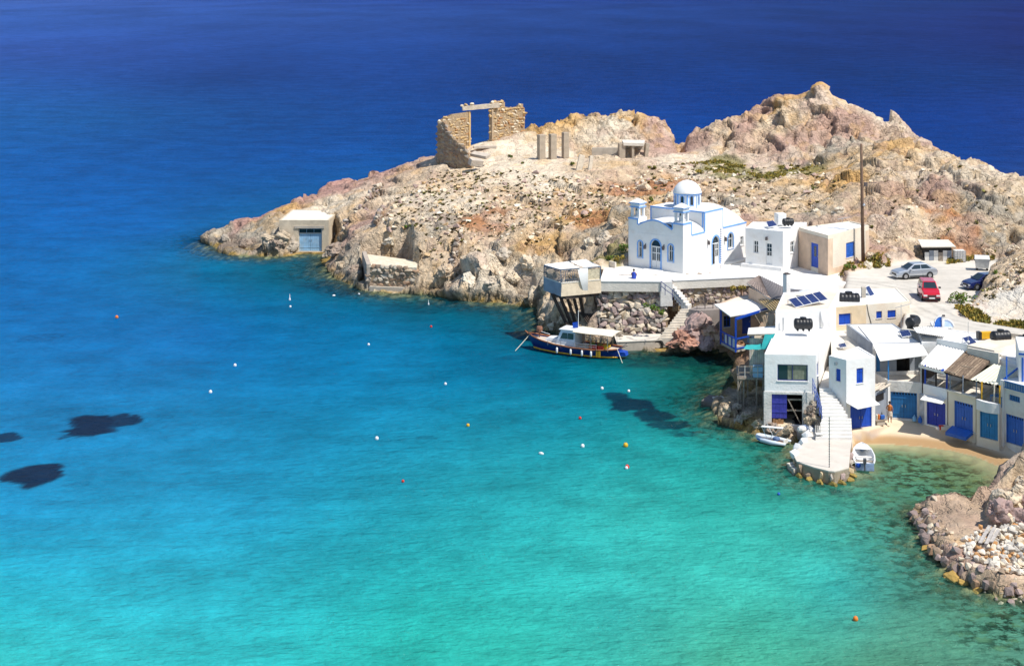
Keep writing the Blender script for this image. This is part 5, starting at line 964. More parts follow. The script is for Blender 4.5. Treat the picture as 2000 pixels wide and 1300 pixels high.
# ------------------------------------------------------------------ stones
def hull(name, n, seed, m, e=0.75, sx=1, sy=1, sz=1):
    rn = random.Random(seed); bm = bmesh.new()
    for k in range(n):
        v = Vector((rn.gauss(0, 1), rn.gauss(0, 1), rn.gauss(0, 1))).normalized(); mx_ = max(abs(v.x), abs(v.y), abs(v.z)); v = v * (e / mx_ * .5 + (1 - e) * .5) * (.85 + .3 * rn.random())
        bm.verts.new((v.x * sx, v.y * sy, v.z * sz))
    r = bmesh.ops.convex_hull(bm, input=bm.verts); bmesh.ops.delete(bm, geom=[g for g in r['geom_interior'] if isinstance(g, bmesh.types.BMVert)], context='VERTS')
    me = bpy.data.meshes.new(name); bm.to_mesh(me); bm.free(); me.materials.append(m); return me
def smat(name, c): return mat(name, c, .95, var=.22, scale=2.5, bump=.5, bscale=9, dirt=(c[0] * .55, c[1] * .5, c[2] * .45), dscale=1.2, damt=.5, spec=.15)
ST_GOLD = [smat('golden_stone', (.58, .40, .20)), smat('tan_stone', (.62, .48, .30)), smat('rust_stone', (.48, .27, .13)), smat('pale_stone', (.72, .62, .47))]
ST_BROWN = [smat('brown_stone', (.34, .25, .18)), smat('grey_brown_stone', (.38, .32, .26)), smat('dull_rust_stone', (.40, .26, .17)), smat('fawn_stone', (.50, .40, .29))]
ST_PURP = [smat('mauve_stone', (.42, .32, .29)), smat('grey_stone', (.46, .41, .36)), smat('cream_stone', (.68, .58, .45)), smat('dark_mauve_stone', (.30, .23, .21))]
ST_PALE = [smat('white_stone', (.80, .73, .62)), smat('cream_rubble', (.74, .62, .46)), smat('orange_rubble', (.62, .33, .14)), smat('ash_rubble', (.58, .54, .48))]
_sm = {}
def boulder_mesh(m, k):
    key = (m.name, 'b', k)
    if key in _sm: return _sm[key]
    bm = bmesh.new(); bmesh.ops.create_icosphere(bm, subdivisions=4, radius=.5); co = np.array([v.co[:] for v in bm.verts]); nr = co / np.linalg.norm(co, axis=1)[:, None]
    _, _, cc_, tt_ = worley(co * 2.2 + k * 7.3, 200 + k); _, _, c2_, t2_ = worley(co * 5.0 + k * 3.1, 230 + k)
    d = .16 * fbm(co * 1.6 + k * 5.1, 3, 210 + k) + .22 * tt_ + .08 * t2_ + .05 * (cc_ - .5) + .03 * fbm(co * 9, 2, 220)
    co = co + nr * d[:, None]
    for v, c in zip(bm.verts, co): v.co = c
    me = bpy.data.meshes.new('boulder'); bm.to_mesh(me); bm.free(); me.materials.append(m); _sm[key] = me; return me
def stone_mesh(m, k, n=15, e=.72):
    key = (m.name, k, n)
    if key not in _sm: _sm[key] = hull('stone', n, hash(k) * 31 + n + len(m.name), m, e)
    return _sm[key]
def add_stone(root, pos, dims, rz, mats, rn, name='stone', tilt=.08, n=15):
    m = mats[min(len(mats) - 1, int(rn.random() ** 1.3 * len(mats)))]
    o = bpy.data.objects.new(name, stone_mesh(m, rn.randrange(3), n)); COL.objects.link(o); o.scale = dims
    o.rotation_euler = (rn.gauss(0, tilt), rn.gauss(0, tilt), rz + rn.gauss(0, tilt)); o.location = Vector(pos) - (ORG[root] if root else Vector((0, 0, 0)))
    if root: o.parent = root
    return o
def stone_wall(root, A, B, base, top, sw, sh, mats, thick, seed, core=None, limit=300, fill=1.15, lean=0, tilt=.05):
    f = Face(A, B); L = (f.B - f.A).length; rn = random.Random(seed); cnt = 0
    zmin = min(base(L * i / 20) for i in range(21)); zmax = max(top(L * i / 20) for i in range(21)); z = zmin + sh * .4; row = 0; rest = []
    while z < zmax:
        u = -sw * .5 * (row % 2) + rn.random() * .1
        while u < L:
            w = sw * (.65 + .75 * rn.random()); uc = u + w / 2; h = sh * (.8 + .45 * rn.random())
            if 0 <= uc <= L and base(uc) - sh * .3 <= z <= top(uc) - h * .25:
                pos = f.p(uc, z + rn.gauss(0, sh * .06), -thick / 2 + rn.gauss(0, .06) - lean * (z - zmin)); dims = (w * fill, thick * (.95 + .15 * rn.random()), h * fill)
                if cnt < limit: add_stone(root, pos, dims, math.atan2(f.t.y, f.t.x), mats, rn, tilt=tilt); cnt += 1
                else: rest.append((pos, dims))
            u += w
        z += sh * .93; row += 1
    if core:
        mb = MB(); k = max(8, int(L / .35))
        for i in range(k):
            u0, u1 = L * i / k, L * (i + 1) / k; a = min(base(u0), base(u1)) - .4; b_ = min(top(u0), top(u1)) - sh * .35
            if b_ > a + .1: f.block(mb, u0, u1, a, b_, -thick * .82, -thick * .2)
        if mb.v: mb.build('mortar_core', core, root)
    return f
def prof(pts):
    xs = [p[0] for p in pts]; zs = [p[1] for p in pts]
    return lambda u: float(np.interp(u, xs, zs))
M_MORTAR = mat('earth_mortar', (.40, .29, .18), .95, var=.3, scale=4, bump=.5)
# ruined corner (two walls meeting) and the gate wall with its lintel
rA, rC, rB = P(853, 326, 224), None, P(920, 318, 218.5)
tr_ = thing('ruined_wall', 'left remnant of the ruin, an L shaped corner of brown stone falling away in steps', 'ruin', P(860, 322, 222))
f = Face(rA, rB); top1 = prof([facehit(f.A, f.B, a, b) for a, b in [(853, 242), (866, 234), (869, 248), (880, 265), (892, 275), (904, 286), (912, 299), (921, 315)]])
b1_ = prof([(0, rA.z - .5), ((rB - rA).length, rB.z - .4)])
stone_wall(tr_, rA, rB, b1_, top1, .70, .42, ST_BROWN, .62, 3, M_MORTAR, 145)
rD = P(919, 284.6, 229.5); A2 = Vector((rA.x + .5, rA.y + .45, 0)); f = Face(A2, rD)
top2 = prof([facehit(f.A, f.B, a, b) for a, b in [(856, 240), (864, 231), (874, 227), (883, 222), (905, 219), (918.7, 217)]]); L2 = (Vector(rD[:2]) - Vector(A2[:2])).length
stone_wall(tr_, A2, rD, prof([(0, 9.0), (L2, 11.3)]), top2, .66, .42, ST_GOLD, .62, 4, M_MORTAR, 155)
mb = MB(); f = Face(A2, rD); f.block(mb, L2 - .30, L2 + .03, 11.2, top2(L2) - .1, -.60, .02); mb.build('door_jamb', smat('gold_ashlar', (.62, .42, .20)), tr_)
rE, rF = P(961, 283, 229.8), P(1026, 257, 235.0)
t2 = thing('ruined_wall', 'right remnant of the ruin, a tall golden stone wall beside the empty doorway', 'ruin', P(990, 280, 231))
f = Face(rE, rF); L3 = (Vector(rF[:2]) - Vector(rE[:2])).length
top3 = prof([facehit(f.A, f.B, a, b) for a, b in [(961, 199), (974, 197), (987, 196.5), (989.5, 207), (1003, 209), (1010, 207), (1016, 202), (1024, 201), (1026, 210)]])
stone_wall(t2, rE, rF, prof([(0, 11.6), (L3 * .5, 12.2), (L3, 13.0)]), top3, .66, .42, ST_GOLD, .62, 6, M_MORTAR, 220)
mb = MB(); f.block(mb, -.03, .28, 11.5, facehit(f.A, f.B, 961, 214)[1], -.6, .03); mb.build('door_jamb', smat('grey_ashlar', (.44, .33, .22)), t2)
mb = MB(); a_, b_ = P(903, 212, 229.3), P(975, 205.5, 230.4); k = 6
for i in range(k):
    p, q = a_.lerp(b_, i / k), a_.lerp(b_, (i + 1) / k); mb.bar(p, q, .62, .62 + .04 * (i % 2), up=(0, 0, 1))
li = mb.build('lintel_beam', smat('pale_lintel', (.66, .56, .44)), None); tag(li, 'long stone lintel bridging the empty doorway of the ruin', 'lintel')
for i, (px, py, s) in enumerate([(903, 207, .5), (910, 205, .55), (922, 203.5, .6)]):
    o = add_stone(None, P(px, py, 229.5), (s, s, s * .8), 0, ST_GOLD, random.Random(i)); tag(o, ['pale flat loose stone at the far left end of the ruin lintel', 'pale loose stone second from the left end on the ruin lintel', 'round ochre stone balanced alone on the ruin lintel'][i], 'stone')
# fallen slabs beside the ruin
for px, py, Y, d, rz, tl, lab in [(929, 317, 217, (1.9, 1.0, .9), .5, .25, 'square fallen stone block leaning at the foot of the left ruin wall'), (938, 303, 220, (2.6, 1.3, .45), -.5, .2, 'flat fallen stone slab lying on the rubble right of the left ruin wall'), (947, 287.5, 227, (3.4, .8, .35), .15, 0, 'long doorstep slab across the empty ruin doorway')]:
    g = P(px, py, Y); mb = MB(); mb.box((0, 0, 0), d); o = mb.build('fallen_block', smat('grey_slab', (.55, .48, .40)), None, bevel=.05); o.location = g; o.rotation_euler = (tl, tl * .6, rz); tag(o, lab, 'stone block')
# concrete pillars
pl = [((1049, 1065.5, 263.5, 306), 220, 'leftmost of the three square concrete pillars on the bare flat by the ruin'), ((1071.5, 1087.5, 262.5, 305), 220.5, 'middle one of the three square concrete pillars by the ruin'), ((1097, 1111.5, 259, 301), 222, 'rightmost of the three square concrete pillars, set back beside the rock')]
M_PIL = mat('brown_concrete', (.46, .38, .29), .92, var=.2, scale=1.5, bump=.4, dirt=(.3, .24, .18))
for (x0, x1, y0, y1), Y, lab in pl:
    a, b_ = P(x0, y1, Y), P(x1, y0, Y); mb = MB(); w = (b_.x - a.x) * .78; mb.box((0, 0, (b_.z - a.z) / 2 - .3), (w, w, b_.z - a.z + .6)); o = mb.build('pillar', M_PIL, None, bevel=.04); o.location = ((a.x + b_.x) / 2, Y + .4, a.z); o.rotation_euler = (0, 0, .42); tag(o, lab, 'pillar', 'three concrete pillars by the ruin')
for x, yb, yt, Y, tl, lab in [(1130, 335, 304, 214, .28, 'wide pale slab leaning left among rubble below the pillars'), (1151, 338, 306, 213, .20, 'thin pale concrete post leaning right among rubble below the pillars')]:
    a, b_ = P(x, yb, Y), P(x, yt, Y); mb = MB(); mb.box((0, 0, (b_.z - a.z) / 2), (.85 if x < 1140 else .5, .3, b_.z - a.z + .3)); o = mb.build('leaning_slab', smat('pale_post', (.66, .57, .45)), None, bevel=.04); o.location = a; o.rotation_euler = (-.15, tl, .3); tag(o, lab, 'slab')
# collapsed concrete shelter
g = P(1240, 312, 224); t3 = thing('collapsed_shelter', 'collapsed concrete shelter with thick roof slab among rubble at the foot of the orange rock', 'ruin', g)
mb = MB(); a, b_ = P(1217, 282, 226), P(1256, 283, 226); mb.slab([a + Vector((0, -.6, .3)), b_ + Vector((0, -.6, .3)), b_ + Vector((.5, 2.6, .4)), a + Vector((0, 2.6, .4))], .42); mb.build('roof_slab', M_PALEC, t3)
for x, w in ((1214, .9), (1235, .35), (1262, .5)):
    mb = MB(); a = P(x, 312, 226); mb.box((a.x, a.y, a.z + 1.1), (w, .9, 2.6), .2, 0, .12 if x > 1250 else 0); mb.build('support_wall', M_PIL, t3)
mb = MB(); a = P(1238, 300, 228.3); mb.box((a.x, a.y, a.z), (3.6, .3, 3.0)); mb.build('back_wall', M_CONC, t3)
mb = MB(); a, b_ = P(1156, 292, 227), P(1212, 290, 227); f = Face(a, b_); f.block(mb, 0, (f.B - f.A).length, a.z - 1.4, a.z + .25, -.4, 0); o = mb.build('low_wall', M_CONC); tag(o, 'low broken concrete wall left of the collapsed shelter', 'wall')
# stone terrace above the water on the left flank
tA, tB = P(717, 567, 182.4), P(822, 566, 181.2); t4 = thing('terrace_wall', 'rough brown dry stone terrace wall above the water below the bare slope', 'stone wall', (tA + tB) / 2)
stone_wall(t4, tA, tB, prof([(0, .5), (6.4, .5)]), prof([(0, 3.0), (4.6, 2.9), (6.4, 2.4)]), .62, .38, ST_BROWN + ST_PURP[2:3], .6, 12, M_MORTAR, 110)
tC = P(708, 497, 191); f = Face(tC, tA); L = (f.B - f.A).length; mb = MB(); f.block(mb, 0, L, -.3, 3.05, -.45, .05); mb.build('side_wall', smat('plastered_wall', (.47, .40, .33)), t4)
mb = MB(); f = Face(tA, tB); f.block(mb, .4, 5.6, -.4, .55, .02, .5); mb.build('footing', M_CONC, t4)
mb = MB(); mb.prism([(tA.x, tA.y + .3), (tB.x - .5, tB.y + .3), (tB.x - .5, tB.y + 4.5), (tC.x + .3, tC.y - .5)], 1.2, 2.82); mb.build('terrace_floor', smat('terrace_earth', (.76, .66, .50)), t4)
# two heaps of dry stone higher up
for (pa, pb, h, n_, lab, sd_) in [((672, 412, 203), (722, 404, 205), 2.2, 60, 'slumped dry stone wall on the slope right of the boathouse', 21), ((715, 396, 209), (752, 378, 213), 2.0, 46, 'grey dry stone wall corner higher up behind the boathouse', 22), ((738, 440, 196), (752, 398, 205), 1.4, 40, 'steep line of dark piled stones running down the slope', 23), ((887, 500, 182), (905, 470, 186.5), 1.6, 36, 'small dark dry stone patch on the pale cliff left of the deck', 24)]:
    a, b_ = P(*pa), P(*pb); a.z = ground_z(a.x, a.y); b_.z = ground_z(b_.x, b_.y); t5 = thing('dry_stone_wall', lab, 'stone wall', (a + b_) / 2); L = (Vector(a[:2]) - Vector(b_[:2])).length
    stone_wall(t5, a, b_, prof([(0, a.z - .6), (L, b_.z - .6)]), prof([(0, a.z + h * .6), (L * .5, (a.z + b_.z) / 2 + h * .9), (L, b_.z + h * .5)]), .55, .36, ST_BROWN[:2] + ST_PURP[:3], .6, sd_, None, n_ + 30)
# dark stone wall of the terrace below the church yard
wA, wB = G(1316, 588, 3.6), G(1500, 590, 3.6); t6 = thing('stone_wall', 'long dark dry stone wall under the tan concrete band in front of the church', 'stone wall', (wA + wB) / 2)
wA = Vector((W(1314, 549, PZ).x, W(1314, 549, PZ).y + .12, 0)); wB = Vector((W(1492, 541, PZ).x, W(1492, 541, PZ).y + .12, 0)); L = (wB - wA).length
stone_wall(t6, wA, wB, prof([(0, 3.3), (L, 3.3)]), prof([(0, 5.25), (L, 5.3)]), .52, .33, ST_PURP + ST_BROWN[:1], .5, 31, M_MORTAR, 230)
# rubble slope from the yard to the sea
rA_, rB_ = W(1172, 550, PZ), W(1298, 551, PZ); rA_ = Vector((rA_.x - .3, rA_.y + .45, 0)); rB_ = Vector((rB_.x + .3, rB_.y + .45, 0)); L = (rB_ - rA_).length
t7 = thing('rubble_wall', 'tall rough wall of mauve and cream boulders below the church yard', 'stone wall', ((rA_ + rB_) / 2 + Vector((0, 0, .5))))
stone_wall(t7, rA_ + Vector((0, -1.3, 0)), rB_ + Vector((0, -1.3, 0)), prof([(0, .3), (L, .9)]), prof([(0, 4.95), (L, 5.0)]), .62, .42, [ST_PURP[1], ST_PURP[2], ST_PURP[0], ST_PURP[3], ST_PALE[1]], .95, 41, None, 230, fill=1.3, lean=.24, tilt=.35)
f = Face(rA_ + Vector((0, -1.3, 0)), rB_ + Vector((0, -1.3, 0))); mb = MB(); mb.hexa([f.p(0, .0, -.6), f.p(L, .0, -.6), f.p(L, .0, -3), f.p(0, .0, -3), f.p(0, 5.0, -1.75), f.p(L, 5.0, -1.75), f.p(L, 5.0, -3), f.p(0, 5.0, -3)]); mb.build('earth_core', M_MORTAR, t7)
# concrete terrace with railing
z_ = 3.6; tp = [W(1366, 606, z_), W(1440, 603, z_), W(1512, 612, z_), Vector((wB.x, wB.y - .4, 0)), Vector((wA.x + 2.4, wA.y - .4, 0)), W(1345, 604, z_)]
mb = MB(); mb.prism([(p[0], p[1]) for p in tp], -.3, z_); te = mb.build('concrete_terrace', mat('stained_concrete', (.36, .31, .28), .92, var=.25, scale=.8, bump=.4, dirt=(.55, .48, .42), dscale=.7, damt=.7)); tag(te, 'stained concrete terrace between the stone steps and the blue veranda', 'terrace')
t8 = thing('terrace_railing', 'dark iron railing with a lattice gate along the terrace edge', 'railing', tp[0])
A, B = W(1362, 604, z_), W(1440, 601, z_); f = Face(A, B); L = (f.B - f.A).length
for zz_ in (z_ + .5, z_ + 1.0):
    mb = MB(); f.block(mb, 0, L, zz_, zz_ + .05, -.15, -.10); mb.build('rail', M_IRON, t8)
for k in range(6):
    mb = MB(); u = L * k / 5; f.block(mb, u - .03, u + .03, z_, z_ + 1.05, -.16, -.09); mb.build('baluster', M_IRON, t8)
mb = MB()
for k in range(7): f.block(mb, .15 + k * .14, .18 + k * .14, z_ + .3, z_ + 1.25, -.09, -.06); f.block(mb, .15, 1.02, z_ + .35 + k * .14, z_ + .38 + k * .14, -.088, -.062)
mb.build('lattice', M_IRON, t8)
bl = MB(); bl.lathe([(.3, 0), (.33, .3), (.33, .7), (.28, .95)], 14, W(1433, 586, z_ + .0)); o = bl.build('barrel', M_TBLUE, None, smooth=True); tag(o, 'blue plastic barrel by the stone wall behind the veranda', 'barrel')
# ------------------------------------------------------------------ steps
def steps(label, a, b, n_, w, dirw, m, w2=None, low=-.5):
    a, b, dirw = Vector(a), Vector(b), Vector(dirw); t = thing('stone_steps', label, 'steps', a)
    for k in range(n_):
        p, q = a.lerp(b, k / n_), a.lerp(b, (k + 1) / n_); z = a.z + (b.z - a.z) * (k + 1) / n_; mb = MB(); d = dirw.normalized() * (w + ((w2 or w) - w) * k / n_)
        jt = random.Random(k).gauss(0, .02); qe = q + (q - p) * .15
        mb.prism([(p.x, p.y), (qe.x, qe.y), (qe.x + d.x, qe.y + d.y), (p.x + d.x, p.y + d.y)], max(low, z - .9), z + jt); mb.build('step', m, t)
    return t
s1 = steps('lower flight of pale stone steps climbing from the mooring quay to the terrace', (14.45, 153.7, .9), (17.0, 156.0, 3.5), 12, 1.45, (1, 0, 0), mat('step_stone', (.74, .66, .55), .9, var=.15, scale=2, bump=.4, dirt=(.4, .34, .28), damt=.5))
s2 = steps('upper flight of white steps with a blue handrail below the church yard', (17.6, 155.9, 3.55), W(1305, 551, PZ - .05), 9, 1.1, (.5, 1, 0), M_OLDW)
t = thing('handrail', 'blue iron handrail at the top of the steps below the church yard', 'handrail', W(1292, 556, 5.6))
pts = [W(1291, 549, PZ + .9), W(1299, 556, PZ + .75), W(1313, 566, PZ + .25), W(1330, 585, 4.9)]
for dz in (0, -.45):
    mb = MB(); mb.tube([p + Vector((0, 0, dz)) for p in pts], .035, 5); mb.build('rail', mat('navy_iron', (.03, .05, .2), .5), t)
for p in pts[:3]:
    mb = MB(); mb.bar(p + Vector((0, 0, -1.0)), p, .06); mb.build('baluster', mat('navy_iron', (.03, .05, .2), .5), t)
mb = MB(); q = [W(1291, 551, PZ), W(1313, 550.5, PZ)]; f = Face(*q); f.block(mb, -.1, 1.15, 3.6, PZ + .06, -.4, .22); o = mb.build('stair_pier', M_OLDW); tag(o, 'white plastered pier at the head of the steps below the church yard', 'pier')
# ------------------------------------------------------------------ mooring quay
z_ = .9; q = [W(1205, 668, z_), W(1292, 664, z_), W(1290, 653, z_), W(1200, 654, z_)]; t9 = thing('mooring_quay', 'small pale concrete mooring quay with black tyre fenders behind the fishing boat', 'quay', q[0])
mb = MB(); mb.prism([(p.x, p.y) for p in q], -.8, z_ - .02); mb.build('quay_wall', M_CONC, t9)
mb = MB(); mb.prism([(p.x, p.y) for p in inset([(p.x, p.y) for p in q], -.06)], z_ - .018, z_ + .06); mb.build('quay_deck', M_PALEC, t9)
for px, py in ((1285, 672), (1211, 671)):
    mb = MB(); c = W(px, py, .42); pts = [(c.x + .42 * math.cos(a), c.y - .28, c.z + .42 * math.sin(a)) for a in [i * math.pi / 8 for i in range(17)]]; mb.tube(pts, .17, 8, False); o = mb.build('tyre_fender', M_RUBBER, None, smooth=True); tag(o, 'black tyre fender on the quay beside the stone steps' if px > 1250 else 'black tyre fender on the quay behind the stern of the fishing boat', 'tyre')
# ------------------------------------------------------------------ timber deck on struts
zt, zf = 6.2, 5.15; N_ = W(1096, 553.6, zt); L_ = W(1061.6, 542, zt); R_ = W(1174, 546.7, zt); K_ = L_ + R_ - N_
td = thing('timber_deck', 'concrete and timber deck jutting over the water on slanting struts with a ragged white shade', 'deck', ((N_.x + K_.x) / 2, (N_.y + K_.y) / 2, zf))
fL, fN, fR, fK = Face(L_, N_), Face(N_, R_), Face(R_, K_), Face(K_, L_)
mb = MB(); mb.prism([(p.x, p.y) for p in (N_, R_, K_, L_)], zf - .22, zf); mb.build('deck_floor', M_CONC, td)
for f, m_ in ((fL, M_GREYW), (fN, mat('board_marked_concrete', (.82, .67, .48), .9, var=.15, scale=2, bump=.5, dirt=(.62, .48, .32), damt=.5))):  # left parapet coloured as if in shade, front in the sunlit tan
    mb = MB(); L = (f.B - f.A).length; f.block(mb, .0, L, zf - .25, zt, -.16, .003); mb.build('parapet', m_, td); mb = MB(); f.block(mb, -.03, L + .03, zt + .002, zt + .09, -.2, .04); mb.build('coping', M_PALEC, td)
for f in (fK,):
    mb = MB(); f.block(mb, .1, (f.B - f.A).length - .1, zf, zf + .7, -.15, .0); mb.build('parapet', M_PALEC, td)
mb = MB(); c_ = (N_ + K_) / 2; mb.box((c_.x - .3, c_.y - .3, zf + .4), (2.2, .9, .08), .4); mb.box((c_.x - .3, c_.y - .3, zf + .2), (.15, .5, .4), .4); mb.build('table', M_OLDW, td)
corner = [P(1062.8, 518, 158.2), P(1095, 527.5, 155.1), P(1173, 521, 157.0), P(1144, 507.6, 160.0)]
for c, bse in zip(corner, (L_, N_, R_, K_)):
    mb = MB(); mb.bar((bse.x * .97 + c_.x * .03, bse.y * .97 + c_.y * .03, zf), c, .09); mb.build('post', mat('blue_grey_iron', (.10, .14, .2), .6, var=.3), td)
for i, j in ((0, 1), (1, 2), (2, 3), (3, 0)):
    mb = MB(); mb.bar(corner[i], corner[j], .10); mb.build('beam', mat('blue_grey_iron', (.10, .14, .2), .6, var=.3), td)
mid0, mid1 = corner[0].lerp(corner[3], .62), corner[1].lerp(corner[2], .58); up = Vector((0, 0, .09))
def sheet(cs, name, m, sag=.12, nx=7, ny=5, hem=None):
    mb = MB(); vs = []
    for j in range(ny + 1):
        for i in range(nx + 1):
            s_, t_ = i / nx, j / ny; p = cs[0].lerp(cs[1], s_).lerp(cs[3].lerp(cs[2], s_), t_); vs.append(p + Vector((0, 0, -sag * 4 * s_ * (1 - s_) * (.4 + .6 * abs(math.sin(j * 2.1 + i))))))
    mb.add(vs, [(j * (nx + 1) + i, j * (nx + 1) + i + 1, (j + 1) * (nx + 1) + i + 1, (j + 1) * (nx + 1) + i) for j in range(ny) for i in range(nx)]); return mb
sheet([corner[0] + up, corner[1] + up, mid1 + up - (mid1 - corner[1]) * .1, mid0 + up - (mid0 - corner[0]) * .06], 'shade', M_CANVAS, .10).build('shade_cloth', M_CANVAS, td, smooth=True, rec=False)
sheet([mid0 + up, mid1 + up, corner[2] + up, corner[3] + up], 'shade', M_CANVAS, .08).build('shade_cloth', M_CANVAS, td, smooth=True, rec=False)
mb = MB(); a, b_ = corner[1].lerp(corner[2], .42), corner[1].lerp(corner[2], .68); vs = []
for j in range(8):
    t_ = j / 7; vs += [a.lerp(b_, t_ * .55) + Vector((0, -.25 * math.sin(t_ * 3), -2.3 * t_ ** .8 + .05)), b_ + Vector((0, -.2 - .2 * math.sin(t_ * 4), -2.4 * t_ + .05))]
mb.add(vs, [(2 * j, 2 * j + 1, 2 * j + 3, 2 * j + 2) for j in range(7)]); mb.build('torn_cloth', M_CANVAS, td, smooth=True, rec=False)
mb = MB(); f = Face(corner[1].lerp(corner[2], .66), corner[2]); L = (f.B - f.A).length; f.block(mb, .02, L, zt + .05, 7.35, -.06, -.02); mb.build('reed_screen', mat('pale_reed_screen', (.62, .54, .38), .95, var=.3, scale=5, bump=.4), td)
for f, u0, u1 in ((fL, 0, None), (fN, 0, 2.6)):
    L = (f.B - f.A).length if u1 is None else u1; k = int(L / .24)
    for i in range(k + 1):
        mb = MB(); u = L * i / k; f.block(mb, u - .018, u + .018, zt + .09, zt + 1.15, -.10, -.07); mb.build('baluster', mat('blue_grey_iron', (.10, .14, .2), .6, var=.3), td)
    mb = MB(); f.block(mb, 0, L, zt + 1.1, zt + 1.16, -.11, -.06); mb.build('handrail', mat('blue_grey_iron', (.10, .14, .2), .6, var=.3), td)
for k in range(5):
    a, b_ = P(1079 + 13 * k, 575 - k, 156.2 + .35 * k), P(1107 + 9 * k, 634, 157.4 + .4 * k); mb = MB(); mb.bar((a.x, a.y, zf - .25), b_ + (b_ - a) * .15, .24); mb.build('strut', M_DWOOD, td)
for k in range(3):
    mb = MB(); a = L_.lerp(K_, .1 + k * .35) + (N_ - L_) * .2; b_ = a + (R_ - N_) * .0 + (N_ - L_) * .75; mb.bar((a.x, a.y, zf - .4), (b_.x, b_.y, zf - .4), .22, .3); mb.build('joist', M_DWOOD, td)
mb = MB(); mb.bar((N_.x + .4, N_.y + .4, zf - .42), (R_.x - .2, R_.y + .5, zf - .42), .3, .35); mb.build('bearer', M_DWOOD, td)
for k in range(8):
    mb = MB(); a = Vector((7.0 + k * .22, 158.2 - .25 * k * .3, 2.6)); mb.bar(a, a + Vector((1.6, -1.8, -2.0)), .2, .08); o = mb.build('slip_plank', M_DWOOD, None)
    o.parent = td; o.location = -ORG[td]
# little wall behind the deck
mb = MB(); A, B = W(1172, 523, PZ), W(1202, 518, PZ); f = Face(A, B); f.block(mb, 0, 1.9, 5.6, 6.5, -.15, 0); o = mb.build('low_wall', M_PALEC); tag(o, 'low concrete wall corner between the deck and the green bank by the church', 'wall')
mb = MB(); A, B = W(1170, 506, 6.6), W(1201, 517, 6.4); f = Face(A, B); f.block(mb, 0, (f.B - f.A).length, 5.8, 6.65, -.2, 0); o = mb.build('slanted_wall', M_PALEC); tag(o, 'slanting concrete wall edge running down behind the deck', 'wall')
# ------------------------------------------------------------------ blue veranda over the water
zf = 1.7; n0, n1_, n2_, n3_ = G(1437, 683, zf), G(1508, 668, zf), G(1500, 650, zf), G(1408, 667, zf)
tv = thing('veranda', 'royal blue timber veranda over the water with a flat white roof', 'veranda', ((n0.x + n3_.x) / 2, (n0.y + n3_.y) / 2, zf))
mb = MB(); mb.prism([(p.x, p.y) for p in (n0, n1_, n2_, n3_)], zf - .25, zf); mb.build('deck_floor', M_CONC, tv)
rq = [P(1426, 617, 146.6), P(1504, 604, 148.9), P(1465, 584, 153.0), P(1395, 594, 151.2)]
mb = MB(); mb.slab(rq, .10); mb.build('roof', M_CANVAS, tv)
posts = [(n3_, rq[3].z - .25), (n0, rq[0].z - .15), (n0.lerp(n1_, .95), 4.9)]
for p, zt_ in posts:
    mb = MB(); mb.bar((p.x, p.y, zf - .2), (p.x, p.y, zt_), .17); mb.build('post', M_BLUE, tv)
mb = MB(); mb.bar((n0.x, n0.y, posts[1][1] - .08), (n1_.x, n1_.y, 5.05), .14, .2); mb.build('beam', M_BLUE, tv)
for a, b_ in ((n3_, n0), (n0, n0.lerp(n1_, .45))):
    for h_ in (.08, 1.02):
        mb = MB(); mb.bar((a.x, a.y, zf + h_), (b_.x, b_.y, zf + h_), .09, .12); mb.build('rail', M_BLUE, tv)
for k in range(1, 4):
    p = n3_.lerp(n0, k / 4); mb = MB(); mb.bar((p.x, p.y, zf), (p.x, p.y, zf + 1.0), .12); mb.build('baluster', M_BLUE, tv)
for k in range(1, 4):
    p = n3_.lerp(n0, (k - .5) / 3.4 + .05); mb = MB(); q = n3_.lerp(n0, min(1, (k + .2) / 3.4 + .05)); mb.hexa([Vector((p.x, p.y, zf + .1)), Vector((q.x, q.y, zf + .1)), Vector((q.x, q.y + .03, zf + .1)), Vector((p.x, p.y + .03, zf + .1)), Vector((p.x, p.y, zf + .95)), Vector((q.x, q.y, zf + .95)), Vector((q.x, q.y + .03, zf + .95)), Vector((p.x, p.y + .03, zf + .95))]); mb.build('rail_panel', M_OLDW, tv)
p = n0.lerp(n2_, .45); mb = MB(); mb.box((p.x, p.y, zf + .45), (.6, .45, .9)); mb.build('cupboard', M_SKYB, tv)
# room behind it
z1 = 5.0; fo = [(n3_.x + .1, n3_.y + 1.9), (n2_.x + .3, n2_.y + .6), (n2_.x + 1, n2_.y + 4.5), (n3_.x + 2.2, n3_.y + 5)]
hV = house('house', 'brown rendered house front with a blue door in the shade of the blue veranda', fo, .2, z1, M_TAN, M_BEIGE, [(0, 'door', None, {'uz': (2.6, 3.6, 1.75, 4.1), 'm': M_BLUE}), (0, 'window', None, {'uz': (.5, 1.3, 2.6, 3.7), 'frame': M_BLUE})], par=.04)
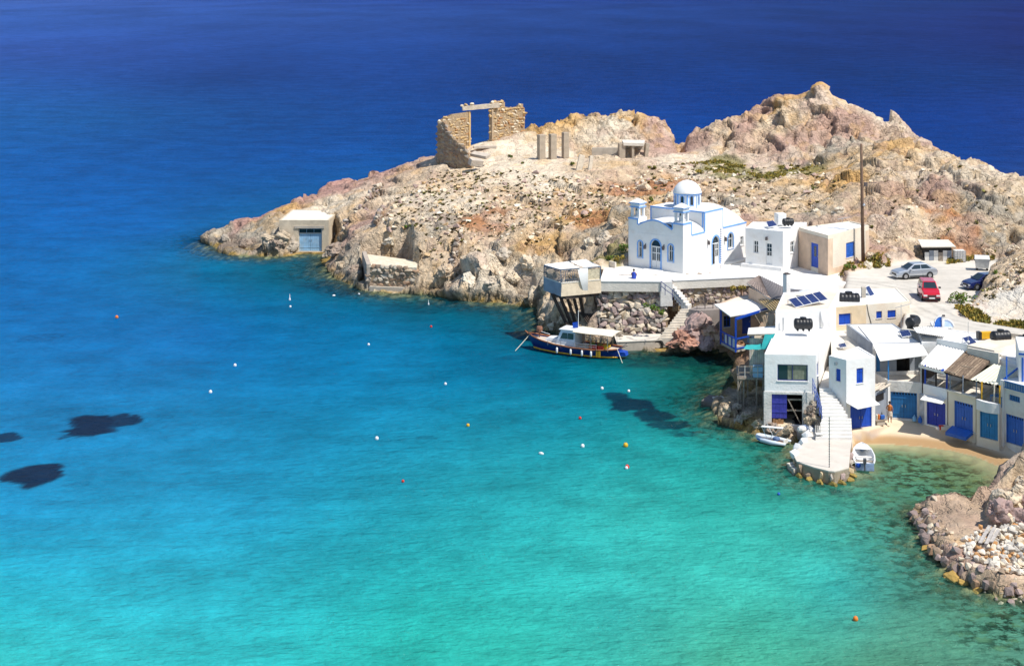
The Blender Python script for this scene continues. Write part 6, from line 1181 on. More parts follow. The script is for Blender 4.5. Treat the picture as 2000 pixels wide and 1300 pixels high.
# bamboo pergola
bp0, bp1, bp2, bp3 = P(1505, 606, 146), P(1536, 603, 142.5), P(1516, 585, 147.5), P(1482, 585, 151)
tb = thing('bamboo_pergola', 'open bamboo pole pergola between the white veranda roof and the beige terrace', 'pergola', bp0)
for k in range(7):
    a, b_ = bp0.lerp(bp1, k / 6), bp3.lerp(bp2, k / 6); mb = MB(); mb.tube([a, b_], .055, 6); mb.build('bamboo_pole', mat('yellow_bamboo', (.62, .44, .20), .7, var=.2, scale=5), tb)
for k in range(3):
    a, b_ = bp0.lerp(bp3, .15 + k * .35) + Vector((0, 0, -.1)), bp1.lerp(bp2, .15 + k * .35) + Vector((0, 0, -.1)); mb = MB(); mb.tube([a, b_], .06, 6); mb.build('bamboo_pole', mat('yellow_bamboo', (.62, .44, .20), .7, var=.2, scale=5), tb)
for p in (bp0, bp1):
    mb = MB(); mb.tube([p, (p.x, p.y, 3.0)], .06, 6); mb.build('post', M_WOOD, tb)
rn = random.Random(2); tw_ = thing('twig_bundle', 'bundle of dry branches propped under the bamboo pergola', 'branches', P(1497, 640, 145))
for k in range(9):
    a = P(1496 + rn.gauss(0, 5), 647, 145); b_ = P(1497 + rn.gauss(0, 7), 615, 145.6); mb = MB(); mb.tube([a, b_], .03, 5); mb.build('branch', M_REED[2], tw_)
mb = MB(); q = [P(1494, 650, 146.2), P(1516, 650, 145.2)]; f = Face(*q); f.block(mb, 0, 1.1, .5, 5.2, -.4, -.1); o = mb.build('back_wall', M_TAN); tag(o, 'dark tan wall behind the branches under the bamboo pergola', 'wall')
# corrugated grey roof with brick chimney by the lane
tg = thing('corrugated_roof', 'dark grey corrugated roof sloping below the church yard left of the white chimney', 'roof', P(1495, 570, 148))
gq = [P(1505, 584, 148.5), P(1531, 584, 145.5), P(1532, 561, 152.5), P(1459, 551, 155.5)]
canopy(tg, [gq[0], gq[1], P(1531, 560, 153), P(1485, 538.5, 156.5)], .04, mat('grey_corrugated_sheet', (.23, .21, .21), .7, var=.2, dirt=(.32, .27, .23), damt=.5), 'roof_sheet', corrug=12)
canopy(tg, [P(1459, 551, 154.5), gq[0] + Vector((0, 0, -.02)), P(1485, 538.5, 156.5) + Vector((0, 0, -.03)), P(1484, 538, 156.6) + Vector((-.1, 0, 0))], .04, mat('brown_corrugated_sheet', (.27, .21, .18), .7, var=.25, dirt=(.36, .27, .2), damt=.5), 'roof_sheet', corrug=10)
mb = MB(); a, b_ = P(1459, 553, 154.4), gq[0]; mb.bar(a + Vector((0, 0, -.06)), b_ + Vector((0, 0, -.06)), .07); mb.build('eave_pipe', M_STEEL, tg)
mb = MB(); q = [P(1462, 590, 153.5), P(1531, 590, 145.8)]; f = Face(*q); f.block(mb, 0, (f.B - f.A).length, 3.4, 6.1, -.3, 0); mb.build('wall', M_TAN, tg)
mb = MB(); q = [P(1486, 538.5, 156.4), P(1532, 561, 152.4), P(1560, 566, 151), P(1652, 552, 154), P(1600, 533, 160), P(1535, 531, 162)]; zt_ = 6.22; q = [W(1486, 541, zt_), W(1531, 562, zt_), W(1570, 566, zt_), W(1660, 553, zt_), W(1605, 537, zt_), W(1535, 533, zt_)]
mb.prism([(p.x, p.y) for p in q], 5.0, zt_); o = mb.build('white_terrace', M_WHITE2); tag(o, 'flat white terrace between the white chimney and the tan house', 'terrace')
mb = MB(); c = W(1536.5, 584, 5.6); c = P(1536.5, 583, 147.2); a = P(1536.5, 535.5, 147.2); mb.box((c.x, c.y, (c.z + a.z) / 2 - .3), (.50, .5, a.z - c.z + .6), .55); tc_ = thing('chimney', 'tall square white chimney beside the grey corrugated roof', 'chimney', (c.x, c.y, c.z - .6)); mb.build('shaft', M_WHITE, tc_)
mb = MB(); mb.box((a.x, a.y, a.z + .06), (.54, .54, .06), .55); mb.box((a.x, a.y, a.z + .12), (.3, .3, .06), .15); mb.build('cap', M_IRON, tc_)
# ------------------------------------------------------------------ stilt shack beside the harbour house
dz = 3.2; d0, d1, d2, d3 = P(1440, 735, 130.4), P(1493, 735, 130.4), P(1493, 715, 134.5), P(1452, 715, 134.5)
ts = thing('stilt_shack', 'rickety grey board shack on thin stilts leaning against the white harbour house', 'shack', (d0.x, d0.y, .8))
mb = MB(); mb.prism([(d0.x, d0.y), (d1.x, d1.y), (d1.x, d1.y + 4), (d0.x + .5, d0.y + 4)], dz - .14, dz); mb.build('deck_floor', M_WOOD, ts)
for px, yo in ((1441, .1), (1446, .9), (1452, .25), (1477, .1), (1490, .2), (1460, 2.5)):
    mb = MB(); p = P(px, 733, 130.4 + yo); mb.bar((p.x, p.y, .2), (p.x + .03, p.y, dz - .1), .11); mb.build('stilt', M_WOOD, ts)
mb = MB(); a = P(1441, 760, 130.4); mb.bar(a, P(1450, 736, 130.5), .08); mb.build('brace', M_WOOD, ts)
fo = [P(1463, 720, 131.2), P(1492, 720, 131.2), P(1494, 720, 134.6), P(1466, 720, 134.6)]; f = Face(fo[0], fo[1]); L = (f.B - f.A).length
for k in range(7):
    mb = MB(); f.block(mb, L * k / 7 + .01, L * (k + 1) / 7 - .01, dz, 6.35, -.05, .02 * (k % 2)); mb.build('board', mat(['grey_pink_board', 'fawn_board', 'ash_board'][k % 3], [(.68, .57, .50), (.72, .62, .50), (.60, .54, .48)][k % 3], .9, var=.25, scale=3, bump=.3), ts)
f2 = Face(fo[3], fo[0]); L2_ = (f2.B - f2.A).length; mb = MB(); f2.block(mb, 0, L2_, dz, 6.35, -.05, 0); mb.build('side_wall', M_WOOD, ts)
mb = MB(); mb.slab([P(1460, 652, 130.8), P(1513, 651, 130.8), P(1518, 636, 134.6), P(1462, 640, 134.8)], .10); mb.build('roof', M_CANVAS, ts)
mb = MB(); mb.bar(P(1461, 654, 130.8), P(1513, 653, 130.8), .10, .14); mb.build('roof_beam', M_WOOD, ts)
for zz_ in (.45, .95):
    mb = MB(); mb.bar((d0.x + .1, d0.y + .05, dz + zz_), (d1.x, d1.y + .05, dz + zz_), .05); mb.build('rail', M_WOOD, ts)
for k in range(5):
    p = d0.lerp(d1, k / 4.2); mb = MB(); mb.bar((p.x + .1, p.y + .05, dz), (p.x + .1, p.y + .05, dz + 1.0), .06); mb.build('baluster', M_OLDW if k % 2 else M_WOOD, ts)
p = P(1480, 720, 130.7); mb = MB(); mb.box((p.x, p.y, dz + .5), (.8, .4, 1.0)); o = mb.build('blue_tank', M_SKYB, None, bevel=.05); tag(o, 'faded pale blue plastic tank standing on the balcony of the stilt shack', 'water container')
tt = thing('tarpaulin', 'torn turquoise tarpaulin slung across the front of the stilt shack', 'tarpaulin', P(1480, 670, 130.6))
for cs in ([P(1452, 681, 130.2), P(1500, 680, 130.2), P(1503, 668, 130.7), P(1458, 673, 130.6)], [P(1486, 681, 130.25), P(1500, 680, 130.15), P(1515, 650, 130.7), P(1494, 652, 130.7)]):
    sheet(cs, '', None, .10, 8, 5).build('cloth', M_TEAL, tt, smooth=True, rec=False)
# ------------------------------------------------------------------ white landing stage with its steps
z_ = .95; KP = [(1575, 858), (1557, 877), (1551, 891), (1556, 900), (1589, 911.5), (1618, 918.5), (1630, 919.5), (1658, 912.5), (1660.5, 880), (1665, 848), (1661, 833), (1650, 811), (1606, 823), (1583, 836)]
kp = [W(a, b, z_) for a, b in KP]; tk = thing('landing_stage', 'white concrete landing stage running out from the steps between dinghy and moored skiff', 'landing stage', kp[4])
mb = MB(); mb.prism([(p.x, p.y) for p in inset(kp, .0)], -1.5, z_ - .12); mb.build('base', smat('sea_worn_stone', (.38, .31, .23)), tk)
mb = MB(); mb.prism([(p.x, p.y) for p in kp], z_ - .118, z_); mb.build('deck', mat('limewashed_concrete', (.66, .60, .52), .9, var=.1, scale=.7, bump=.3, dirt=(.48, .40, .31), dscale=.6, damt=.6), tk, bevel=.03)
rn = random.Random(4)
for i in range(len(kp) - 6):
    a, b_ = kp[i], kp[i + 1]; L = (b_ - a).length; k = max(1, int(L / .8))
    for j in range(k):
        p = a.lerp(b_, (j + .5) / k); add_stone(tk, (p.x + rn.gauss(0, .04), p.y - .02, .45 + rn.gauss(0, .08)), (.55 + .3 * rn.random(), .4, .35 + .35 * rn.random()), rn.random() * 1.5, ST_BROWN[:1] + ST_PURP[:2] + ST_GOLD[1:2], rn, 'edge_stone')
        if rn.random() < .7: add_stone(tk, (p.x + rn.gauss(0, .1), p.y - .25, .02), (.8, .6, .5), rn.random() * 3, [smat('weed_stone', (.36, .26, .08)), ST_BROWN[0]], rn, 'edge_stone')
rim = [kp[0], kp[1], kp[2]]; 
for i, (px, py, s) in enumerate([(1560, 872, .9), (1568, 862, .8), (1580, 850, .9), (1588, 840, .8), (1553, 886, .8)]):
    p = W(px, py, z_); add_stone(tk, (p.x, p.y, .85), (s, s * .9, .7), i, [M_WHITE], rn, 'white_stone')
M_STEPW = mat('white_step', (.80, .77, .72), .9, var=.08, scale=1, bump=.3, dirt=(.6, .52, .44), damt=.4)
s3a = steps('broad low white steps rising from the landing stage beside the royal blue door', (23.5, 120.5, .97), (24.4, 122.3, 2.15), 6, 2.75, (1, 0, 0), M_STEPW, 2.15)
s3 = steps('narrowing flight of white steps between the harbour house and the cube house', (24.4, 122.3, 2.15), (24.62, 124.75, 3.85), 9, 2.0, (1, .05, 0), M_STEPW, .85)
mb = MB(); mb.prism([(24.62, 124.8), (25.45, 124.9), (27.6, 131), (26.6, 131.5)], .2, 3.9); o = mb.build('landing', M_PALEC); tag(o, 'pale passage floor at the top of the white steps between two houses', 'landing')
tl_ = thing('stair_railing', 'blue tubular railing along the left side of the broad white steps', 'railing', W(1606, 806, 1.3))
ra, rb = Vector((24.32, 122.2, 2.1)), Vector((24.05, 124.5, 3.75)); 
for dz_ in (.25, .6, .95):
    mb = MB(); mb.tube([ra + Vector((0, 0, dz_)), rb + Vector((0, 0, dz_))], .03, 5); mb.build('rail', mat('blue_grey_tube', (.10, .15, .42), .5), tl_)
for k in range(5):
    p = ra.lerp(rb, k / 4); mb = MB(); mb.tube([p + Vector((0, 0, -.3)), p + Vector((0, 0, .97))], .03, 5); mb.build('baluster', mat('blue_grey_tube', (.10, .15, .42), .5), tl_)
# striped poles
def striped(px, py0, py1, z, label, r, m1, m2, n_):
    b_ = W(px, py1, z); h_ = (H - (py0 - YH) * b_.y / F) - z; t = thing('striped_pole', label, 'pole', b_)
    for k in range(2):
        mb = MB()
        for i in range(k, n_, 2): mb.lathe([(r, h_ * i / n_), (r, h_ * (i + 1) / n_ - .002)], 8, b_)
        mb.build('pole_band', (m1, m2)[k], t, kind='stuff')
striped(1619.7, 813, 912, z_, 'thin black banded pole standing on the landing stage', .035, M_BLACK, M_STEEL, 40)
striped(1408, 445, 524, PZ, 'blue and white banded pole in front of the church side door', .055, mat('navy_band', (.02, .04, .22), .5), M_DOORW, 36)
# lattice chair, little dock, rags
t = thing('chair', 'white slatted chair on the landing stage', 'chair', W(1599, 857, z_)); c = W(1599, 857, z_)
mb = MB(); mb.box((c.x, c.y, c.z + .42), (.5, .5, .05)); mb.build('seat', M_OLDW, t)
for k in range(4):
    mb = MB(); mb.box((c.x - .2 + k * .13, c.y + .24, c.z + .72), (.06, .04, .55)); mb.build('slat', M_OLDW, t)
for x in (-.22, .22):
    for y in (-.22, .22): mb = MB(); mb.box((c.x + x, c.y + y, c.z + .21), (.05, .05, .40)); mb.build('leg', M_STEEL, t)
t = thing('plank_dock', 'small low concrete and plank dock left of the landing stage', 'dock', W(1555, 910, .3))
q = [W(1538, 905, .35), W(1550, 917, .35), W(1575, 914, .35), W(1560, 899, .35)]; mb = MB(); mb.prism([(p.x, p.y) for p in q], -.6, .3); mb.build('base', M_CONC, t)
for k in range(3):
    a, b_ = q[0].lerp(q[1], .12 + k * .36), q[3].lerp(q[2], .12 + k * .36); mb = MB(); mb.bar(a, b_, .34, .09); mb.build('plank', M_PALEC, t)
t = thing('ragged_tarp', 'blue and white torn tarpaulin heaped on the rocks beside the white steps', 'tarpaulin', W(1572, 835, 1.2))
for k in range(4):
    c = W(1566 + 5 * k, 838 - k * 2, 1.1); mb = MB(); mb.ball(c, .38, 6, 1, .8, .8); mb.build('fold', [M_CANVAS, mat('grey_blue_tarp', (.22, .28, .42), .7, var=.4, scale=4)][k % 2], t)
mb = MB(); q = [W(1369, 782, .3), W(1400, 788, .3), W(1418, 776, .3), W(1385, 770, .3)]; mb.prism([(p.x, p.y) for p in q], -.8, .32); o = mb.build('flat_rock', smat('dark_flat_rock', (.20, .18, .16)), None, bevel=.08); tag(o, 'dark flat rock slab awash off the stilt shack', 'rock')
rn = random.Random(8)
for k in range(5): o = add_stone(None, W(1396 + 4 * k, 778 - rn.random() * 4, .42), (.5, .4, .25), k, [ST_PALE[0]], rn); tag(o, 'small white stone lying on the dark flat rock slab', 'stone', 'white stones on the flat rock')
# ------------------------------------------------------------------ boats
def hull_loft(secs, n=9, close=True):
    """secs: list of (x, half beam at deck, deck z, keel z, fullness); returns verts/faces of the outside, bow at -x"""
    vs = []; fs = []
    for x, hbm, zd, zk, fu in secs:
        for i in range(n):
            t = i / (n - 1); a = -1 + 2 * t; y = hbm * a; s_ = abs(a) ** fu; vs.append((x, math.copysign(hbm * abs(a) ** .75, a) if a else 0, zk + (zd - zk) * s_))
    for k in range(len(secs) - 1):
        for i in range(n - 1): fs.append((k * n + i, k * n + i + 1, (k + 1) * n + i + 1, (k + 1) * n + i))
    fs.append(tuple(range(n))); fs.append(tuple(reversed(range((len(secs) - 1) * n, len(secs) * n)))); return vs, fs
fb_ = thing('fishing_boat', 'dark blue wooden fishing boat with white cabin, cream awning and yellow waterline', 'boat')
secs = [(-5.3, .05, 1.50, .9, 1.6), (-4.7, .55, 1.36, .10, 1.5), (-3.6, 1.02, 1.16, -.35, 1.9), (-2, 1.38, .98, -.5, 2.4), (0, 1.52, .86, -.55, 2.8), (2.2, 1.42, .84, -.5, 2.6), (3.6, 1.12, .90, -.35, 2.2), (4.5, .70, .98, -.05, 1.8)]
mb = MB(); v_, f_ = hull_loft(secs, 13); mb.add(v_, f_); mb.build('hull', mat('navy_hull_paint', (.008, .02, .15), .35, var=.15, scale=1.5, coat=.3), fb_, smooth=True)
def gun(secs, off, dz): 
    a = [(x, -(h_ + off), z + dz) for x, h_, z, *_ in secs]; b_ = [(x, (h_ + off), z + dz) for x, h_, z, *_ in secs]; return a, b_
for s_ in gun(secs, .02, .02): mb = MB(); mb.tube(s_, .075, 6); mb.build('gunwale', mat('varnished_wood', (.32, .12, .05), .5, var=.3), fb_, smooth=True)
for sgn in (-1, 1):
    mb = MB(); pts = []
    for x, h_, zd, zk, fu in secs:
        zz_ = .17; t_ = max(0, (zz_ - zk) / (zd - zk)) ** (1 / fu) if zd > zk else 0; pts.append((x, sgn * (h_ * t_ ** .75 + .015), zz_ if zk < zz_ else zk))
    mb.tube(pts[1:], .075, 5); mb.build('waterline_stripe', M_YEL, fb_)
    for i in range(3):
        x = 2.6 + i * .17; h_ = 1.30; mb = MB(); mb.box((x, sgn * (h_ + .04), .5), (.10, .06, .62), 0, 0, 0); mb.build('yellow_band', M_YEL, fb_)
mb = MB(); dk = [(x, -(h_ - .05), z - .16) for x, h_, z, *_ in secs] + [(x, (h_ - .05), z - .16) for x, h_, z, *_ in secs][::-1]; mb.add(dk, [tuple(range(len(dk)))]); mb.build('deck', mat('pale_deck', (.62, .52, .42), .8, var=.15), fb_)
mb = MB(); mb.hexa([(-3.5, -.62, 1.0), (-1.7, -.85, .9), (-1.7, .85, .9), (-3.5, .62, 1.0), (-3.1, -.5, 1.38), (-1.7, -.72, 1.45), (-1.7, .72, 1.45), (-3.1, .5, 1.38)]); mb.build('fore_cabin', M_DOORW, fb_, bevel=.06)
wl_ = [(-2.1, -.95, .8), (.15, -.95, .8), (.15, .95, .8), (-2.1, .95, .8), (-1.45, -.82, 2.35), (.12, -.82, 2.35), (.12, .82, 2.35), (-1.45, .82, 2.35)]
mb = MB(); mb.hexa(wl_); cb = mb.build('wheelhouse', mat('pale_blue_white_paint', (.70, .77, .84), .4, var=.05), fb_, bevel=.05)
mb = MB(); mb.box((-.65, 0, 2.42), (1.95, 1.85, .12)); mb.build('wheelhouse_roof', M_DOORW, fb_, bevel=.04)
for sgn in (-1, 1):
    for x0, x1 in ((-1.45, -.72), (-.66, -.05)):
        g = MB(); y0, y1 = .925, .855; g.hexa([(x0 - .02, sgn * (y0 - .06), 1.55), (x1, sgn * (y0 - .06), 1.55), (x1, sgn * (y0 + .012), 1.55), (x0 - .02, sgn * (y0 + .012), 1.55), (x0 + .22 * (x0 < -1), sgn * (y1 - .06), 2.12), (x1, sgn * (y1 - .06), 2.12), (x1, sgn * (y1 + .016), 2.12), (x0 + .22 * (x0 < -1), sgn * (y1 + .016), 2.12)]); g.build('window', M_GLASS, cb)
g = MB(); g.slab([(-1.86, -.75, 1.5), (-1.86, .75, 1.5), (-1.58, .68, 2.15), (-1.58, -.68, 2.15)], .03, (-.9, 0, .3)); g.build('windscreen', M_GLASS, cb)
aw_ = MB(); nx = 8; vs = []
for j in range(nx + 1):
    y = -1.35 + 2.7 * j / nx; z = 2.50 - .10 * (y / 1.35) ** 2; vs += [(.02, y, z + .03), (1.6, y, z - .03), (3.2, y, z), (4.25, y, z - .05)]
aw_.add(vs, [(j * 4 + i, j * 4 + i + 1, (j + 1) * 4 + i + 1, (j + 1) * 4 + i) for j in range(nx) for i in range(3)]); aw_.add([(x, y, z - .04) for x, y, z in vs], [(j * 4 + i, (j + 1) * 4 + i, (j + 1) * 4 + i + 1, j * 4 + i + 1) for j in range(nx) for i in range(3)])
aw_.build('awning', mat('cream_awning', (.80, .72, .58), .85, var=.08, dirt=(.66, .54, .38), dscale=.8, damt=.4), fb_, smooth=True, rec=False)
for x in (.3, 2.0, 3.75):
    for sgn in (-1, 1): mb = MB(); mb.tube([(x, sgn * 1.25, .8), (x - .05, sgn * 1.3, 2.36)], .025, 5); mb.build('awning_pole', M_STEEL, fb_)
mb = MB(); mb.slab([(.35, .85, .8), (.35, .3, .8), (.35, .3, 2.2), (.35, .85, 2.2)], .05, (1, 0, 0)); mb.build('cabin_door', M_WOOD, fb_)
for sgn in (-1, 1):
    for zz_ in (.28, .50):
        mb = MB(); mb.tube([(-2.6, sgn * 1.28, 1.05 + zz_), (-1, sgn * 1.46, .95 + zz_), (1, sgn * 1.5, .86 + zz_), (2.6, sgn * 1.38, .86 + zz_)], .022, 5); mb.build('side_rail', M_STEEL, fb_)
    for x in (-2.6, -1.2, .2, 1.5, 2.6): mb = MB(); mb.tube([(x, sgn * 1.42, .85), (x, sgn * 1.44, 1.4)], .02, 5); mb.build('stanchion', M_STEEL, fb_)
for k, x in enumerate((-1.55, -.05, 1.15, 2.1)):
    mb = MB(); y = -(1.5 if -.5 < x < 1.5 else 1.46); mb.lathe([(.03, .78), (.10, .72), (.11, .3), (.04, .18)], 10, (x, y - .10, 0)); mb.build('fender', M_DOORW, fb_, smooth=True)
for sgn in (-1,): pass
mb = MB(); mb.tube([(-5.2, 0, 1.3), (-5.75, 0, 1.72)], [.10, .06], 6); mb.build('stem_post', mat('varnished_wood', (.32, .12, .05), .5), fb_)
mb = MB(); mb.lathe([(.06, 0), (.07, .5), (.30, .55), (.34, .85), (.28, 1.05), (.05, 1.08)], 10, (-4.2, .1, 1.2)); mb.build('net_winch', mat('rusty_winch', (.28, .13, .08), .8, var=.4, scale=8), fb_)
mb = MB(); mb.tube([(-3.0, 0, 1.6), (-4.5, 0, 1.9)], .03, 5); mb.build('bow_pole', M_DOORW, fb_)
rn = random.Random(6)
for k in range(9):
    mb = MB(); c = (1.3 + rn.random() * 2.3, rn.uniform(-.9, .5), .95 + rn.random() * .12); mb.ball(c, .30, 6, 1.2, 1, .6); mb.build('net_heap', [mat('yellow_net', (.62, .42, .03), .95, var=.4, scale=10, bump=.6), mat('orange_net', (.60, .16, .03), .95, var=.4, scale=10, bump=.6), mat('olive_net', (.22, .22, .05), .95, var=.4, scale=10, bump=.6)][k % 3], fb_)
for x in (2.3, 2.9):
    mb = MB(); mb.box((x, -.95, 1.05), (.5, .4, .3)); mb.build('fish_crate', M_RED, fb_, bevel=.02)
mb = MB(); mb.hexa([(4.2, -.55, .25), (5.3, -.35, .35), (5.3, .35, .35), (4.2, .55, .25), (4.2, -.65, .75), (5.2, -.4, .7), (5.2, .4, .7), (4.2, .65, .75)]); mb.build('stern_platform', M_BLUE, fb_)
mb = MB(); mb.tube([(4.6, -.3, .9), (5.2, .2, 1.5)], .03, 5); mb.tube([(4.5, .3, .9), (5.4, -.2, 1.35)], .03, 5); mb.build('stern_gear', M_IRON, fb_)
mb = MB(); mb.tube([(.1, 0, 2.4), (.1, 0, 4.3)], .03, 6); mb.build('mast', M_DOORW, fb_)
mb = MB(); mb.add([(.1, 0, 3.2), (.1, 0, 2.55), (-.45, -.1, 2.5), (-.55, .05, 3.0)], [(0, 1, 2, 3)]); mb.add([(.1, .01, 3.2), (.1, .01, 2.55), (-.45, -.09, 2.5), (-.55, .06, 3.0)], [(3, 2, 1, 0)]); mb.build('flag', M_BLUE, fb_)
mb = MB(); mb.tube([(-5.2, 0, 1.4), (-5.6, -.9, .7), (-6.0, -1.8, .02)], .03, 5); mb.build('mooring_rope', M_CANVASC, fb_)
mb = MB(); mb.tube([(4.4, -.4, 1.0), (4.9, -1.0, .5), (5.5, -1.8, .02)], .03, 5); mb.build('mooring_rope', M_CANVASC, fb_)
bw, st_ = G(1046, 684), G(1213, 703); bd = (st_ - bw); place(fb_, ((bw + st_) / 2 + Vector((0, .75, 0))), math.atan2(bd.y, bd.x), bd.length / 9.2)
# moored skiff with outboard, seen from the stern
sk = thing('skiff', 'small white open motor boat with blue stern and grey outboard moored beside the landing stage', 'boat')
secs = [(-2.6, .06, .95, .3, 1.4), (-2.2, .48, .86, .02, 1.6), (-1.4, .80, .76, -.15, 2.2), (0, .98, .66, -.2, 2.8), (1.3, .94, .62, -.18, 3), (2.2, .82, .62, -.1, 3)]
mb = MB(); v_, f_ = hull_loft(secs, 13); f_ = f_[:-2] + [f_[-2]]; mb.add(v_, f_); mb.build('hull', mat('pale_blue_hull', (.50, .62, .78), .35, var=.1), sk, smooth=True)
mb = MB(); inn = [(x, h_ - .10, z, zk + .26, fu) for x, h_, z, zk, fu in secs[1:]]; v_, f_ = hull_loft(inn, 13); mb.add(v_, [tuple(reversed(q)) for q in f_[:-2]]); mb.build('inner_hull', M_DOORW, sk, smooth=True, rec=False)
for s_ in gun(secs, -.04, .02): mb = MB(); mb.tube(s_, .075, 6); mb.build('gunwale', M_DOORW, sk, smooth=True)
mb = MB(); mb.add([(-2.5, 0, .97), (-2.15, -.45, .88), (-1.3, -.78, .77), (-1.2, 0, .80), (-1.3, .78, .77), (-2.15, .45, .88)], [(0, 1, 2, 3), (0, 3, 4, 5)]); mb.build('foredeck', M_DOORW, sk)
for x in (-.1, 1.1): mb = MB(); mb.box((x, 0, .46), (.34, 1.7, .06)); mb.build('thwart', M_WOOD if x > 1 else M_OLDW, sk)
mb = MB(); mb.box((2.2, 0, .28), (.08, 1.60, .66)); mb.build('transom', mat('blue_grey_transom', (.35, .46, .68), .5, var=.3, scale=3), sk)
mb = MB(); mb.ball((2.28, -.55, .4), .22, 6, .4); mb.build('blue_buoy', M_BLUE, sk)
mb = MB(); mb.box((2.35, 0, .85), (.34, .28, .42)); mb.box((2.42, 0, .35), (.14, .12, .8)); mb.build('outboard', mat('grey_outboard', (.10, .10, .11), .4), sk, bevel=.03)
mb = MB(); mb.tube([(2.1, -.7, .66), (2.5, -1.3, .5), (2.6, -2.0, .9)], .025, 5); mb.build('mooring_rope', M_CANVASC, sk)
c = G(1688, 905); place(sk, c + Vector((0, .3, 0)), math.atan2(-5.2, -.9), .86)
# inflatable dinghy with a bimini
dg = thing('dinghy', 'grey white inflatable dinghy with a folding sunshade frame lying off the boat door', 'boat')
mb = MB(); pts = [(1.35, -.62, .24), (0, -.66, .22), (-1.0, -.55, .28), (-1.55, -.25, .40), (-1.66, 0, .44), (-1.55, .25, .40), (-1.0, .55, .28), (0, .66, .22), (1.35, .62, .24)]; mb.tube(pts, [.12, .22, .22, .21, .2, .21, .22, .22, .12], 10); mb.build('tube', mat('pale_grey_rubber', (.62, .69, .76), .5, var=.06), dg, smooth=True)
mb = MB(); mb.slab([(1.1, -.5, .12), (1.1, .5, .12), (-1.3, .3, .16), (-1.3, -.3, .16)], .08); mb.build('floor_board', mat('brown_floor_board', (.28, .15, .07), .7, var=.2), dg)
mb = MB(); mb.box((1.1, 0, .3), (.07, 1.0, .42)); mb.build('transom', M_OLDW, dg)
mb = MB(); mb.ball((.2, 0, .42), .36, 6, 1, 1, .6); mb.build('covered_seat', mat('slate_blue_cover', (.10, .16, .30), .7), dg, smooth=True)
for y in (-.6, .6):
    mb = MB(); mb.tube([(-.35, y, .4), (-1.0, y, 1.5)], .025, 5); mb.build('frame_leg', M_DOORW, dg); mb = MB(); mb.tube([(-.2, y, .4), (.35, y, 1.55)], .025, 5); mb.build('frame_leg', M_STEEL, dg); mb = MB(); mb.tube([(.1, y, .9), (1.0, y, 1.62)], .02, 5); mb.build('frame_leg', M_STEEL, dg)
mb = MB(); mb.slab([(-1.05, -.66, 1.5), (1.05, -.66, 1.66), (1.05, -.3, 1.70), (-1.05, -.3, 1.54)], .05); mb.build('rolled_sunshade', M_CANVAS, dg)
mb = MB(); mb.box((-1.25, -.74, .34), (.35, .02, .12), -.3); mb.build('emblem', M_MBLUE, dg)
a, b_ = G(1484, 860), G(1541, 870); d_ = b_ - a; place(dg, (a + b_) / 2, math.atan2(d_.y, d_.x), (d_.length + .2) / 3.1)
# ------------------------------------------------------------------ mooring buoys
BU = [(228, 618, 'r', 1.25, 'orange red buoy alone on the far left open water'), (566, 583, 's', 1.0, 'white spar buoy with a tall stick off the left flank of the point'), (567, 597, 'w', .9, 'white buoy floating just below the spar buoy with the tall stick'), (652, 575, 'f', 1.0, 'slim white float off the terrace wall, left one of two'), (701, 572, 'f', 1.0, 'slim white float close under the terrace wall, right one of two'), (837, 592, 's', .8, 'white spar buoy under the pale cliff left of the deck'),
 (842, 636, 'r', .9, 'small red buoy in the bay below the pale cliff'), (720, 671, 'w', .9, 'white buoy in mid bay left of the fishing boat'), (459, 712, 'w', 1.1, 'white buoy in the left bay, farther of the left pair'), (411, 764, 'w', 1.1, 'white buoy in the left bay, nearer of the left pair'), (870, 748, 'w', .9, 'white buoy below and left of the fishing boat'), (1176, 757, 'w', 1.0, 'white buoy left over the dark weed patch near the stilt shack'), (1228, 762, 'w', .9, 'white buoy at the edge of the dark weed patch, right of its neighbour'),
 (1133, 815, 'r', .9, 'small red buoy in the middle of the turquoise bay'), (914, 829, 'y', 1.0, 'yellow buoy in the middle bay with a dark line below'), (736, 855, 'w', 1.1, 'white buoy in the lower middle of the bay'), (1138, 870, 'w', 1.1, 'white buoy left of the large yellow buoy'), (1222, 869, 'y', 1.4, 'large yellow buoy off the dinghy'), (1225, 911, 'rw', 1.2, 'red and white buoy below the large yellow buoy'), (1057, 884, 'f', 1.2, 'white float lying on its side left of the yellow buoy'), (787, 938, 'r', .8, 'faded red buoy nearest in the lower middle bay'), (1671, 1208, 'o', 1.1, 'orange marker on a dark rock in the near right shallows'), (1521, 963, 'b', .8, 'tiny blue float below the plank dock')]
